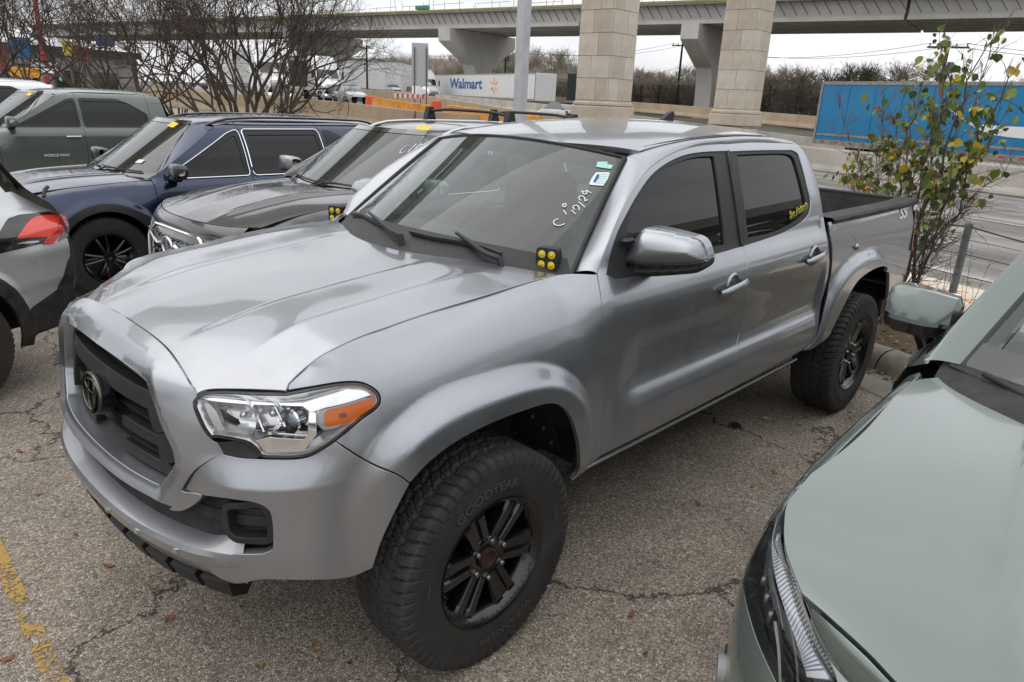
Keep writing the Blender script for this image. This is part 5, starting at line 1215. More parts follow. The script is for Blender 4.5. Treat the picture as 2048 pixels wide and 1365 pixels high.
# ------------------------------------------------------------------ dark grey crossover
P_grey = paint("dark_grey_metallic_paint", (.034, .033, .035), .75, .25, .08, (.17, .16, .15), flake=.2)
S_grey = carspec(L0=-.92, L1=4.0, WB=2.80, hw=.95, belt=1.09, zr=1.60, hoodf=.93, hoodr=1.10, xA0=.45, xA1=1.12, xC=3.3, xT=3.5, R=.38, seams=(.50, 1.55, 2.5), dlo=(.66, 3.1), rails=M_satin, mirm=P_silver, chrome=True, crease=.018)
grey = thing("grey_crossover", (1.44, 2.92, 0), "dark grey crossover with silver roof rails and black crossbars, just past the silver pickup", "car")
ws_g, Hg, RFg, WXg = build_car(S_grey, grey, P_grey)
Wg = ws_g[-1]
gp = [(-.40, .86), (.40, .86), (.47, .80), (.40, .56), (.28, .44), (-.28, .44), (-.40, .56), (-.47, .80)]
gg = panel("grille", Wg, rounded(gp, .03, 4), M_gloss, grey, .03, .01, off=.004)
b = MB()
for i in range(12):
    for j in range(7):
        u = -.40+.072*i+(.036 if j % 2 else 0); z = .48+.055*j
        if abs(u) < .42-(.8-z)*.25 and abs(u) > .0: q = Wg.P(np.array([u]), np.array([z]))[0]+Wg.N(np.array([u+1e-4]), np.array([z]))[0]*.010; b.tube([tuple(q+np.array([0, -.02, .012])), tuple(q+np.array([-.006, 0, 0])), tuple(q+np.array([0, .02, -.012]))], .005, 4)
b.build("grille_fins", M_satin, gg)
P0 = [tuple(Wg.P(np.array([u]), np.array([z]))[0]+Wg.N(np.array([u+1e-4]), np.array([z]))[0]*.016) for u, z in rounded(gp, .05, 4)]
MB().tube(P0+[P0[0]], .012, 6, False).build("grille_surround", M_chrome, gg, 60)
o_ = Wg.P(np.array([0.]), np.array([.76]))[0]
MB().tube([(o_[0]-.03, .085*math.cos(t), o_[2]+.065*math.sin(t)) for t in np.linspace(0, 2*math.pi, 25)], .010, 6, False).tube([(o_[0]-.03, .02, o_[2]-.05), (o_[0]-.035, 0, o_[2]+.055), (o_[0]-.03, -.02, o_[2]-.05)], .006, 5).build("emblem_ring", M_satin, gg, 60)
for s in (-1, 1):
    pts = [Wg.P(np.array([s*u]), np.array([z]))[0]+np.array([-.018, 0, 0]) for u, z in ((.10, .77), (.2, .75), (.33, .775), (.47, .80))]; MB().tube([tuple(p) for p in pts], [.02, .016, .012, .008], 6).build("grille_wing", M_satin, gg, 60)
    hl_ = [(s*u, z) for u, z in ((.56, .80), (.62, .865), (.90, .92), (1.22, .985), (1.36, 1.0), (1.33, .975), (1.18, .935), (.90, .865), (.66, .79))]
    if s < 0: hl_ = hl_[::-1]
    h_ = panel("headlight", Wg, hl_, M_lampgrey, grey, .02, .01, off=.003); panel("headlight_lens", Wg, hl_, M_lens, h_, .03, 0, off=.007)
    P1 = [tuple(Wg.P(np.array([s*u]), np.array([z]))[0]+Wg.N(np.array([s*u]), np.array([z]))[0]*.007) for u, z in ((.60, .80), (.9, .862), (1.18, .925), (1.33, .972))]; MB().tube(crspline(P1, 4), .006, 5).build("headlight_strip", M_chrome, h_, 60)
    panel("side_marker", Wg, [(s*u, z) for u, z in ((1.16, .945), (1.27, .972), (1.27, .985), (1.16, .96))][::s], M_amber, h_, .02, 0, off=.0062)
for xx in (1.95, 2.85):
    zt_ = float(RFg.f(xx, 0))+.10; ye_ = S_grey['hw']-.14-S_grey['tumble']+.05
    pts = [(xx, y, zt_+.035*(1-(y/ye_)**4)-.03) for y in np.linspace(-ye_, ye_, 17)]; cb = MB().tube(pts, [.014]*17, 8)
    for s in (-1, 1): cb.prism([(xx-.06, zt_-.10), (xx+.06, zt_-.10), (xx+.025, zt_+.02), (xx-.025, zt_+.02)], s*ye_-.03, s*ye_+.03, 'y')
    cb.build("roof_crossbar", M_black, grey, 50)
ws_tag(WXg, -.42, 1.60, .14, .06, M_yel, "dealer_tag", grey, -.1); ws_tag(WXg, -.55, 1.32, .09, .06, M_sticker, "inspection_sticker", grey); ws_tag(WXg, -.52, 1.21, .12, .06, mat("plate_blue_sticker", (.25, .4, .65), .5), "registration_sticker", grey)
scrawl(WXg, [[(.8, 1), (.2, 1), (.0, .5), (.3, 0), (.8, .1)], [(1.5, 1.1), (1.3, 0)], [(2.2, 1), (1.9, .5), (2.2, 0), (2.6, .5), (2.2, 1)], [(3.4, 1.2), (3.0, .6), (3.4, .2)], [(4.2, 1.3), (3.9, .8), (4.3, .5), (4.0, .1)]], (-.45, 1.40), .055, .25, grey, .004)
# ------------------------------------------------------------------ green-grey pickup
P_green = paint("army_green_paint", (.075, .098, .085), .3, .30, .15, (.2, .2, .18))
S_tun = carspec(L0=-1.0, L1=4.9, WB=3.70, hw=1.01, belt=1.34, zr=1.88, hoodf=1.18, hoodr=1.34, xA0=.62, xA1=1.25, xC=2.75, xT=2.86, R=.42, base=.50, seams=(.50, 1.60, 2.60), dlo=(.74, 2.66), pick=True, tumble=.22, crease=.02, mirm=P_green, hanm=M_chrome, trimm=M_rubber, clad=.05, cladm=M_black)
tun = thing("green_pickup", (.40, 10.0, -.04), "green-grey crew cab pickup with chrome door handles, parked beyond the blue crossover", "pickup truck")
ws_t, _, _, WXt = build_car(S_tun, tun, P_green)
ws_tag(WXt, -.42, 1.80, .13, .06, M_yel, "dealer_tag", tun, -.1)
q_ = ws_t[-1].P(np.array([ws_t[-1].u_of_x(1.18)]), np.array([.98]))[0]; text_on("door_lettering", "iFORCE MAX", .050, mat("pale_lettering", (.6, .6, .6), .5), q_+np.array([0, -.012, 0]), (1, 0, 0), (0, 0, 1), tun, .002, .001, 0, 1.15)
# ------------------------------------------------------------------ sage green crossover, near right
P_sage = paint("sage_green_paint", (.150, .182, .168), .45, .20, .03, (.25, .26, .24), flake=.03)
S_sage = carspec(L0=-.93, L1=3.66, WB=2.69, hw=.925, belt=1.10, zr=1.62, hoodf=.95, hoodr=1.09, xA0=.66, xA1=1.30, R=.36, nose=.30, crease=.022, ed=.095)
FR = Frame((.50, -2.665, 0)); sage = thing("sage_crossover", (.50, -2.665, 0), "pale sage green crossover cropped at the right, nearest to the viewer", "car")
sW, sH, sRF, sWX, sT, syb, sye = car_surfaces(S_sage, FR, +1)
sWX = XField(lambda y, z: .44+1.55*(np.asarray(z)-1.09)+.38*np.asarray(y)**2, FR)
def z6(l): return Z(1348, 500, .6335, l)
Hh = lambda p: sH.hit(crspline(p, 6)); 
seam = Hh(z6([(835, 402), (755, 415), (690, 470), (600, 570), (520, 640), (430, 705)])); lampr = Hh(z6([(430, 705), (355, 800), (345, 860), (347, 930), (375, 1020), (402, 1085)])); frt = Hh(z6([(402, 1085), (500, 1170), (620, 1280), (700, 1365), (800, 1460)]))
cow = Hh(z6([(1105, 550), (960, 482), (870, 432), (835, 402)]))
print("SAGE seam", seam[::6].round(2).tolist(), "lamp", lampr[::6].round(2).tolist(), "front", frt[::6].round(2).tolist(), "cowl", cow[::4].round(2).tolist())
def fill_y0(P, n=14):
    y = np.linspace(P[-1, 1], 0, n)[1:]; k = (P[-1, 0]-P[-4, 0])/(P[-1, 1]-P[-4, 1]+1e-9); s_ = P[-1, 1]; x = P[-1, 0]+k*(y-s_)*(1-.5*(1-y/s_)) ; return np.stack([x, y], -1)
fr0 = fill_y0(frt); cw0 = fill_y0(cow[::-1])
halfh = np.vstack([cw0[::-1], cow, seam[1:], lampr[1:], frt[1:], fr0])
fullh = np.vstack([halfh, (halfh[1:-1]*np.array([1, -1]))[::-1]])
panel("hood", sH, inset(fullh, .003), P_sage, sage, .018, .02)
xfr = lambda y: float(np.interp(abs(y), np.r_[fr0[::-1, 1], frt[::-1, 1]], np.r_[fr0[::-1, 0], frt[::-1, 0]]))
lampP = sW.hit(np.vstack([crspline(z6([(425, 700), (330, 790), (250, 870), (218, 960), (215, 1050), (250, 1200), (300, 1320), (345, 1400), (420, 1440)]), 6), crspline(z6([(500, 1420), (512, 1365), (450, 1220), (400, 1085), (372, 1020), (345, 920), (345, 860), (357, 790), (425, 700)]), 6)[:-1]]))
print("SAGE lamp uz", lampP[::6].round(2).tolist())
us_ = lambda x: sW.u_of_x(x)
topx = np.linspace(.56, seam[-1, 0]+.02, 12); ft = [(us_(x), float(sT(x))) for x in topx]
lz = lampP; iu = lz[:, 0].max()
bs = sW.hit(z6([(262, 806)]))[0]
outer = [(.0, .28), (us_(-.46), .28), (us_(-.46), .42)]+[(us_(x), .38+.42*math.sin(math.acos(max(-1, min(1, x/.46))))) for x in np.linspace(-.42, .42, 12)]+[(us_(.46), .28), (us_(.56), .28)]+ft
n0 = len(crspline([0, 1, 2], 6)) if False else 0
k0 = int(np.argmax(lz[:, 0]))
# body-colour skin round the lamp: wing, bumper corner and nose in one outline with the lamp cut out
toplamp = np.array([[u, z+.03] for u, z in lz[k0:]][::1])
Un = np.linspace(lz[:, 0].min()-.02, 0, 10)
skin = np.array(outer+[(us_(seam[-1, 0])-.01, float(sT(seam[-1, 0]))+.004)])
lastu = skin[-1, 0]
rimtop = [(u, .905+.085*float(sst(.55, 1.15, u))) for u in np.linspace(lastu-.03, 0, 20)]
skin = np.vstack([skin, rimtop])
skn = panel("front_bumper", sW, skin, P_sage, sage, .02, .02, [inset(lampP, -.002)], hole_th=.04)
skl = panel("front_bumper", sW, (skin*np.array([-1, 1]))[::-1], P_sage, sage, .05, .02)
Gn = []
for u in np.linspace(-.72, .72, 44):
    au = abs(u); z_ = .905+.085*float(sst(.55, 1.15, au))-.004; a = sW.P(np.array([u]), np.array([z_]))[0]; y = float(a[1]); yq = np.clip(y, -.74, .74); q = np.array([xfr(yq)-.005, yq, float(sH.f(xfr(yq), yq))-.006]); m_ = (a+q)/2+np.array([-.02, 0, .016]); Gn.append([(1-t)**2*a+2*t*(1-t)*m_+t*t*q for t in np.linspace(0, 1, 7)])
Gn = np.array(Gn); gridsurf("nose_panel", Gn[:, :].transpose(1, 0, 2), P_sage, sage)
hlS = panel("headlight", sW, inset(lampP, .001), M_gloss, sage, .02, 0, off=-.030)
panel("headlight_lens", sW, inset(lampP, .002), M_lens, hlS, .02, 0, off=.001)
dr = sW.hit(np.vstack([crspline(z6([(440, 705), (345, 790), (312, 850), (300, 930), (310, 1010), (340, 1120), (385, 1250), (410, 1345)]), 6), crspline(z6([(480, 1350), (440, 1280), (400, 1190), (365, 1080), (335, 990), (318, 920), (322, 860), (352, 805), (440, 712)]), 6)]))
panel("running_light", sW, dr, mat("drl_white", (.62, .66, .72), .25, coat=1), hlS, .012, .012, off=-.008)
M_ridge = mat("drl_ridge", (.35, .37, .42), .3)
da, db = crspline(z6([(300, 930), (310, 1010), (340, 1120), (385, 1250), (405, 1325)]), 8), crspline(z6([(322, 915), (345, 990), (378, 1080), (418, 1190), (465, 1320)]), 8)
for k in range(0, 33): MB().tube([tuple(p) for p in sW.pts([tuple(da[k]), tuple(db[k])], -.006)], .0016, 4).build("running_light_rib", M_ridge, hlS)
pj = sW.hit(rounded(z6([(232, 1010), (275, 985), (310, 1110), (325, 1200), (255, 1180)]), 15, 4)); panel("lamp_module", sW, pj, mat("smoked_lamp", (.03, .03, .035), .15, coat=1), hlS, .015, .01, off=-.018)
for q_ in ((268, 1040), (280, 1095), (292, 1150)):
    c_ = sW.pts(z6([q_]), -.016)[0]; MB().lathe([(-.004, .020), (.004, .018), (.006, .010), (.004, 0)], tuple(c_), 20, 'y').build("lamp_projector", mat("dark_lens", (.05, .05, .07), .05, coat=1), hlS, 60)
MB().tube([tuple(p) for p in sW.pts(crspline(z6([(310, 1170), (320, 1260), (325, 1365)]), 5), -.012)], .006, 5).build("lamp_trim", M_satin, hlS, 60)
# seam between bumper and wing, fog lamp bezel
MB().tube([tuple(p) for p in sW.pts(crspline(z6([(228, 862), (262, 808), (300, 802)]), 5), .0005)], .0022, 4).build("panel_gap", M_rubber, skn)
fgp = sW.hit(rounded(z6([(62, 1300), (90, 1215), (132, 1290), (130, 1400), (60, 1420)]), 12, 4)); fz = panel("fog_lamp_bezel", sW, fgp, M_black, sage, .02, .03, off=.004)
c_ = sW.pts(z6([(98, 1322)]), .008)[0]; nf = sW.N(*sW.hit(z6([(98, 1322)])).T)[0]; Qf = Vector(nf).to_track_quat('Z', 'Y').to_matrix().to_4x4()
b = MB().lathe([(-.01, .05), (.008, .048), (.010, .036), (.004, .032), (.006, 0)], n=24, axis='z'); b.v = [tuple((Qf @ Vector(v))+Vector(c_)) for v in b.v]; b.build("fog_lamp", mat("fog_lamp_grey", (.2, .2, .2), .4, metal=.5), fz, 40)
# cowl, wiper, windshield, pillars, cabin
Gc = []
for y in np.linspace(-.80, .80, 31):
    x0 = float(np.interp(abs(y), np.r_[cw0[::-1, 1], cow[:, 1]], np.r_[cw0[::-1, 0], cow[:, 0]])); x1 = float(sWX.f(y, 1.115))+.01; z0 = float(sH.f(x0, y))-.022; Gc.append([(x0-.01+(x1-x0+.01)*t, y, z0-.012*math.sin(2*math.pi*t)*(t < .5)+(1.112-z0)*t) for t in np.linspace(0, 1, 8)])
gridsurf("cowl", np.array(Gc), M_dustblack, sage)
MB().tube([tuple(p) for p in sWX.pts(z6([(880, 380), (960, 418), (1105, 470), (1200, 510)]), .02)], .010, 6).tube([tuple(p) for p in sWX.pts(z6([(985, 415), (1105, 480), (1250, 560)]), .035)], .010, 6).build("wiper", M_black, sage, 60)
Gw = []
for t in np.linspace(0, 1, 20):
    z = 1.10+(1.60-1.10)*t; w_ = .74+(.56-.74)*t; Gw.append([(float(sWX.f(y, z)), y, z) for y in np.linspace(-w_, w_, 31)])
wsS = gridsurf("windshield", np.array(Gw), gw, sage)
Gq = [[(float(sWX.f(y, z))-.003, y, z+.004) for y in np.linspace(-.735, .735, 31)] for z in (1.10, 1.165)]; gridsurf("glass_border", np.array(Gq), M_gloss, wsS)
for s in (-1, 1):
    Gq = [[(float(sWX.f(s*(w_+.05), z))-.003, s*(w_-.0), z+.004), (float(sWX.f(s*(w_-.05), z))-.003, s*(w_-.055), z+.004)] for z, w_ in ((1.10, .74), (1.35, .65), (1.6, .56))]; gridsurf("glass_border", np.array(Gq), M_gloss, wsS)
    A = np.array([[float(sWX.f(w_, z))-.006, s*(w_+.012), z+.004] for z, w_ in ((1.10, .74), (1.35, .65), (1.59, .565))]); 
    A0 = np.array([[float(sWX.f(w_, z))-.0, s*(w_-.01), z+.0] for z, w_ in ((1.10, .74), (1.35, .65), (1.59, .565))])
    loft("pillar_seal", crspline(A0, 6), crspline(A, 6), M_black, sage, 20, 4, .006, (-.6, s, .6), s > 0, .006)
    B = np.array([[.60, s*.84, 1.10], [.78, s*.80, 1.24], [1.02, s*.73, 1.42], [1.32, s*.66, 1.58]]); loft("roof_pillar", crspline(A, 6), crspline(B, 6), P_sage, sage, 30, 7, .02, (-.4, s, .5), s > 0)
    Bl = B+np.array([.03, 0, -.012]); Cl = np.array([[.62, s*.90, 1.06], [1.0, s*.90, 1.10], [1.6, s*.90, 1.12], [2.4, s*.90, 1.13]]); loft("side_glass", crspline(np.vstack([Bl, [[2.4, s*.64, 1.58]]]), 5), crspline(Cl, 5), gl_side, sage, 30, 4, .0, (0, s, .3), s > 0, 0)
    gridsurf("front_door", np.array([[(x, s*(.915-.03*(z > 1.0)-.03*(z < .4)), z) for x in np.linspace(.585, 3.0, 12)] for z in (.30, .45, .8, 1.0, 1.08, 1.11)]), P_sage, sage, s < 0, 60)
    for cx in (0, 2.69): lowheel(sage, cx, s, .925, .36)
Gr = [[(float(sWX.f(y, 1.6))+t*1.9, y, 1.60+.05*math.sin(math.pi*min(1, t*1.2+.15))-.03*(y/.56)**2) for y in np.linspace(-.60, .60, 13)] for t in np.linspace(0, 1, 10)]; gridsurf("roof", np.array(Gr), P_sage, sage)
MB().box((3.3, 0, .75), (.6, 1.75, .9), bev=.1).build("tailgate", P_sage, sage, 40)
MB().box((1.3, 0, .45), (3.4, 1.2, .3)).box((-.1, 0, .68), (.9, 1.2, .4)).build("underbody", M_void, sage)
MB().box((.86, 0, 1.03), (.42, 1.4, .14), bev=.05).build("dashboard", mat("pale_dash", (.12, .15, .135), .7), sage, 40)
for y_ in (-.38, .38): MB().box((1.75, y_, 1.05), (.16, .46, .6), bev=.05).box((1.45, y_, .75), (.5, .48, .14), bev=.04).box((1.78, y_, 1.42), (.1, .24, .16), bev=.04).build("seat", M_dark_int, sage, 40)
Gs = [[(float(sWX.f(y, z))+.09, y, z) for y in (-.55, -.2, .2, .55)] for z in (1.13, 1.5)]
# mirror: angular housing, dark lower half and foot
def msec(y, k, zc, hx_, hz_): return [(.93+px_*hx_+k, y, zc+pz_*hz_) for px_, pz_ in ((-.55, -1), (-1.05, -.45), (-.95, .25), (-.45, .95), (.5, 1.0), (1, .8), (1.05, -.75), (.5, -1), (-.55, -1))]
MSs = [msec(*q) for q in ((.842, .03, 1.185, .03, .045), (.855, .02, 1.188, .055, .072), (.93, 0, 1.192, .068, .083), (1.03, -.005, 1.198, .070, .084), (1.068, .005, 1.20, .060, .070), (1.082, .02, 1.20, .035, .040))]
mS = gridsurf("wing_mirror", np.array(MSs), P_sage, sage, True, 32)
for y_ in (MSs[0], MSs[-1]): MB().add(y_[:-1], [tuple(range(len(y_)-1))]).build("mirror_cap", P_sage, mS)
LSs = [[(x+.002, y, z-.002) for x, y, z in ((p0[0]-.004, p0[1], p0[2]-.004), (p1[0]-.006, p1[1], p1[2]), ((p1[0]+p2[0])/2-.005, p1[1], (p1[2]*.75+p2[2]*.25)), (p2[0]+.03, p2[1], p1[2]+.0), (p0[0]+.08, p0[1], p0[2]-.006), (p0[0]-.004, p0[1], p0[2]-.004))] for p0, p1, p2 in ((q[0], q[1], q[2]) for q in MSs[1:5])]
gridsurf("mirror_lower_housing", np.array(LSs), M_gloss, mS, True, 32)
MB().tube([(.95, .95, 1.12), (.96, .93, 1.07), (.95, .91, 1.03), (.95, .86, 1.0)], [.035, .032, .034, .04], 10).build("mirror_arm", M_gloss, mS, 50)
MB().box((1.002, .955, 1.195), (.006, .19, .13), bev=.002).build("mirror_glass", M_chrome, mS, 30)
# ------------------------------------------------------------------ silver crossover seen from its rear quarter, far left
RZ = math.radians(24); LX = (-3.70, 2.22, 0); FL = Frame(LX, RZ)
S_lft = carspec(L0=-.93, L1=3.66, WB=2.69, hw=.93, belt=1.10, zr=1.64, hoodf=.92, hoodr=1.07, xC=3.05, xT=3.28, seams=(.44, 1.42, 2.25), dlo=(.62, 3.0), base=.40, clad=.07, sides=(-1, 1), side_crease=lambda x, z: -.035*sst(.95, 1.05, z)*sst(2.9, 3.2, x)+.02*sst(.60, .66, z)*(1-sst(.82, .95, z))*sst(2.9, 3.3, x))
lft = thing("silver_crossover", LX, "silver crossover seen from its rear quarter with a red tail lamp, at the far left", "car", rz=RZ)
P_lft = paint("bright_silver_paint", (.60, .61, .62), .7, .32, .12, (.3, .3, .29))
ws_l, _, _, _ = build_car(S_lft, lft, P_lft, FL)
WL = ws_l[-1]
def z7(l): return Z(0, 330, .3591, l)
def lp(px, m, nm, off=.006, th=.02, par=None, h=.02): return panel(nm, WL, WL.hit(px), m, par or lft, h, th, off=off)
print("LEFT tail", WL.hit(z7([(0, 370), (45, 300), (270, 262), (390, 370), (230, 440), (0, 490), (440, 700), (0, 1090), (0, 130), (240, 190)])).round(2).tolist())
tlb = lp(np.vstack([z7([(-40, 500), (-40, 410), (0, 370), (45, 300), (105, 280), (270, 262), (345, 285), (330, 310), (230, 438), (120, 465), (0, 492)])]), M_gloss, "tail_light")
lp(crspline(z7([(92, 410), (170, 308), (205, 290), (338, 280)]), 4).tolist()+z7([(290, 385), (270, 398), (262, 400)]), mat("bright_red_lens", (.85, .05, .02), .12, coat=1), "red_lens", .010, .01, tlb)
lp(z7([(300, 372), (345, 285), (362, 300), (335, 380), (292, 440), (235, 442), (262, 402)]), M_red, "red_lens", .012, .01, tlb)
lp(z7([(352, 330), (366, 312), (392, 368), (372, 402), (325, 425), (340, 390)]), mat("clear_lens_grey", (.16, .12, .12), .15, coat=1), "clear_lens", .010, .01, tlb)
lp(z7([(90, 440), (150, 428), (212, 424), (205, 434), (150, 440)]), M_satin, "lamp_strip", .012, .004, tlb, .01)
panel('lower_bumper', WL, [(WL.u_of_x(a), b) for a, b in ((3.13, .50), (3.40, .58), (3.50, .74), (3.545, .78), (3.60, .76), (3.60, .34), (3.10, .34))], M_dustblack, lft, .02, .02, off=.006)
cl1 = WL.hit(z7([(300, 955), (330, 905), (385, 775), (430, 705), (480, 725)]))
MB().tube([tuple(p) for p in WL.pts(z7([(225, 190), (232, 150), (245, 130)]), .03)], .012, 6).build("wiper_pivot", M_black, lft, 60)
# ------------------------------------------------------------------ white pickup beyond
P_white = paint("white_paint_dusty", (.78, .78, .77), 0, .35, .06, (.5, .48, .45), flake=.01)
whp = thing("white_pickup", (-.1, 13.5, -.02), "white crew cab pickup truck beyond the green-grey pickup, its bed and red lamp showing", "pickup truck", sc=.94)
S_wh = dict(S_tun); S_wh.update(zr=1.93, L1=5.0, mirm=P_white, rails=None, sides=(-1,), clad=0)
build_car(S_wh, whp, P_white)
tun.scale = (.93,)*3

# two car copies added to darken the door reflections, and a bridge on the far side of the viewer (outside the frame, they show in doors and windows)
c2 = copy_tree(blue); c2.location = (.9, -5.9, 0); tag(c2, "second dark blue crossover parked beyond the sage green one", "car")
c3 = copy_tree(grey); c3.location = (1.3, -9.0, 0); tag(c3, "second dark grey crossover parked two bays beyond the sage one", "car")
# ================================================================== ground, road, far things
RO = np.array([4.2, -.8]); RH = np.array([.313, .95]); RP = np.array([.95, -.313])
def AD(a, d): return RO+RH*a+RP*d
def ad(x, y): q = np.stack([np.asarray(x, float)-RO[0], np.asarray(y, float)-RO[1]], -1); return q @ RH, q @ RP
def gz(x, y):
    a, d = ad(x, y); up = .0155*np.maximum(a-22, 0)*sst(2.5, 7, d)
    return np.minimum(up, 2.2)-.75*sst(16.3, 18.5, d)*(1-sst(28, 62, a))*(1-sst(60, 90, d))
def GP(a, d, dz=0): x, y = AD(a, d); return (float(x), float(y), float(gz(x, y))+dz)
def asphalt(name, tone, pebb, scale, crack, fine=1.0):
    m, nt, b = newmat(name); tcx = N(nt, 'ShaderNodeTexCoord'); pos = tcx.outputs['Object']
    v = N(nt, 'ShaderNodeTexVoronoi', Scale=scale); nt.links.new(pos, v.inputs['Vector'])
    sp_ = N(nt, 'ShaderNodeSeparateColor'); nt.links.new(v.outputs['Color'], sp_.inputs[0])
    cell = ramp(nt, sp_.outputs[0], [(0, tuple(t*.50 for t in tone)), (.38, tone), (.72, tuple(t*1.25 for t in tone)), (.93, pebb), (1, tuple(p*1.2 for p in pebb))])
    v2 = N(nt, 'ShaderNodeTexVoronoi', Scale=scale, feature='DISTANCE_TO_EDGE'); nt.links.new(pos, v2.inputs['Vector'])
    ed = ramp(nt, v2.outputs['Distance'], [(.0, .22), (.16, 1)])
    c = lerp3(nt, 1.0, cell, cell); mm = N(nt, 'ShaderNodeMix', data_type='RGBA', blend_type='MULTIPLY'); mm.inputs['Factor'].default_value = .85; nt.links.new(cell, mm.inputs['A']); nt.links.new(ed, mm.inputs['B'])
    big = noise(nt, .55, 6, .6); mid = noise(nt, 3.2, 5, .65)
    m2 = N(nt, 'ShaderNodeMix', data_type='RGBA', blend_type='MULTIPLY'); m2.inputs['Factor'].default_value = 1; nt.links.new(mm.outputs['Result'], m2.inputs['A']); nt.links.new(ramp(nt, big, [(.30, (.58, .565, .55)), (.50, (1, 1, 1)), (.75, (1.18, 1.15, 1.10))]), m2.inputs['B'])
    m3 = N(nt, 'ShaderNodeMix', data_type='RGBA', blend_type='MULTIPLY'); m3.inputs['Factor'].default_value = 1; nt.links.new(m2.outputs['Result'], m3.inputs['A']); nt.links.new(ramp(nt, mid, [(.3, (.78, .77, .76)), (.6, (1.05, 1.04, 1.03))]), m3.inputs['B'])
    out = m3.outputs['Result']; hgt = v2.outputs['Distance']
    if crack:
        n1 = N(nt, 'ShaderNodeTexNoise', Scale=2.2, Detail=8, Roughness=.7); nt.links.new(pos, n1.inputs['Vector'])
        va = N(nt, 'ShaderNodeVectorMath', operation='SCALE', Scale=.55); nt.links.new(n1.outputs['Color'], va.inputs[0])
        vb = N(nt, 'ShaderNodeVectorMath', operation='ADD'); nt.links.new(pos, vb.inputs[0]); nt.links.new(va.outputs[0], vb.inputs[1])
        v3 = N(nt, 'ShaderNodeTexVoronoi', Scale=crack, feature='DISTANCE_TO_EDGE'); nt.links.new(vb.outputs[0], v3.inputs['Vector'])
        ck = ramp(nt, v3.outputs['Distance'], [(.0, 0), (.003, .1), (.0078, 1)]); brk = ramp(nt, noise(nt, 1.3, 3, .6), [(.33, 0), (.40, 1)])
        inv = N(nt, 'ShaderNodeMath', operation='SUBTRACT', use_clamp=True); inv.inputs[0].default_value = 1; nt.links.new(ck, inv.inputs[1])
        mu = N(nt, 'ShaderNodeMath', operation='MULTIPLY'); nt.links.new(inv.outputs[0], mu.inputs[0]); nt.links.new(brk, mu.inputs[1])
        out = lerp3(nt, mu.outputs[0], out, (.035, .032, .028))
    nt.links.new(out, b.inputs['Base Color']); b.inputs['Roughness'].default_value = .88
    hr = ramp(nt, hgt, [(0, 0), (.35, 1)]); bump(nt, b, hr, .9, .004*fine); return m
M_lot = asphalt("lot_asphalt", (.43, .368, .298), (.68, .61, .515), 125, .62)
M_far = mat("open_ground", (.17, .155, .125), .95, col2=(.11, .115, .07), scale=.2)
# base ground sheet
ax_ = np.r_[-400, -200, -100, -60, np.arange(-40, 160, 6), 180, 250, 400, 800, 2000]; dx_ = np.r_[-300, -120, -60, -30, -15, -5, 0, 1, 2.5, 4, 5.5, 7, 10, 13, 15.6, 16.3, 17, 17.7, 18.5, 20, 24, 30, 40, 50, 60, 75, 90, 120, 200, 500, 2500]
P = np.array([[(*AD(a, d), float(gz(*AD(a, d)))-.02) for d in dx_] for a in ax_]); g = gridsurf("ground", P, M_far); tag(g, kind='structure')
g = gridsurf("parking_lot", np.array([[(*AD(a, d), .0) for d in (-60, -30, -12, -.02)] for a in (-30, -10, 10, 30, 60)]), M_lot); tag(g, kind='structure')
M_road = mat("worn_road", (.19, .18, .165), .9, col2=(.30, .285, .26), scale=1.1, stretch=None, bmp=.4, bscale=60)
m, nt, b = newmat("worn_road_surface")
mpn = N(nt, 'ShaderNodeMapping'); mpn.inputs['Rotation'].default_value = (0, 0, math.radians(-71.8)); tco = N(nt, 'ShaderNodeTexCoord'); nt.links.new(tco.outputs['Object'], mpn.inputs[0])
mp2 = N(nt, 'ShaderNodeMapping'); mp2.inputs['Scale'].default_value = (.16, 1.2, 1); nt.links.new(mpn.outputs[0], mp2.inputs[0]); nn_ = N(nt, 'ShaderNodeTexNoise', Scale=1.0, Detail=8, Roughness=.68); nt.links.new(mp2.outputs[0], nn_.inputs['Vector'])
n2_ = noise(nt, 28, 5, .7); c = ramp(nt, nn_.outputs['Fac'], [(.34, (.10, .095, .09)), (.48, (.18, .17, .158)), (.60, (.31, .29, .26)), (.72, (.42, .39, .35))])
mm = N(nt, 'ShaderNodeMix', data_type='RGBA', blend_type='MULTIPLY'); mm.inputs['Factor'].default_value = 1; nt.links.new(c, mm.inputs['A']); nt.links.new(ramp(nt, n2_, [(.3, .72), (.7, 1.12)]), mm.inputs['B']); nt.links.new(mm.outputs['Result'], b.inputs['Base Color']); b.inputs['Roughness'].default_value = .9; bump(nt, b, n2_, .4, .01)
M_rd = m
def sheet(nm, a0, a1, d0, d1, m, dz, na=30, nd=6):
    o = gridsurf(nm, np.array([[GP(a, d, dz) for d in np.linspace(d0, d1, nd)] for a in np.linspace(a0, a1, na)]), m, None, True); tag(o, kind='structure'); return o
sheet("road", -40, 150, 3.3, 15.9, M_rd, .03, 60, 14)
M_hw = mat("highway_concrete", (.34, .325, .30), .9, col2=(.24, .235, .225), scale=.35, bmp=.2, bscale=20)
sheet("highway", -60, 220, 18.6, 44, M_hw, .03, 70, 10)
for d_, m_ in ((4.1, (.55, .53, .50)), (9.6, (.5, .49, .46))):
    sheet("road_marking", -30, 60, d_, d_+.12, mat("worn_white_line%d" % d_, m_, .8, col2=(.25, .24, .22), scale=9), .04, 40, 2)
M_walk = mat("sidewalk_concrete", (.64, .56, .455), .9, col2=(.52, .455, .37), scale=1.4, bmp=.25, bscale=90, bd=.003)
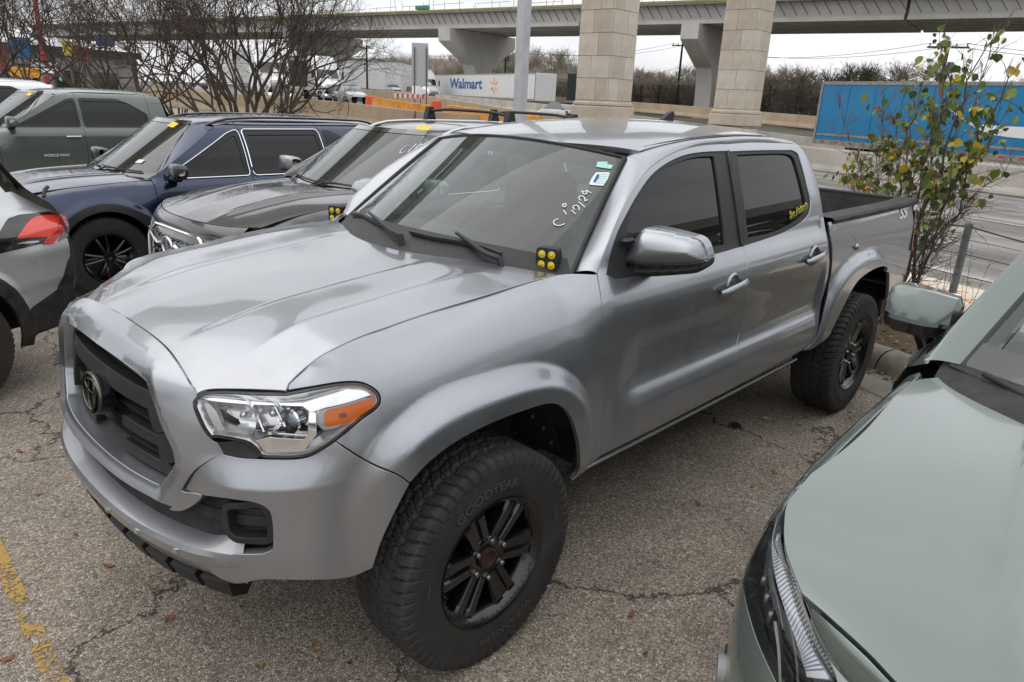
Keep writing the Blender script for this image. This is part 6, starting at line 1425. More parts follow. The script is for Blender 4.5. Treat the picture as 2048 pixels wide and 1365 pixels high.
for k in range(-12, 22):                                              # sidewalk slabs with joints
    a0 = k*1.5; x, y = AD(a0+.74, 2.52); s_ = MB().box((float(x), float(y), .07), (1.488, 1.28, .12), math.atan2(RH[1], RH[0]), .006).build("sidewalk_slab", M_walk); tag(s_, kind='structure')
M_kerb = mat("old_kerb_concrete", (.33, .29, .235), .92, col2=(.17, .15, .125), scale=4, bmp=.6, bscale=70, bd=.006)
sec = [(-.10, .0), (-.085, .07), (-.05, .115), (.0, .14), (.10, .145), (.145, .12), (.17, .05), (.17, -.02)]
for k in range(-10, 16):
    A = np.linspace(k*2.0+.006, k*2.0+1.994, 8); P = np.array([[(*AD(a, d+.16), z+.004*math.sin(a*7+d*20)) for d, z in sec] for a in A]); kb = gridsurf("kerb", P, M_kerb, None, False, 60); tag(kb, kind='structure')
sheet("road_kerb", -30, 90, 15.2, 15.4, M_kerb, .10, 40, 2)
m_gut = mat("gutter_concrete", (.30, .27, .225), .9, col2=(.17, .155, .13), scale=3, bmp=.4, bscale=60)
gq = gridsurf("gutter", np.array([[(*AD(a, d), .004) for d in (-.38, .07)] for a in np.linspace(-18, 30, 40)]), m_gut, None, True); tag(gq, kind='structure')
M_soil = mat("leaf_mould_soil", (.075, .055, .035), .95, col2=(.11, .09, .045), scale=9, bmp=.8, bscale=50, bd=.02)
vv = gridsurf("verge", np.array([[(*AD(a, d), .09+.05*math.sin(a*1.3)*math.sin(d*2)+.02*math.sin(a*9+d*5)) for d in np.linspace(.30, 1.9, 14)] for a in np.arange(-18, 34, .25)]), M_soil, None, True); tag(vv, kind='structure')
# orange utility paint on the sidewalk
M_opaint = mat("orange_spray_paint", (.85, .30, .08), .8, col2=(.55, .33, .20), scale=40)
b = MB()
for (x0, y0), (x1, y1) in (((6.9, -.15), (7.25, -.75)), ((7.0, -.75), (7.35, -.55)), ((6.65, -.45), (6.95, -.95)), ((6.95, -.95), (7.2, -1.05)), ((6.75, -.9), (7.3, -.2))):
    dx, dy = x1-x0, y1-y0; L_ = math.hypot(dx, dy); b.box(((x0+x1)/2, (y0+y1)/2, .1325), (L_, .035, .003), math.atan2(dy, dx))
tag(b.build("painted_marks", M_opaint), kind='structure')
# worn yellow bay line
m, nt, bb = newmat("worn_yellow_paint"); bb.inputs['Roughness'].default_value = .8
nA = noise(nt, 60, 6, .75); nB = noise(nt, 4, 4, .6); a_ = N(nt, 'ShaderNodeMath', operation='ADD'); nt.links.new(nA, a_.inputs[0]); nt.links.new(nB, a_.inputs[1])
nt.links.new(ramp(nt, a_.outputs[0], [(.52, 0), (.54, 1)]), bb.inputs['Alpha']); nt.links.new(ramp(nt, nA, [(.3, (.30, .19, .06)), (.7, (.52, .33, .09))]), bb.inputs['Base Color'])
# ramp domain is 0..1 so halve the sum
a2 = N(nt, 'ShaderNodeMath', operation='MULTIPLY'); a2.inputs[1].default_value = .5; nt.links.new(a_.outputs[0], a2.inputs[0]); nt.links.new(ramp(nt, a2.outputs[0], [(.495, 0), (.535, 1)]), bb.inputs['Alpha'])
P = np.array([[(-1.065+s-.035*(1.2-y), y, .004) for s in (-.03, .03)] for y in np.linspace(-3.5, 1.9, 60)]); ln = gridsurf("bay_line", P, m); tag(ln, kind='structure')
# fallen leaves on the lot
def leaf_mesh(L, W_, cup, seed):
    r = random.Random(seed); b = MB(); n = 5; pts = []
    for i in range(n+1):
        t = i/n; w = W_*math.sin(math.pi*min(1, t*.97+.03))**.8*(1-.25*t); pts.append([(L*(t-.5), -w, cup*(abs(t-.5)*1.2+.5)), (L*(t-.5), 0, cup*abs(t-.5)*.8), (L*(t-.5), w, cup*(abs(t-.5)*.9+.45+r.random()*.2))])
    b.grid(np.array(pts)); return b.mesh("leaf", 180, False)
def dbl(m): return m
M_lf = [mat("dry_leaf_a", (.30, .10, .03), .7, col2=(.16, .06, .02), scale=60), mat("dry_leaf_b", (.42, .20, .05), .7, col2=(.22, .10, .03), scale=60), mat("dry_leaf_c", (.10, .05, .025), .7)]
lms = [leaf_mesh(.048, .011, .008, 1), leaf_mesh(.030, .010, .007, 2), leaf_mesh(.022, .009, .006, 3)]
for lm, mm_ in zip(lms, M_lf): lm.materials.append(mm_)
spots = [(15, 1322, 0, "in the bottom left corner beyond the yellow line"), (484, 1216, 2, "under the front bumper of the silver pickup"), (632, 1292, 1, ""), (520, 1335, 1, ""), (1262, 1232, 0, ""), (1538, 893, 1, ""), (1596, 852, 1, ""), (1548, 948, 1, ""), (150, 1070, 1, ""), (218, 1135, 0, ""), (307, 1178, 1, ""), (1470, 855, 2, ""), (80, 990, 1, ""), (340, 1240, 0, ""), (1296, 905, 2, ""), (1290, 1310, 2, ""), (1505, 975, 1, ""), (1610, 838, 2, ""), (40, 905, 0, ""), (700, 1330, 2, ""), (1395, 1010, 0, ""), (1215, 960, 2, "")]
for i, (px_, py_, k, _) in enumerate(spots):
    p = on_plane([(px_, py_)], 2, 0.0)[0]; o = link("fallen_leaf", lms[k], None); o.location = (p[0], p[1], .004); o.rotation_euler = (rnd.uniform(-.2, .2), rnd.uniform(-.2, .2), rnd.random()*6.28)
    tag(o, ("long red-brown dry leaf lying on the asphalt of the lot", "curled orange-brown dry leaf lying on the asphalt of the lot", "tiny dark brown dry leaf lying on the asphalt of the lot")[k], "leaf", ("long fallen leaves", "orange fallen leaves", "tiny fallen leaves")[k])
p = on_plane([(1530, 839)], 2, 0)[0]; b = MB().lathe([(0, .0), (.004, .022), (.014, .026), (.022, .018), (.025, 0)], n=9, axis='z'); o = b.build("pebble", mat("pale_pebble", (.42, .38, .32), .8), None, 60); o.location = (p[0], p[1], 0); o.scale = (1, .7, .8); tag(o, "pale pebble on the asphalt beside the silver pickup", "pebble")
p = on_plane([(1470, 855)], 2, 0)[0]; b = MB()
for k in range(7): a = k*1.1; b.tube([(0, 0, .012), (.02*math.cos(a), .02*math.sin(a), .02), (.045*math.cos(a+.3), .045*math.sin(a+.3), .006)], [.012, .009, .003], 5)
o = b.build("rubber_scrap", M_rubber, None, 60); o.location = (p[0], p[1], 0); tag(o, "crumpled black scrap of rubber on the asphalt by the pickup", "litter")
# litter and grass on the verge
def scatter_mesh(n, fn): 
    V = []; Fc = []
    for i in range(n):
        q = fn(i); k = len(V); V += q; Fc.append(tuple(range(k, k+len(q))))
    me = bpy.data.meshes.new("scatter"); me.from_pydata(V, [], Fc); me.update(); return me
def litter(i):
    a = rnd.uniform(-4, 8); d = rnd.uniform(.34, 1.86)*1.0 if i % 6 else rnd.uniform(-.06, .05)
    x, y = AD(a, d); z = (.10+.05*math.sin(a*1.3)*math.sin(d*2)+rnd.uniform(0, .035)) if d > .3 else .012; L_ = rnd.uniform(.014, .034); w = L_*rnd.uniform(.3, .5); t = rnd.random()*6.28; c_, s_ = math.cos(t), math.sin(t); tz = rnd.uniform(-.012, .012)
    return [(x-c_*L_, y-s_*L_, z), (x+s_*w, y-c_*w, z+tz+.006), (x+c_*L_, y+s_*L_, z+tz), (x-s_*w, y+c_*w, z+.008)]
m, nt, b_ = newmat("leaf_litter_leaves"); oi = N(nt, 'ShaderNodeNewGeometry'); nt.links.new(ramp(nt, oi.outputs['Random Per Island'], [(0, (.045, .022, .012)), (.35, (.12, .06, .03)), (.6, (.24, .12, .05)), (.8, (.33, .20, .10)), (.92, (.06, .09, .02)), (1, (.40, .30, .14))]), b_.inputs['Base Color']); b_.inputs['Roughness'].default_value = .8
tag(link("leaf_litter", scatter_mesh(5200, litter), m), "brown fallen leaves and twigs covering the verge behind the kerb", "leaf litter", kind='stuff')
def blade(i):
    a = rnd.uniform(-5, 9); d = rnd.uniform(.9, 1.86); x, y = AD(a, d); h_ = rnd.uniform(.02, .07); t = rnd.random()*6.28; return [(x, y, .07), (x+.006*math.cos(t), y+.006*math.sin(t), .07), (x+rnd.uniform(-.03, .03), y+rnd.uniform(-.03, .03), .08+h_)]
tag(link("verge_grass", scatter_mesh(6000, blade), mat("verge_grass_green", (.07, .10, .02), .7, col2=(.16, .15, .05), scale=3)), "sparse short grass on the verge along the sidewalk", "grass", kind='stuff')
# wire fence
M_galv = mat("galvanised_steel", (.20, .22, .23), .5, metal=.6, col2=(.12, .13, .14), scale=12)
pp = on_plane([(1900, 605)], 2, .1)[0]
fn_ = thing("wire_fence", (float(pp[0]), float(pp[1]), .08), "low wire strand fence on round steel posts between verge and sidewalk", "fence")
for k in range(-2, 5):
    o_ = RH*(k*3.0); MB().tube([(o_[0], o_[1], -.1), (o_[0]+.01, o_[1], .80)], .036, 14).lathe([(.80, .038), (.82, .034), (.835, 0)], (o_[0]+.01, o_[1], 0), 14, 'z').build("fence_post", M_galv, fn_, 50)
for zz_, sag, r_ in ((.79, .10, .008), (.52, .03, .004), (.66, .02, .003)):
    pts = []
    for k in range(-2, 4):
        for t in np.linspace(0, 1, 9)[:-1]: q = RH*(k+t)*3.0; pts.append((q[0]+.01, q[1], zz_-sag*4*t*(1-t)))
    MB().tube(pts, r_, 5).build("fence_wire", M_rubber, fn_, 60)
# ---- barriers
M_conc = mat("barrier_concrete", (.45, .42, .37), .9, col2=(.33, .305, .265), scale=.9, bmp=.3, bscale=14, bd=.01)
M_tan = mat("tan_concrete", (.42, .325, .22), .9, col2=(.33, .26, .18), scale=.8, bmp=.3, bscale=14, bd=.01)
def jersey(nm, pts, h, label, m, seg=3.0, group=None, base=.30, top=.09):
    """a run of concrete barrier pieces with joints"""
    P = resample(pts, 400); L_ = float(np.linalg.norm(np.diff(P, axis=0), axis=1).sum()); n = max(1, int(L_/seg)); root = thing(nm, tuple(P[0]), label, "barrier", group)
    R = resample(pts, n+1)
    for i in range(n):
        a, b_ = R[i], R[i+1]; d = (b_-a); L2 = np.linalg.norm(d[:2]); d = d/np.linalg.norm(d); nrm = np.array([-d[1], d[0], 0]); a = a+d*.012; b_ = b_-d*.012
        sec = [(-base, 0), (-base, .09*h), (-base*.55, .36*h), (-top, h-.02), (-top+.02, h), (top-.02, h), (top, h-.02), (base*.55, .36*h), (base, .09*h), (base, 0)]
        V = [tuple(q+nrm*s_+np.array([0, 0, z_])-P[0]) for q in (a, b_) for s_, z_ in sec]; k = len(sec); b2 = MB().add(V, [(j, (j+1) % k, k+(j+1) % k, k+j) for j in range(k)]+[tuple(range(k-1, -1, -1)), tuple(range(k, 2*k))]); b2.build("barrier_segment", m, root)
    return root
jersey("concrete_barrier", [GP(-20, 15.75, -.05), GP(0, 15.75, -.05), GP(14, 15.75, -.05), GP(17.5, 15.75, -.05)], .78, "long pale concrete barrier along the far edge of the road below the blue trailer", M_conc, 5.0)
j0 = np.array([*AD(18, 15.75), -.05]); j1 = at(1100, 250, 30.0); j1[2] = .35; j2 = at(700, 220, 33); j2[2] = .55; j3 = at(480, 205, 37); j3[2] = .65; j4 = at(300, 185, 46); j4[2] = .7
jersey("concrete_barrier", [tuple(j2-(j2-j3)*.0), tuple(j3), tuple(j4)], .86, "stained tan concrete barrier behind the bare trees and the blue crossover", M_tan, 4.0)
j1b = at(860, 240, 29); j1b[2] = .38
jersey("concrete_barrier", [tuple(j2+(j2-j3)*.01), tuple(j1b), tuple(j1), tuple(j0)], .84, "pale concrete barrier with orange plastic barriers lined up behind it", M_tan, 4.0)
jersey("concrete_barrier", [GP(-25, 19.3), GP(0, 19.3), GP(30, 19.3), GP(60, 19.3), GP(110, 19.3)], 1.25, "tan concrete wall running along the near edge of the highway", M_tan, 6.0)
jersey("concrete_barrier", [GP(20, 31.0), GP(60, 31.0), GP(130, 31.0)], .95, "grey concrete median barrier below the white trailer", M_conc, 6.0)
jersey("concrete_barrier", [GP(0, 46.0, .4), GP(60, 46.0, .4), GP(150, 46.0, .4)], 1.0, "far concrete barrier below the black fence and bare woods", M_tan, 8.0)
M_orange = mat("orange_plastic", (.80, .33, .03), .5, var=.3, scale=2)
def wbar(p, q, lab, n):
    r = thing("orange_barrier", tuple(p), lab, "barrier", "orange plastic barriers by the road"); v = q-p; L_ = np.linalg.norm(v[:2]); az = math.atan2(v[1], v[0])
    for i in range(n):
        c = v*((i+.5)/n); l = L_/n*.96; b = MB().prism([(-.30, 0), (-.30, .25), (-.14, .55), (-.12, .95), (.12, .95), (.14, .55), (.30, .25), (.30, 0)], -l/2, l/2, 'y')
        for s_ in (-.3, 0, .3): b.box((0, s_*l, .96), (.2, l*.16, .10), bev=.03)
        b.v = [(x*math.sin(az)+y*math.cos(az)+c[0], -x*math.cos(az)+y*math.sin(az)+c[1], z+c[2]) for x, y, z in b.v]; b.build("barrier_unit", M_orange, r, 30)
pa_, pb_ = at(748, 206, 38), at(862, 226, 33.5); pa_[2] = .62; pb_[2] = .42; wbar(pa_, pb_, "row of orange plastic water barriers left of the light pole, farther row", 6)
pa_, pb_ = at(892, 222, 32), at(1080, 245, 26.5); pa_[2] = .50; pb_[2] = .30; wbar(pa_, pb_, "row of orange plastic water barriers behind the crossbars of the grey crossover", 5)
M_redorange = mat("orange_red_drum", (.75, .10, .03), .5)
for px_, py_, D_, lab in ((743, 206, 39, "small red drum at the left end of the orange barriers"), (872, 214, 42, "small red drum between the two rows of orange barriers")):
    p = at(px_, py_, D_); b = MB().lathe([(-.35, .34), (-.33, .36), (0, .3), (.3, .27), (.33, 0)], n=16, axis='z').lathe([(-.05, .305), (-.05, .31), (.12, .30)], n=16, axis='z'); o = b.build("traffic_drum", M_redorange, None, 40); o.location = tuple(p); tag(o, lab, "traffic drum", None)
# striped barricade and the back of a sign on two posts
p = at(818, 176, 48); r = thing("barricade", (p[0], p[1], .3), "road barricade board with orange and white stripes beside the sign posts", "barricade"); hx = np.array([-math.sin(.80), math.cos(.80), 0])
for k in range(12):
    c = -hx*(k-5.5)*.155; m_ = M_redorange if k % 2 else M_white; MB().box((c[0], c[1], 1.42), (.155, .03, .24), .80+math.pi/2).build("stripe_board", m_, r)
for s in (-.7, .7): MB().tube([(hx[0]*s, hx[1]*s, 0), (hx[0]*s, hx[1]*s, 1.5)], .03, 6).build("leg", M_galv, r)
p = at(840, 165, 50); r = thing("road_sign", (p[0], p[1], .3), "tall white sign panel on two grey posts, seen from behind, left of the white trailer", "sign"); hx = np.array([-math.sin(.86), math.cos(.86), 0])
MB().box((0, 0, 3.35), (1.05, .03, 2.6), .86+math.pi/2).build("sign_panel", mat("sign_back", (.55, .56, .57), .5), r)
for s in (-.42, .34): MB().tube([(hx[0]*s-.06, hx[1]*s-.06, 0), (hx[0]*s-.06, hx[1]*s-.06, 4.4)], .045, 8).build("post", M_galv, r)
# ---- light pole in the lot
p = at(1040, 215, 10.7); M_pole = mat("pole_grey_paint", (.42, .43, .45), .5, col2=(.52, .53, .55), scale=5, bmp=.1)
r = thing("light_pole", (p[0], p[1], 0), "tall square grey light pole behind the dark grey crossover", "light pole"); MB().box((0, 0, 4.4), (.145, .145, 8.6), math.radians(8), .008).build("pole", M_pole, r, 30); MB().lathe([(0, .32), (.55, .32), (.6, .28), (.6, 0)], n=20, axis='z').build("pole_base", M_conc, r, 40); MB().box((0, -.5, 8.8), (.4, .9, .14), 0, .04).build("lamp_head", M_pole, r, 30)
# ---- stone-faced piers carrying a high deck
M_stone = [mat("stone_block_%s" % n_, c_, .9, col2=tuple(x*.80 for x in c_), scale=1.2, bmp=.35, bscale=12, bd=.01) for n_, c_ in (("a", (.62, .55, .46)), ("b", (.58, .505, .41)), ("c", (.66, .60, .51)), ("d", (.56, .49, .40)))]
def stone_pier(px_, py_, D_, w, course, ph, lab, H_=17.0):
    p = at(px_, py_, D_); r = thing("stone_pier", (p[0], p[1], float(gz(p[0], p[1]))-.2), lab, "pier"); z0 = -r.location[2]
    MB().box((0, 0, H_/2), (w-.14, w-.14, H_)).build("core", M_conc, r)
    meshes = {}
    def blk(L_, h_, key):
        k = (round(L_, 2), round(h_, 2), key)
        if k not in meshes: me = MB().box((0, 0, 0), (L_-.018, .10, h_-.022), 0, .012).mesh("stone_block"); me.materials.append(M_stone[key]); meshes[k] = me
        return meshes[k]
    zb = 1.87-ph+z0
    edges = [0.0]; z = zb-course*6
    hs = []
    zc = zb
    while zc > .4: zc -= course
    z = 0; first = zc; rows = [(0, first)] if first > .1 else []
    while zc < H_: rows.append((zc, zc+course)); zc += course
    for ri, (a, b_) in enumerate(rows):
        for f in range(4):
            ang = f*math.pi/2; split = .42 if (ri+f) % 2 else .60
            for x0, x1 in ((-w/2, -w/2+w*split), (-w/2+w*split, w/2)):
                o = link("stone_block", blk(x1-x0, b_-a, rnd.randrange(4)), None, r); cx = (x0+x1)/2; cy = -w/2+.06-.0; o.location = (cx*math.cos(ang)-cy*math.sin(ang), cx*math.sin(ang)+cy*math.cos(ang), (a+b_)/2); o.rotation_euler = (0, 0, ang)
    # plinth course, wider
    zp = 1.87-ph+z0-course
    MB().box((0, 0, zp+course*.42), (w+.34, w+.34, course*.62), 0, .05).box((0, 0, zp+course*.83), (w+.22, w+.22, course*.22), 0, .08).build("plinth", M_stone[1], r, 40)
    return p
s1_ = stone_pier(1206, 205, 45, 2.35, 1.19, -.10, "square pier of pale stone blocks left of centre, nearer and wider of the two")
s2_ = stone_pier(1476, 200, 54, 2.30, 1.22, .05, "square pier of pale stone blocks right of centre beside the concrete overpass column")
v = (s2_-s1_)[:2]; az = math.atan2(v[1], v[0]); c = (s1_+s2_)/2
r = thing("high_overpass", (c[0], c[1], 12.0), "high concrete deck above the frame carried by the two stone piers", "overpass"); MB().box((0, 0, 6.9), (110, 7, 1.6), az).build("deck", M_conc, r)
# ---- concrete overpass
M_gir = mat("girder_concrete", (.52, .505, .48), .9, col2=(.43, .415, .39), scale=.4, bmp=.1, bscale=5)
M_gird = mat("girder_side_stained", (.40, .39, .375), .9, col2=(.50, .49, .465), scale=.15, stretch=None)
La, Ra = at(740, 44, 109), at(2047, 42, 76.5); print('OVZ', La[2], Ra[2]); zb_ = 9.9; dv = (Ra-La)[:2]; L_ = np.linalg.norm(dv); dv /= L_; pv = np.array([-dv[1], dv[0]]); 
if pv @ (La[:2]-CAM[:2]) < 0: pv = -pv
az = math.atan2(dv[1], dv[0]); ov = thing("overpass", (La[0], La[1], zb_), "long concrete girder overpass crossing the whole background", "overpass")
def obox(nm, s0, s1, t0, t1, z0, z1, m, par=ov): q = dv*(s0+s1)/2+pv*(t0+t1)/2; return MB().box((q[0], q[1], (z0+z1)/2), (abs(s1-s0), abs(t1-t0), z1-z0), az).build(nm, m, par)
for k in range(6):
    t = .5+k*2.2
    for j in range(-3, 6): obox("girder", j*33.0+.15, j*33.0+32.85, t-.25, t+.25, .35, 1.75, M_gird if k == 0 else M_gir); obox("girder_flange", j*33.0+.15, j*33.0+32.85, t-.48, t+.48, .0, .38, M_gir)
obox("deck_slab", -99, 198, -.6, 13.0, 1.78, 2.05, M_gir)
obox("formwork_edge", -99, 198, -.75, -.6, 1.9, 2.12, mat("formwork_timber", (.36, .30, .10), .8, col2=(.20, .19, .08), scale=2))
M_rebar = mat("rebar", (.10, .085, .07), .8)
b = MB()
for k in range(0, 62):
    for s_ in (0, 1): q = dv*(-45+k*2.1+s_*1.0); b.tube([(q[0]-pv[0]*.10, q[1]-pv[1]*.10, 1.75), ((q+dv*.9)[0]-pv[0]*.14, (q+dv*.9)[1]-pv[1]*.14, .55)], .05, 4)
o = b.build("formwork_brackets", M_rebar, ov); tag(o, kind='stuff')
b = MB()
for k in range(110):
    q = dv*(-60+k*1.6+rnd.random())+pv*rnd.uniform(0, 3); h_ = rnd.choice([1.0, 1.2, 2.2, 3.0]); b.tube([(q[0], q[1], 2.0), (q[0]+rnd.uniform(-.4, .4), q[1], 2.0+h_)], .03, 3)
    if k % 4 == 0: b.tube([(q[0], q[1], 2.9), (*(q+dv*5), 3.0)], .03, 3)
o = b.build("rebar_cages", M_rebar, ov); tag(o, kind='stuff')
q = dv*9.5; MB().box((q[0], q[1], 2.5), (2.0, .8, .5), az, .1).build("green_generator", mat("green_machine", (.03, .22, .12), .5), ov)
def hammer(s, nm="pier"):
    """hammerhead pier: cap with sloped underside on a flared column"""
    q = dv*s; gz0 = float(gz(La[0]+q[0], La[1]+q[1]))-zb_-.5; par = ov
    def sect(prof, th):
        n = len(prof); V = [(*(q+pv*(6.5+t_)+dv*s_), z_) for s_ in (-th, th) for t_, z_ in prof]; return MB().add(V, [(i, (i+1) % n, n+(i+1) % n, n+i) for i in range(n)]+[tuple(range(n-1, -1, -1)), tuple(range(n, 2*n))])
    root = bpy.data.objects.new(nm, None); COL.objects.link(root); root.parent = par; root.location = (0, 0, 0)
    sect([(-7.2, -.02), (-7.2, -1.5), (-2.35, -4.0), (2.35, -4.0), (7.2, -1.5), (7.2, -.02)], .95).build("pier_cap", M_gir, root)
    P = []
    for z_, w_ in ((-4.0, 2.25), (-4.6, 1.95), (-5.4, 1.70), (-6.5, 1.55), (-8, 1.5), (gz0, 1.5)): P.append([(*(q+pv*(6.5+a*w_)+dv*b_*.9), z_) for a, b_ in ((-1, -1), (-.8, -1.12), (.8, -1.12), (1, -1), (1, 1), (.8, 1.12), (-.8, 1.12), (-1, 1), (-1, -1))])
    gridsurf("pier_column", np.array(P), M_gir, root, False, 30)
    return root
def s_for(px_, py_):
    d = rays([(px_, py_)])[0]; A = np.array([[d[0], -dv[0]], [d[1], -dv[1]]]); o_ = La[:2]+pv*6.5-CAM[:2]; t = np.linalg.solve(A, o_); return float(t[1])
for px_, py_ in ((957, 110), (1425, 110), (650, 95)): hammer(s_for(px_, py_))
print("OVERPASS s", [round(s_for(a, b_), 1) for a, b_ in ((957, 110), (1425, 110), (650, 95))], L_)
# ---- trailers and trucks
def oriented(r, az): r.rotation_euler = (0, 0, az); return r
HA = math.atan2(RH[1], RH[0])
M_tblue = mat("trailer_blue", (.003, .20, .43), .45, var=.12, scale=1.5, coat=.3); M_twhite = mat("trailer_white", (.66, .66, .66), .5, var=.08, scale=2); M_alu = mat("trailer_aluminium", (.36, .35, .33), .5, metal=.5, var=.3, scale=6)
def trailer(nm, loc, az, lab, L_, body, zb0, zt0, near=1):
    """x runs along the trailer, y=0 its near side, far side at +2.55"""
    r = thing(nm, loc, lab, "trailer"); r.rotation_euler = (0, 0, az); y1 = 2.55*near
    MB().box((L_/2, y1/2, (zb0+zt0)/2), (L_, 2.55, zt0-zb0), 0, .03).build("box", body, r, 30)
    for z_, h_ in ((zt0-.06, .13), (zb0+.08, .20)): MB().box((L_/2, -.012*near, z_), (L_+.02, .03, h_)).build("side_rail", M_alu, r)
    for x_ in (0.0, L_): MB().box((x_, -.012*near, (zb0+zt0)/2), (.10, .045, zt0-zb0+.03)).build("corner_post", M_alu, r)
    return r
def axle(r, x, y, R=.5, rim=M_alloy):
    w = MB().lathe([(-.14, R*.55), (-.14, R*.9), (-.1, R), (.1, R), (.14, R*.9)], (x, y, R), 20, 'y').build("wheel", M_rubber, r, 40); MB().lathe([(-.12, R*.56), (-.06, R*.4), (-.10, .12), (-.13, 0)], (x, y, R), 16, 'y').build("rim", rim, w, 40)
# blue trailer
def on_d(px_, py_, d_):
    D = rays([(px_, py_)])[0]; O_ = np.array([*RO, 0]); pn = np.array([*RP, 0]); t = ((O_-CAM) @ pn+d_)/(D @ pn); return CAM+D*t
pL = on_d(1637, 225, 22.0); zh = -.75
bt = trailer("blue_trailer", (pL[0], pL[1], zh), math.atan2(-RH[1], -RH[0]), "bright blue box trailer with a white curved arrow, behind the leafy shrub", 16.2, M_tblue, 1.33, 3.86, 1)
MB().box((8.1, -.01, 1.72), (16.0, .02, .09)).build("stripe", M_alu, bt)
for k in range(24): MB().box((.5+k*.68, -.02, 1.42), (.18, .02, .05)).build("marker_light", M_red, bt)
for k in range(12): MB().box((1.4+k*1.22, -.004, 2.6), (.025, .012, 2.3)).build("panel_seam", mat("seam_blue", (.002, .13, .30), .5) if k == 0 else bpy.data.materials["seam_blue"], bt)
for x_ in (1.6, 2.9): axle(bt, x_, .35); axle(bt, x_, 2.2)
MB().box((2.3, .9, 1.05), (2.6, .15, .35)).box((10, .9, 1.15), (.2, .15, .3)).build("running_gear", M_void, bt)
def px_on_side(px_, py_):
    D = rays([(px_, py_)])[0]; O_ = np.array(bt.location); pn = np.array([*RP, 0]); t = ((O_-CAM) @ pn-.0)/(D @ pn); P = CAM+D*t-O_; a = -(P[:2] @ RH); return a, P[2]
arc = [px_on_side(*q) for q in Z(1560, 130, .2383, [(1382, 335), (1450, 400), (1560, 470), (1700, 500), (1880, 515), (2100, 525)])]; arc2 = [px_on_side(*q) for q in Z(1560, 130, .2383, [(2100, 625), (1900, 605), (1740, 575), (1620, 520), (1500, 430), (1400, 345)])]
po = crspline(arc, 5).tolist()+crspline(arc2, 5).tolist(); b = MB().prism([(a, z) for a, z in po], -.006, -.020, 'y'); sw = b.build("smile_stripe", M_white, bt)
ex_ = [px_on_side(*q) for q in ((1380*.2383+1560, 130+330*.2383),)][0]
# white trailer
pW0, pW1 = on_d(862, 165, 34.0), on_d(1070, 176, 34.0); Lw = float(np.linalg.norm((pW1-pW0)[:2]))
gw0 = .42
wt = trailer("white_trailer", (pW0[0], pW0[1], gw0), math.atan2(-RH[1], -RH[0]), "white box trailer lettered in blue with an orange spark, behind the light pole", Lw, M_twhite, 1.3, 4.05, 1)
M_wblue = mat("lettering_blue", (.015, .10, .33), .5); M_spark = mat("spark_orange", (.90, .35, .03), .5)
def px_w(px_, py_):
    P = on_d(px_, py_, 34.0)-np.array(wt.location); return -(P[:2] @ RH), P[2]
a0, z0_ = px_w(902, 170); a1, z1_ = px_w(962, 167); zc_ = (z0_+z1_)/2
text_on("trailer_lettering", "Walmart", 1.65, M_wblue, ((a0+a1)/2, -.03, zc_), (1, 0, 0), (0, 0, 1), wt, .004, .035, 0, (a1-a0)/5.6)
sa, sz = px_w(988, 172); b = MB()
for k in range(6):
    t = math.pi/2+k*math.pi/3; c_, s_ = math.cos(t), math.sin(t); q = [(sa+c_*.28-s_*.07, sz+s_*.28+c_*.07), (sa+c_*.85-s_*.12, sz+s_*.85+c_*.12), (sa+c_*.90, sz+s_*.90), (sa+c_*.85+s_*.12, sz+s_*.85-c_*.12), (sa+c_*.28+s_*.07, sz+s_*.28-c_*.07)]
    MB().prism(q, -.018, -.034, 'y').build("spark_ray", M_spark, wt)
for x_ in (Lw-2.2, Lw-3.5): axle(wt, x_, .3)
for x0_, x1_ in ((1.0, 4.5), (6.5, 13.5)): MB().box(((x0_+x1_)/2, .02, .95), (x1_-x0_, .05, .55)).build("skirt", M_twhite, wt)
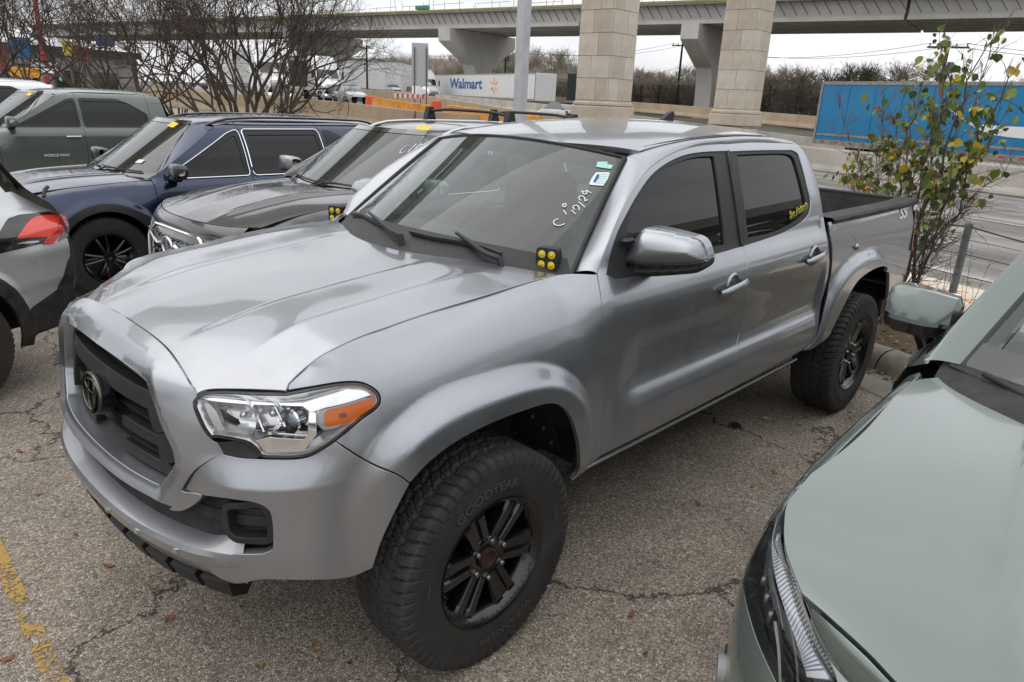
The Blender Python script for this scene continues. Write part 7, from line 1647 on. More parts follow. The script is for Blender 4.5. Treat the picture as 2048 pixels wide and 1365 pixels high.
# tractors
M_truckw = paint("truck_white", (.72, .73, .73), 0, .35, .10, (.4, .38, .35), flake=.01); M_grillec = mat("grille_chrome", (.5, .5, .5), .25, metal=1)
def tractor(loc, az, lab, nearside=-1):
    """x points back from the front bumper"""
    r = thing("semi_truck", loc, lab, "truck", "white semi trucks on the road"); r.rotation_euler = (0, 0, az)
    V = []
    for x, w, z0, z1 in ((.25, .80, .55, 1.15), (.35, .85, .5, 1.55), (1.1, .98, .55, 1.85), (1.95, 1.10, .55, 2.02)): V.append([(x, -w, z0), (x, -w, z1-.28), (x, -w*.72, z1), (x, 0, z1+.05), (x, w*.72, z1), (x, w, z1-.28), (x, w, z0)])
    gridsurf("hood", np.array(V), M_truckw, r, True, 35)
    V = []
    for x, w, z1 in ((1.95, 1.1, 2.0), (2.0, 1.12, 2.15), (2.55, 1.16, 2.95), (2.75, 1.18, 3.15), (3.3, 1.2, 3.75), (4.0, 1.22, 4.02), (4.9, 1.24, 4.05)): V.append([(x, -w, .75), (x, -w, min(z1-.12, 2.9 if x < 2.7 else z1-.35)), (x, -w*.8, z1), (x, 0, z1+.04), (x, w*.8, z1), (x, w, min(z1-.12, 2.9 if x < 2.7 else z1-.35)), (x, w, .75)])
    gridsurf("sleeper_cab", np.array(V), M_truckw, r, True, 35); MB().box((4.93, 0, 2.4), (.06, 2.4, 3.2)).build("cab_back", M_truckw, r)
    MB().add([(1.94, -.98, 2.08), (1.94, .98, 2.08), (2.42, .95, 2.82), (2.42, -.95, 2.82)], [(0, 1, 2, 3)]).build("windshield", M_gloss, r)
    for s in (-1, 1):
        MB().box((2.85, s*1.19, 2.45), (.85, .03, .62), 0, .01).build("side_window", M_gloss, r); MB().box((2.1, s*1.42, 2.35), (.18, .14, .7), 0, .03).tube([(2.2, s*1.15, 2.5), (2.1, s*1.4, 2.5)], .03).build("door_mirror", M_black, r, 30)
        MB().lathe([(2.7, .0), (2.7, .33), (4.2, .33), (4.2, 0)], (0, s*.95, .72), 18, 'x').build("fuel_tank", M_alu, r, 40)
        axle(r, 1.05, s*1.02, .5)
        for x_ in (5.5, 6.8): axle(r, x_, s*1.0, .5)
        h_ = MB().box((.36, s*.78, 1.02), (.14, .34, .24), 0, .04).build("headlight", M_lampgrey, r, 30)
        m_on, nt_, b_ = newmat("lit_fog_lamp") if "lit_fog_lamp" not in bpy.data.materials else (bpy.data.materials["lit_fog_lamp"], None, None)
        if nt_: b_.inputs['Emission Color'].default_value = (1, .85, .45, 1); b_.inputs['Emission Strength'].default_value = 3
        MB().lathe([(-.02, .0), (-.02, .09), (.02, .09)], (.10, s*.72, .62), 12, 'x').build("fog_lamp", m_on, r)
    g_ = MB()
    for k in range(7): g_.box((.26-.01*k, 0, .78+.10*k), (.03, 1.0, .05))
    g_.build("grille", M_grillec, r); MB().box((.22, 0, .52), (.28, 2.3, .36), 0, .08).build("bumper", mat("bumper_grey", (.35, .36, .36), .5), r, 30)
    MB().box((5.6, 0, .85), (4.2, .9, .25)).build("frame", M_void, r)
    return r
p = at(668, 180, 71); az_t = math.atan2(RH[1], RH[0])+.0
tr1 = tractor((p[0], p[1], .82), az_t, "white semi truck with lit fog lamps coming along the road behind the bare tree")
p = at(560, 170, 57); tr2 = tractor((p[0], p[1], .80), az_t, "white semi truck mostly hidden behind the branches of the bare tree")
t3 = trailer("flatbed_trailer", (tr1.location[0]+RH[0]*6, tr1.location[1]+RH[1]*6, .82), az_t, "dark trailer coupled behind the white semi truck", 13, mat("trailer_dark", (.05, .05, .055), .6), 1.3, 3.6, 1)
p = at(548, 165, 66); t4 = trailer("grey_trailer", (p[0]+RH[0]*4, p[1]+RH[1]*4, .80), az_t, "pale box trailer behind the branches of the bare trees", 14, M_twhite, 1.3, 4.0, 1)
p = at(870, 168, 96); MB()
cabw = tractor((p[0], p[1], .9), az_t+math.pi*0, "white semi truck cab pulling the white trailer")
# simple far cars
def far_car(loc, az, col, lab, sc=1.0, group="small cars on the far roads"):
    r = thing("far_car", loc, lab, "car", group); r.rotation_euler = (0, 0, az); r.scale = (sc,)*3; m_ = paint("far_paint_%d" % len(bpy.data.materials), col, .2, .35, .05)
    V = []
    for x, w, z0, z1 in ((0, .70, .35, .60), (.12, .82, .25, .78), (.9, .9, .22, .95), (1.2, .9, .22, 1.0), (3.6, .9, .22, 1.02), (4.3, .86, .3, .98), (4.45, .75, .4, .75)): V.append([(x, -w*.9, z0), (x, -w, (z0+z1)/2), (x, -w*.93, z1-.06), (x, -w*.7, z1), (x, w*.7, z1), (x, w*.93, z1-.06), (x, w, (z0+z1)/2), (x, w*.9, z0)])
    gridsurf("body", np.array(V), m_, r, True, 35)
    V = []
    for x, w, z1 in ((1.15, .80, .98), (1.9, .66, 1.42), (2.4, .64, 1.48), (3.4, .64, 1.45), (4.15, .76, 1.0)): V.append([(x, -.84, .96), (x, -w, z1), (x, w, z1), (x, .84, .96)])
    gridsurf("cabin", np.array(V), M_gloss, r, True, 35); V = [[(x, y, z+.012) for y in np.linspace(-.62, .62, 5)] for x, z in ((1.95, 1.44), (2.4, 1.49), (3.4, 1.46))]; gridsurf("roof", np.array(V), m_, r, False)
    for x_ in (.85, 3.5):
        for s in (-1, 1): axle(r, x_, s*.80, .33)
    for s in (-1, 1): MB().box((.08, s*.6, .66), (.1, .3, .13), 0, .03).build("headlight", M_lampgrey, r, 30); MB().box((4.4, s*.62, .8), (.1, .22, .2), 0, .03).build("tail_light", M_red, r, 30)
    return r
p = at(718, 188, 66); far_car((p[0], p[1], .80), az_t+.05, (.42, .43, .40), "silver hatchback on the road beside the white semi truck", 1.05)
k_ = 0
for px_, py_, D_, col, lab in ((752, 172, 150, (.6, .6, .6), "white car on the far road just right of the white building"), (771, 176, 150, (.02, .02, .02), "black car on the far road"), (795, 178, 140, (.65, .65, .65), "white car on the far road left of the sign"), (1090, 207, 62, (.7, .7, .7), "white car on the highway right of the light pole"), (1246, 224, 52, (.25, .02, .02), "dark red car tail beside the left stone pier"), (420, 165, 95, (.1, .12, .2), "dark car glimpsed through the bare trees"), (250, 158, 90, (.6, .6, .6), "white car glimpsed through the bare trees at left"), (100, 147, 60, (.7, .7, .7), "white car beyond the white pickup")):
    p = at(px_, py_, D_); far_car((p[0], p[1], p[2]-(.75 if k_ not in (3, 4) else 1.35)), az_t+(math.pi if k_ % 2 else 0), col, lab); k_ += 1
# ---- white building, red sign pole and coloured signs at the left
p = at(716, 150, 150); r = thing("warehouse", (p[0], p[1], .5), "plain white warehouse wall beyond the highway at left", "building"); MB().box((-2, 6, 3.2), (12, 30, 7.4), .7).build("wall", mat("warehouse_white", (.70, .70, .70), .7), r); MB().box((-2, 6, 7.0), (12.4, 30.4, .3), .7).build("roof", M_alu, r)
M_signred = mat("sign_pole_red", (.40, .03, .03), .5)
p = at(88, 120, 62); r = thing("sign_pole", (p[0], p[1], .2), "red steel sign pole rising behind the bare trees at the far left", "pole"); MB().tube([(0, 0, 0), (0, 0, 12)], .16, 10).build("pole", M_signred, r, 60)
for px_, py_, D_, w_, h_, col, lab in ((42, 96, 42, .8, .9, (.01, .16, .45), "round blue sign behind the branches at the far left"), (137, 97, 60, .7, .9, (.70, .55, .02), "yellow sign behind the branches at left"), (163, 108, 62, .9, .9, (.55, .02, .02), "red sign behind the branches at left"), (52, 146, 55, 1.6, .55, (.75, .35, .04), "orange barrier panel above the white pickup"), (8, 118, 60, .5, 1.6, (.25, .03, .03), "dark red sign structure at the left edge"), (210, 84, 75, 1.4, .7, (.03, .10, .40), "small blue sign behind the bare trees")):
    p = at(px_, py_, D_); r = thing("road_sign", (p[0], p[1], .2), lab, "sign"); z_ = p[2]-.2; az2 = math.atan2(p[1]-CAM[1], p[0]-CAM[0])+math.pi/2
    MB().box((0, 0, z_), (w_, .12, h_), az2, .04).build("sign_panel", mat("sign_colour_%d" % int(px_), col, .5), r); MB().tube([(0, .1, 0), (0, .1, z_)], .06, 6).build("post", M_galv, r)
p = at(20, 60, 70); r = thing("shop_building", (p[0], p[1], .2), "low dark shop building behind the bare trees at the far left", "building"); MB().box((0, 0, 1.6), (14, 9, 3.6), .3).build("wall", mat("shop_wall", (.20, .19, .19), .8, col2=(.3, .28, .27), scale=.5), r); MB().box((0, 0, 3.6), (14.6, 9.6, .5), .3).build("roof", mat("shop_roof", (.03, .03, .035), .6), r)
for k in range(5): MB().box((-5.6+k*2.6, -4.55, 1.4), (1.6, .06, 1.6), 0).build("window", M_gloss, r)
# ---- utility poles and wires
M_wood = mat("weathered_pole_wood", (.085, .07, .055), .9, col2=(.05, .04, .033), scale=3)
tops = []
for px_, py_, D_, zt_, n_ in ((733, 95, 118, 0, 0), (1012, 97, 112, 0, 1), (1365, 90, 98, 0, 2), (1897, 92, 62, 0, 3), (755, 130, 230, 0, 4)):
    p = at(px_, py_, D_); b0 = at(px_-10, 200, D_); r = thing("utility_pole", (p[0], p[1], float(gz(p[0], p[1]))), ["wooden utility pole left of the overpass column", "wooden utility pole with a transformer, left of the light pole", "wooden utility pole between the two stone piers", "wooden utility pole above the blue trailer", "thin distant pole left of the white sign"][n_], "utility pole")
    h_ = p[2]-r.location[2]; MB().tube([(0, 0, 0), (0, 0, h_+.3)], [.17, .12], 8).build("pole", M_wood, r, 60); c_ = MB().box((0, 0, h_-.1), (.12, 2.6, .13), HA-.9).build("crossarm", M_wood, r)
    b = MB(); ca, sa_ = math.cos(HA-.9+math.pi/2), math.sin(HA-.9+math.pi/2)
    for s in (-1.15, -.5, .5, 1.15): b.lathe([(0, .05), (.1, .06), (.2, .03)], (ca*s, sa_*s, h_-.02), 8, 'z')
    b.build("insulators", M_galv, r)
    if n_ in (1, 3): MB().lathe([(-.4, .0), (-.4, .22), (.35, .22), (.35, 0)], (.3, -.3, h_-1.4), 12, 'z').build("transformer", mat("transformer_grey", (.12, .12, .13), .5), r, 40)
    tops.append(np.array([p[0], p[1], p[2]+.15]))
def wire(A, B, sag, off, zo=0):
    o3 = np.array([math.cos(HA-.9+math.pi/2)*off, math.sin(HA-.9+math.pi/2)*off, zo]); n = 24; return [tuple(A*(1-t)+B*t+o3-np.array([0, 0, sag*4*t*(1-t)])) for t in np.linspace(0, 1, n)]
far_r = tops[3]+(tops[3]-tops[2])*1.2
wr = thing("power_lines", tuple(tops[0]*0), "thin power lines strung between the wooden utility poles", "power line")
for A, B in ((tops[0]+(tops[0]-tops[1])*.8, tops[0]), (tops[0], tops[1]), (tops[1], tops[2]), (tops[2], tops[3]), (tops[3], far_r)):
    for off in (-1.15, 1.15): MB().tube(wire(A, B, 1.3, off), .022, 3, False).build("wire", M_rubber, wr)
    MB().tube(wire(A, B, 1.6, 0, -2.8), .022, 3, False).build("wire", M_rubber, wr)
# ---- black fence on the far side
fb = thing("black_fence", GP(60, 58), "tall black wire fence with square posts in front of the bare woods", "fence"); fb0 = np.array(fb.location)
M_fblack = mat("fence_black", (.015, .015, .016), .6)
for k in range(34):
    q = np.array(GP(18+k*3.6, 55))-fb0; MB().box((q[0], q[1], 1.7), (.13, .13, 3.9), HA).build("fence_post", M_fblack, fb)
b = MB()
for z_ in (.3, 1.3, 2.4, 3.4):
    q0, q1 = np.array(GP(18, 55))-fb0, np.array(GP(137, 55))-fb0; b.tube([tuple(q0+np.array([0, 0, z_])), tuple(q1+np.array([0, 0, z_]))], .03, 4)
b.build("fence_rail", M_fblack, fb)
m = bpy.data.materials.new("fence_mesh_wire"); m.use_nodes = True; nt = m.node_tree; nt.nodes.clear(); o_ = N(nt, 'ShaderNodeOutputMaterial'); t_ = N(nt, 'ShaderNodeBsdfTransparent'); d_ = N(nt, 'ShaderNodeBsdfDiffuse'); d_.inputs[0].default_value = (.02, .02, .02, 1); mxs = N(nt, 'ShaderNodeMixShader'); mxs.inputs[0].default_value = .22; nt.links.new(t_.outputs[0], mxs.inputs[1]); nt.links.new(d_.outputs[0], mxs.inputs[2]); nt.links.new(mxs.outputs[0], o_.inputs[0])
gridsurf("fence_mesh", np.array([[tuple(np.array(GP(a, 55))-fb0+np.array([0, 0, z_])) for z_ in (.2, 3.5)] for a in np.linspace(18, 137, 12)]), m, fb)
p = at(1146, 172, 63); o = MB().box((0, 0, .9), (.9, .9, 2.1), .6, .05).build("dark_cabinet", mat("dark_green_box", (.012, .02, .018), .5), None, 30); o.location = (p[0], p[1], p[2]-1.0); tag(o, "dark upright cabinet just left of the nearer stone pier", "cabinet")
# ================================================================== trees and shrub
class Fast:
    """many thin twigs as one mesh, built with plain lists"""
    def __init__(s): s.v = []; s.f = []
    def seg(s, p, q, r0, r1, n=3):
        d = q-p; l = math.sqrt(d[0]**2+d[1]**2+d[2]**2)+1e-9; d = d/l
        a = np.array([-d[1], d[0], 0.]) if abs(d[2]) < .95 else np.array([1., 0, 0]); a -= d*(a @ d); a /= np.linalg.norm(a)+1e-9
        b = np.array([d[1]*a[2]-d[2]*a[1], d[2]*a[0]-d[0]*a[2], d[0]*a[1]-d[1]*a[0]]); k = len(s.v)
        for c, r in ((p, r0), (q, r1)):
            for i in range(n): t = 2*math.pi*i/n; o = c+(a*math.cos(t)+b*math.sin(t))*r; s.v.append((o[0], o[1], o[2]))
        for i in range(n): j = (i+1) % n; s.f.append((k+i, k+j, k+n+j, k+n+i))
    def build(s, nm, m, par):
        me = bpy.data.meshes.new(nm); me.from_pydata(s.v, [], s.f); me.update(); me.shade_smooth(); return link(nm, me, m, par)
M_bark = mat("crepe_myrtle_bark", (.115, .088, .066), .9, col2=(.055, .042, .033), scale=3, bmp=.3, bscale=30)
M_twig = mat("twig_bark", (.085, .062, .048), .9, col2=(.05, .037, .03), scale=3)
def bare_tree(loc, label, n_stem, height, spread, seed, levels=6, group="bare multi-stemmed trees", lean=(0, 0)):
    r = np.random.default_rng(seed); root = thing("bare_tree", loc, label, "tree", group); tw = Fast()
    def grow(fs, p, d, L, rad, lev):
        k = 3 if lev < 2 else 2; q = p
        for i in range(k):
            d = d+r.normal(0, .10+.035*lev, 3)+np.array([0, 0, .05]); d /= np.linalg.norm(d); q2 = q+d*L/k; f0 = 1-.30*i/k; f1 = 1-.30*(i+1)/k
            (fs if lev < 2 else tw).seg(q, q2, rad*f0, rad*f1, 7 if lev < 1 else (5 if lev < 2 else (4 if lev < 4 else 3))); q = q2
            if lev >= 3 and r.random() < .8:
                dd = d+r.normal(0, .6, 3); dd /= np.linalg.norm(dd); tw.seg(q, q+dd*L*.45, rad*.4, rad*.15)
        if lev >= levels: return
        nb = 3 if r.random() < (.55 if lev < 3 else .30) else 2
        for i in range(nb):
            az = r.random()*6.28; sp_ = r.uniform(.28, .62); u = np.cross(d, [math.cos(az), math.sin(az), .2]); u /= np.linalg.norm(u)+1e-9; d2 = d*math.cos(sp_)+u*math.sin(sp_); grow(fs, q, d2, L*r.uniform(.66, .86), rad*.70*r.uniform(.75, 1), lev+1)
    for i in range(n_stem):
        az = 2*math.pi*i/n_stem+r.uniform(-.3, .3); t = r.uniform(.2, 1)*spread; d = np.array([math.cos(az)*t+lean[0], math.sin(az)*t+lean[1], 1.0]); d /= np.linalg.norm(d)
        st = Fast(); grow(st, np.array([math.cos(az)*.22, math.sin(az)*.22, 0.]), d, height*.27, .058*r.uniform(.7, 1.15), 0); st.build("trunk", M_bark, root)
    tw.build("crown", M_twig, root); return root
def place_tree(px_, py_, D_, **k):
    p = at(px_, py_, D_); return bare_tree((p[0], p[1], float(gz(p[0], p[1]))), **k)
place_tree(492, 215, 21, label="bare multi-stemmed tree with brown twigs behind the roof of the blue crossover", n_stem=17, height=5.6, spread=.85, seed=5, levels=7)
place_tree(222, 175, 29, label="bare multi-stemmed tree behind the green-grey pickup, left of the larger one", n_stem=11, height=6.0, spread=.95, seed=11, levels=7)
place_tree(95, 160, 33, label="bare tree behind the roof of the white pickup", n_stem=7, height=6.6, spread=.9, seed=23, levels=7)
place_tree(-40, 160, 24, label="bare tree at the left edge, reaching into the top left corner", n_stem=7, height=5.6, spread=.9, seed=31, levels=6)
place_tree(350, 170, 43, label="bare tree farther off between the two large bare trees", n_stem=8, height=7.0, spread=.9, seed=37, levels=6)
# far woods: bare brown-grey crowns, distance haze put into the lightened twig colours
M_hazed_twig = [mat("hazed_far_twigs_%s" % n_, c_, .95, col2=tuple(x*.75 for x in c_), scale=.6) for n_, c_ in (("a", (.42, .36, .30)), ("b", (.34, .30, .25)), ("c", (.48, .41, .35)), ("d", (.20, .215, .14)))]
def wood_tree_mesh(seed, h, w, n):
    r = np.random.default_rng(seed); f = Fast(); m_ = 9
    for i in range(m_):
        az = r.random()*6.28; d = np.array([math.cos(az)*.35*w/h, math.sin(az)*.35*w/h, 1]); p = np.array([r.normal(0, w*.12), r.normal(0, w*.12), 0.]); q = p
        for k in range(4):
            d = d+r.normal(0, .12, 3); d /= np.linalg.norm(d); q2 = q+d*h*.22; f.seg(q, q2, .09-.018*k, .072-.018*k, 4); q = q2
            for j in range(n):
                dd = d+r.normal(0, .55, 3); dd[2] = abs(dd[2])*.8; dd /= np.linalg.norm(dd); e_ = q+dd*h*r.uniform(.10, .26); f.seg(q, e_, .03, .016)
                for s_ in range(4):
                    d3 = dd+r.normal(0, .5, 3); d3 /= np.linalg.norm(d3); o_ = q+(e_-q)*r.uniform(.3, 1); e2 = o_+d3*h*r.uniform(.05, .13); f.seg(o_, e2, .016, .009)
                    for u_ in range(2): d4 = d3+r.normal(0, .6, 3); d4 /= np.linalg.norm(d4); f.seg(e2, e2+d4*h*.05, .009, .005)
    me = bpy.data.meshes.new("crown"); me.from_pydata(f.v, [], f.f); me.update(); return me
wm = [wood_tree_mesh(100+i, 5.0, 4.5, 12) for i in range(4)]
wr_ = np.random.default_rng(3); nt_ = 0
for a in np.arange(14, 240, 2.3):
    for row in range(2):
        d = 60+row*6+wr_.uniform(-2, 2); x, y, z = GP(a+wr_.uniform(-1, 1), d); k = wr_.integers(0, 4); mi = 3 if wr_.random() < .14 else wr_.integers(0, 3)
        o = bpy.data.objects.new("far_tree", wm[k]); COL.objects.link(o); o.location = (x, y, z-.2); s_ = wr_.uniform(.62, 1.05)*(1+.25*row)*(1.0+.35*(a > 110)); o.scale = (s_*1.15, s_*1.15, s_); o.rotation_euler = (0, 0, wr_.random()*6.28)
        if not wm[k].materials: wm[k].materials.append(M_hazed_twig[k])
        o.material_slots[0].link = 'OBJECT'; o.material_slots[0].material = M_hazed_twig[mi]
        tag(o, "leafless brown-grey tree in the woods beyond the black fence", "tree", "far bare trees beyond the highway"); nt_ += 1
# low scrub under them
def scrub(i):
    a = rnd.uniform(10, 260); d = rnd.uniform(57, 68); x, y, z = GP(a, d); h_ = rnd.uniform(.2, 2.2)*(.5+.5*math.sin(a*.31)**2); s_ = rnd.uniform(.10, .28); t = rnd.random()*6.28; q = rnd.uniform(-.2, .2)
    return [(x, y, z+h_), (x+s_*math.cos(t), y+s_*math.sin(t), z+h_+q), (x+s_*.4*math.cos(t), y+s_*.4*math.sin(t), z+h_+s_)]
m, nt, b_ = newmat("scrub_leaves"); oi = N(nt, 'ShaderNodeNewGeometry'); nt.links.new(ramp(nt, oi.outputs['Random Per Island'], [(0, (.05, .055, .03)), (.4, (.17, .16, .10)), (.7, (.26, .22, .15)), (1, (.34, .29, .21))]), b_.inputs['Base Color']); b_.inputs['Roughness'].default_value = .9
tag(link("scrub", scatter_mesh(26000, scrub), m), "low brownish-green scrub at the foot of the far woods", "scrub", kind='stuff')
# distant ridge
P = []
for a in np.linspace(-900, 2600, 90):
    hh_ = 14+9*math.sin(a*.004)+5*math.sin(a*.011+1)+2*math.sin(a*.03); P.append([GP(a, 900, -20), GP(a, 905, hh_*.9), GP(a, 960, hh_), GP(a, 1300, -20)])
hl_ = gridsurf("hills", np.array(P), mat("distant_hills", (.13, .145, .14), 1, col2=(.16, .165, .15), scale=.01)); tag(hl_, kind='structure')
# ---- leafy shrub behind the tailgate
sb = at(1800, 560, 7.0); shrub = thing("shrub", (sb[0], sb[1], .12), "sparse wild shrub with green and yellow leaves and bare twigs behind the tailgate", "shrub")
sr = np.random.default_rng(17); stf = Fast(); twf = Fast(); tips = []
S0 = np.array([sb[0], sb[1], .12])
def shoot(target, r0, bare=False, wob=.05):
    """stem from the root crown to a point, with side twigs"""
    T_ = np.array(target)-S0; st = np.array([sr.normal(0, .10), sr.normal(0, .10), 0.]); n = 12; pts = [st+(T_-st)*t+np.array([0, 0, .18*math.sin(math.pi*t)])*0+sr.normal(0, wob*.35, 3)*math.sin(math.pi*t) for t in np.linspace(0, 1, n)]
    pts = [st*(1-t)+T_*t+np.array([0, 0, 1])*(.12*np.linalg.norm(T_)*math.sin(math.pi*t))*.6+sr.normal(0, wob*.4, 3)*(t > 0) for t in np.linspace(0, 1, n)]
    for i in range(n-1): stf.seg(pts[i], pts[i+1], r0*(1-.8*i/n), r0*(1-.8*(i+1)/n), 5)
    for i in range(3, n):
        for _ in range(4):
            d = (pts[i]-pts[i-1]); d /= np.linalg.norm(d); d = d+sr.normal(0, .55, 3); d /= np.linalg.norm(d); L_ = sr.uniform(.12, .42)*(1.15-.4*i/n); q = pts[i]
            for s_ in range(3):
                d = d+sr.normal(0, .22, 3)+np.array([0, 0, .06]); d /= np.linalg.norm(d); q2 = q+d*L_/3; twf.seg(q, q2, .0036-.0009*s_, .0028-.0009*s_, 3)
                if not bare and sr.random() < .95: tips.append((q2, d))
                if sr.random() < .6: e = d+sr.normal(0, .7, 3); e /= np.linalg.norm(e); e2 = q2+e*L_*.3; twf.seg(q2, e2, .0020, .0010, 3); (tips.append((e2, e)) if (not bare and sr.random() < .7) else None)
                q = q2
def tgt(px_, py_, D_): return at(px_, py_, D_)
for px_, py_, D_, r0, br in ((1960, 110, 6.6, .016, 0), (1900, 100, 7.3, .015, 0), (2030, 150, 6.4, .013, 0), (1840, 150, 7.2, .013, 0), (1990, 260, 6.5, .012, 0), (1800, 250, 7.3, .012, 0), (1880, 230, 6.9, .013, 0), (1720, 330, 7.5, .008, 0), (1690, 350, 7.6, .006, 0), (1760, 330, 7.0, .009, 0), (1930, 340, 6.5, .010, 0), (1680, 215, 7.5, .007, 1), (1760, 180, 7.4, .007, 1), (1830, 220, 7.6, .007, 1), (2020, 330, 6.7, .008, 1), (1985, 70, 7.0, .008, 1), (1940, 420, 6.8, .006, 1), (1900, 470, 7.2, .005, 1), (1880, 380, 6.8, .009, 0), (1830, 340, 7.1, .010, 0), (1780, 300, 7.4, .009, 0), (1890, 160, 6.9, .010, 0)): shoot(tgt(px_, py_, D_), r0, br)
stf.build("stem", mat("shrub_bark", (.13, .10, .075), .9, col2=(.08, .06, .045), scale=9), shrub); twf.build("twigs", mat("shrub_twigs", (.14, .11, .09), .9), shrub)
def heart(seed):
    r = random.Random(seed); o = [(0, 0), (.30, .10), (.48, .36), (.42, .68), (.20, .90), (0, 1.12)]; L = []; cup = .14+.1*r.random()
    for x, y in o: L.append([(-x, y, cup*x), (-x*.5, y, cup*x*.25), (0, y, -.03), (x*.5, y, cup*x*.25), (x, y, cup*x*1.2)])
    me = MB().grid(np.array(L)).mesh("leaf", 180, False); return me
def leafmat(nm, c, c2):
    m, nt, b = newmat(nm); n_ = noise(nt, 14, 4, .6); nt.links.new(lerp3(nt, ramp(nt, n_, [(.35, 0), (.65, 1)]), c, c2), b.inputs['Base Color']); b.inputs['Roughness'].default_value = .5; b.inputs['Subsurface Weight'].default_value = 0
    tr_ = N(nt, 'ShaderNodeBsdfTranslucent'); tr_.inputs[0].default_value = tuple(min(1, x*1.6) for x in c)+(1,); mx_ = N(nt, 'ShaderNodeMixShader'); mx_.inputs[0].default_value = .35; o_ = nt.nodes['Material Output']; nt.links.new(b.outputs[0], mx_.inputs[1]); nt.links.new(tr_.outputs[0], mx_.inputs[2]); nt.links.new(mx_.outputs[0], o_.inputs[0]); return m
LM = [leafmat("shrub_leaf_green", (.085, .135, .022), (.13, .17, .03)), leafmat("shrub_leaf_dark", (.04, .075, .018), (.06, .09, .02)), leafmat("shrub_leaf_yellow", (.50, .36, .03), (.30, .28, .04)), leafmat("shrub_leaf_brown", (.28, .12, .04), (.16, .08, .03)), leafmat("shrub_leaf_light", (.17, .22, .045), (.24, .24, .05))]
hm = []
for k in range(5):
    me = heart(k); me.materials.append(LM[k]); hm.append(me)
tips = [q for q in tips if q[0][2] > 1.15 or sr.random() < .22]; sr.shuffle(tips); nsel = 300
from mathutils import Euler
for i, (q, d) in enumerate(tips[:nsel]):
    k = int(sr.choice([0, 0, 0, 0, 1, 1, 1, 4, 4, 4, 3])) if i % 9 else 2; s_ = sr.uniform(.045, .085); o = bpy.data.objects.new("leaf", hm[k]); COL.objects.link(o); o.parent = shrub
    o.location = tuple(q); o.rotation_euler = (sr.uniform(-1.9, -.5), sr.uniform(-.6, .6), sr.random()*6.28); o.scale = (s_, s_, s_)
# the many leaves past the first 300 are one part
V = []; Fc = []; base = np.array([v.co[:] for v in hm[0].vertices]); fb_ = [tuple(p.vertices) for p in hm[0].polygons]
for q, d in tips[nsel:nsel+520]:
    R_ = np.array(Euler((sr.uniform(-1.9, -.5), sr.uniform(-.6, .6), sr.random()*6.28)).to_matrix()); s_ = sr.uniform(.035, .06); k = len(V); V += [tuple(R_ @ (p*s_)+q) for p in base]; Fc += [tuple(k+j for j in f) for f in fb_]
me = bpy.data.meshes.new("leaf_mass"); me.from_pydata(V, [], Fc); me.update(); m, nt, b_ = newmat("shrub_leaves_mixed"); oi = N(nt, 'ShaderNodeNewGeometry'); nt.links.new(ramp(nt, oi.outputs['Random Per Island'], [(0, (.04, .075, .018)), (.4, (.09, .14, .025)), (.7, (.17, .21, .04)), (.93, (.45, .33, .03)), (1, (.25, .11, .04))]), b_.inputs['Base Color']); tag(link("leaf_mass", me, m, shrub), kind='stuff')
print("TIPS", len(tips))
# thin dry weeds at its foot
wd = Fast()
for i in range(160):
    p = np.array([*AD(rnd.uniform(-2.5, 4.5), rnd.uniform(.5, 1.8)), .1]); h_ = rnd.uniform(.2, .75); q = p+np.array([rnd.uniform(-.2, .2), rnd.uniform(-.2, .2), h_]); wd.seg(p, q, .003, .0012)
    for _ in range(3): t = rnd.uniform(.4, 1); o_ = p+(q-p)*t; wd.seg(o_, o_+np.array([rnd.uniform(-.12, .12), rnd.uniform(-.12, .12), rnd.uniform(0, .12)]), .0015, .0008)
o = wd.build("dry_weeds", M_twig, None); tag(o, "thin dry weed stalks standing on the verge behind the pickup", "weeds", kind='stuff')
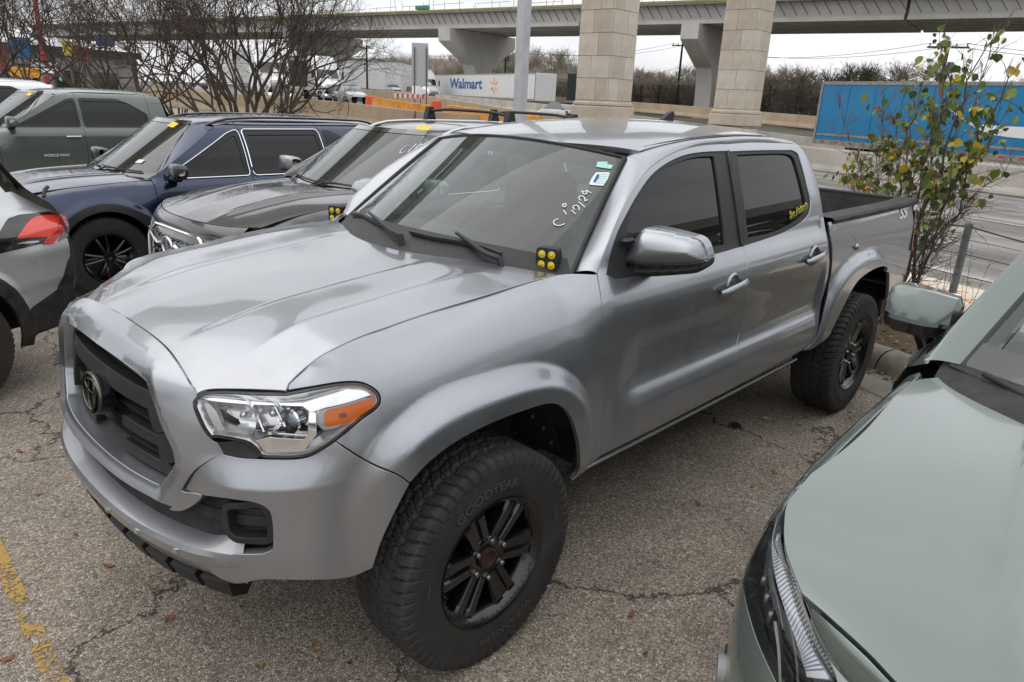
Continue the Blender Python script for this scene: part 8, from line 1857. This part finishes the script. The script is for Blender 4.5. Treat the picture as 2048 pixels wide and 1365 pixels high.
# ---- live oaks in front of the parked row (behind the camera): they show in glass and paint
def oak(loc, label, h, w, seed):
    r = np.random.default_rng(seed); root = thing("oak_tree", loc, label, "tree", "evergreen oaks in front of the parked row"); f = Fast(); ends = []
    def g(p, d, L, rad, lev):
        q = p
        for i in range(2): d = d+r.normal(0, .15, 3); d /= np.linalg.norm(d); q2 = q+d*L/2; f.seg(q, q2, rad, rad*.8, 6); q = q2
        if lev >= 3: ends.append(q); return
        for i in range(3): u = d+r.normal(0, .65, 3); u /= np.linalg.norm(u); g(q, u, L*.72, rad*.6, lev+1)
    g(np.zeros(3), np.array([0, 0, 1.]), h*.30, .22, 0); f.build("trunk", M_bark, root); V = []
    for e_ in ends:
        for _ in range(230): o_ = e_+r.normal(0, w*.13, 3)*np.array([1, 1, .7]); a_, b__ = r.normal(0, .07, 3), r.normal(0, .07, 3); V += [tuple(o_), tuple(o_+a_), tuple(o_+a_+b__)]
    me = bpy.data.meshes.new("crown"); me.from_pydata(V, [], [(i, i+1, i+2) for i in range(0, len(V), 3)]); me.update(); link("crown", me, mat("oak_leaves_%d" % seed, (.035, .055, .02), .6, col2=(.06, .08, .025), scale=2), root)
for i, (x, y, h_) in enumerate(((-11, 7.5, 5.2), (-13, 12, 6.0), (-12, 2.5, 5.0), (-15, -6, 6.0))): oak((x, y, 0), ["evergreen oak ahead of the silver pickup, left one", "tall evergreen oak ahead of the dark grey crossover", "evergreen oak straight ahead of the silver pickup", "evergreen oak ahead and to the right of the row"][i], h_, 4.5, 50+i)

ob = [o for o in COL.objects if o.name.startswith("oak_tree")]
for i, (x, y_, sc_) in enumerate(((2, -15, 1.0), (8, -17, 1.2), (15, -15, 1.1), (22, -18, 1.2), (-5, -16, 1.1))):  # oak copies added out of view so the doors reflect dark foliage
    c = copy_tree(ob[i % 4]); c.location = (x, y_, 0); c.scale = (sc_,)*3; c.rotation_euler = (0, 0, i*1.7); tag(c, ["evergreen oak beyond the parked row, first of five", "evergreen oak beyond the parked row, second of five", "evergreen oak beyond the parked row, third of five", "evergreen oak beyond the parked row, fourth of five", "evergreen oak beyond the parked row, fifth of five"][i], "tree", "evergreen oaks beyond the parked row")
r = thing("overpass", (40, -44, 0), "second concrete overpass behind the viewer", "overpass"); MB().box((0, 0, 15), (220, 11, 2.2), .16).build("deck", M_gir, r)
for k in range(-3, 4): MB().box((k*30*math.cos(.16), k*30*math.sin(.16), 7), (2, 3, 14), .16).build("pier_column", M_gir, r)
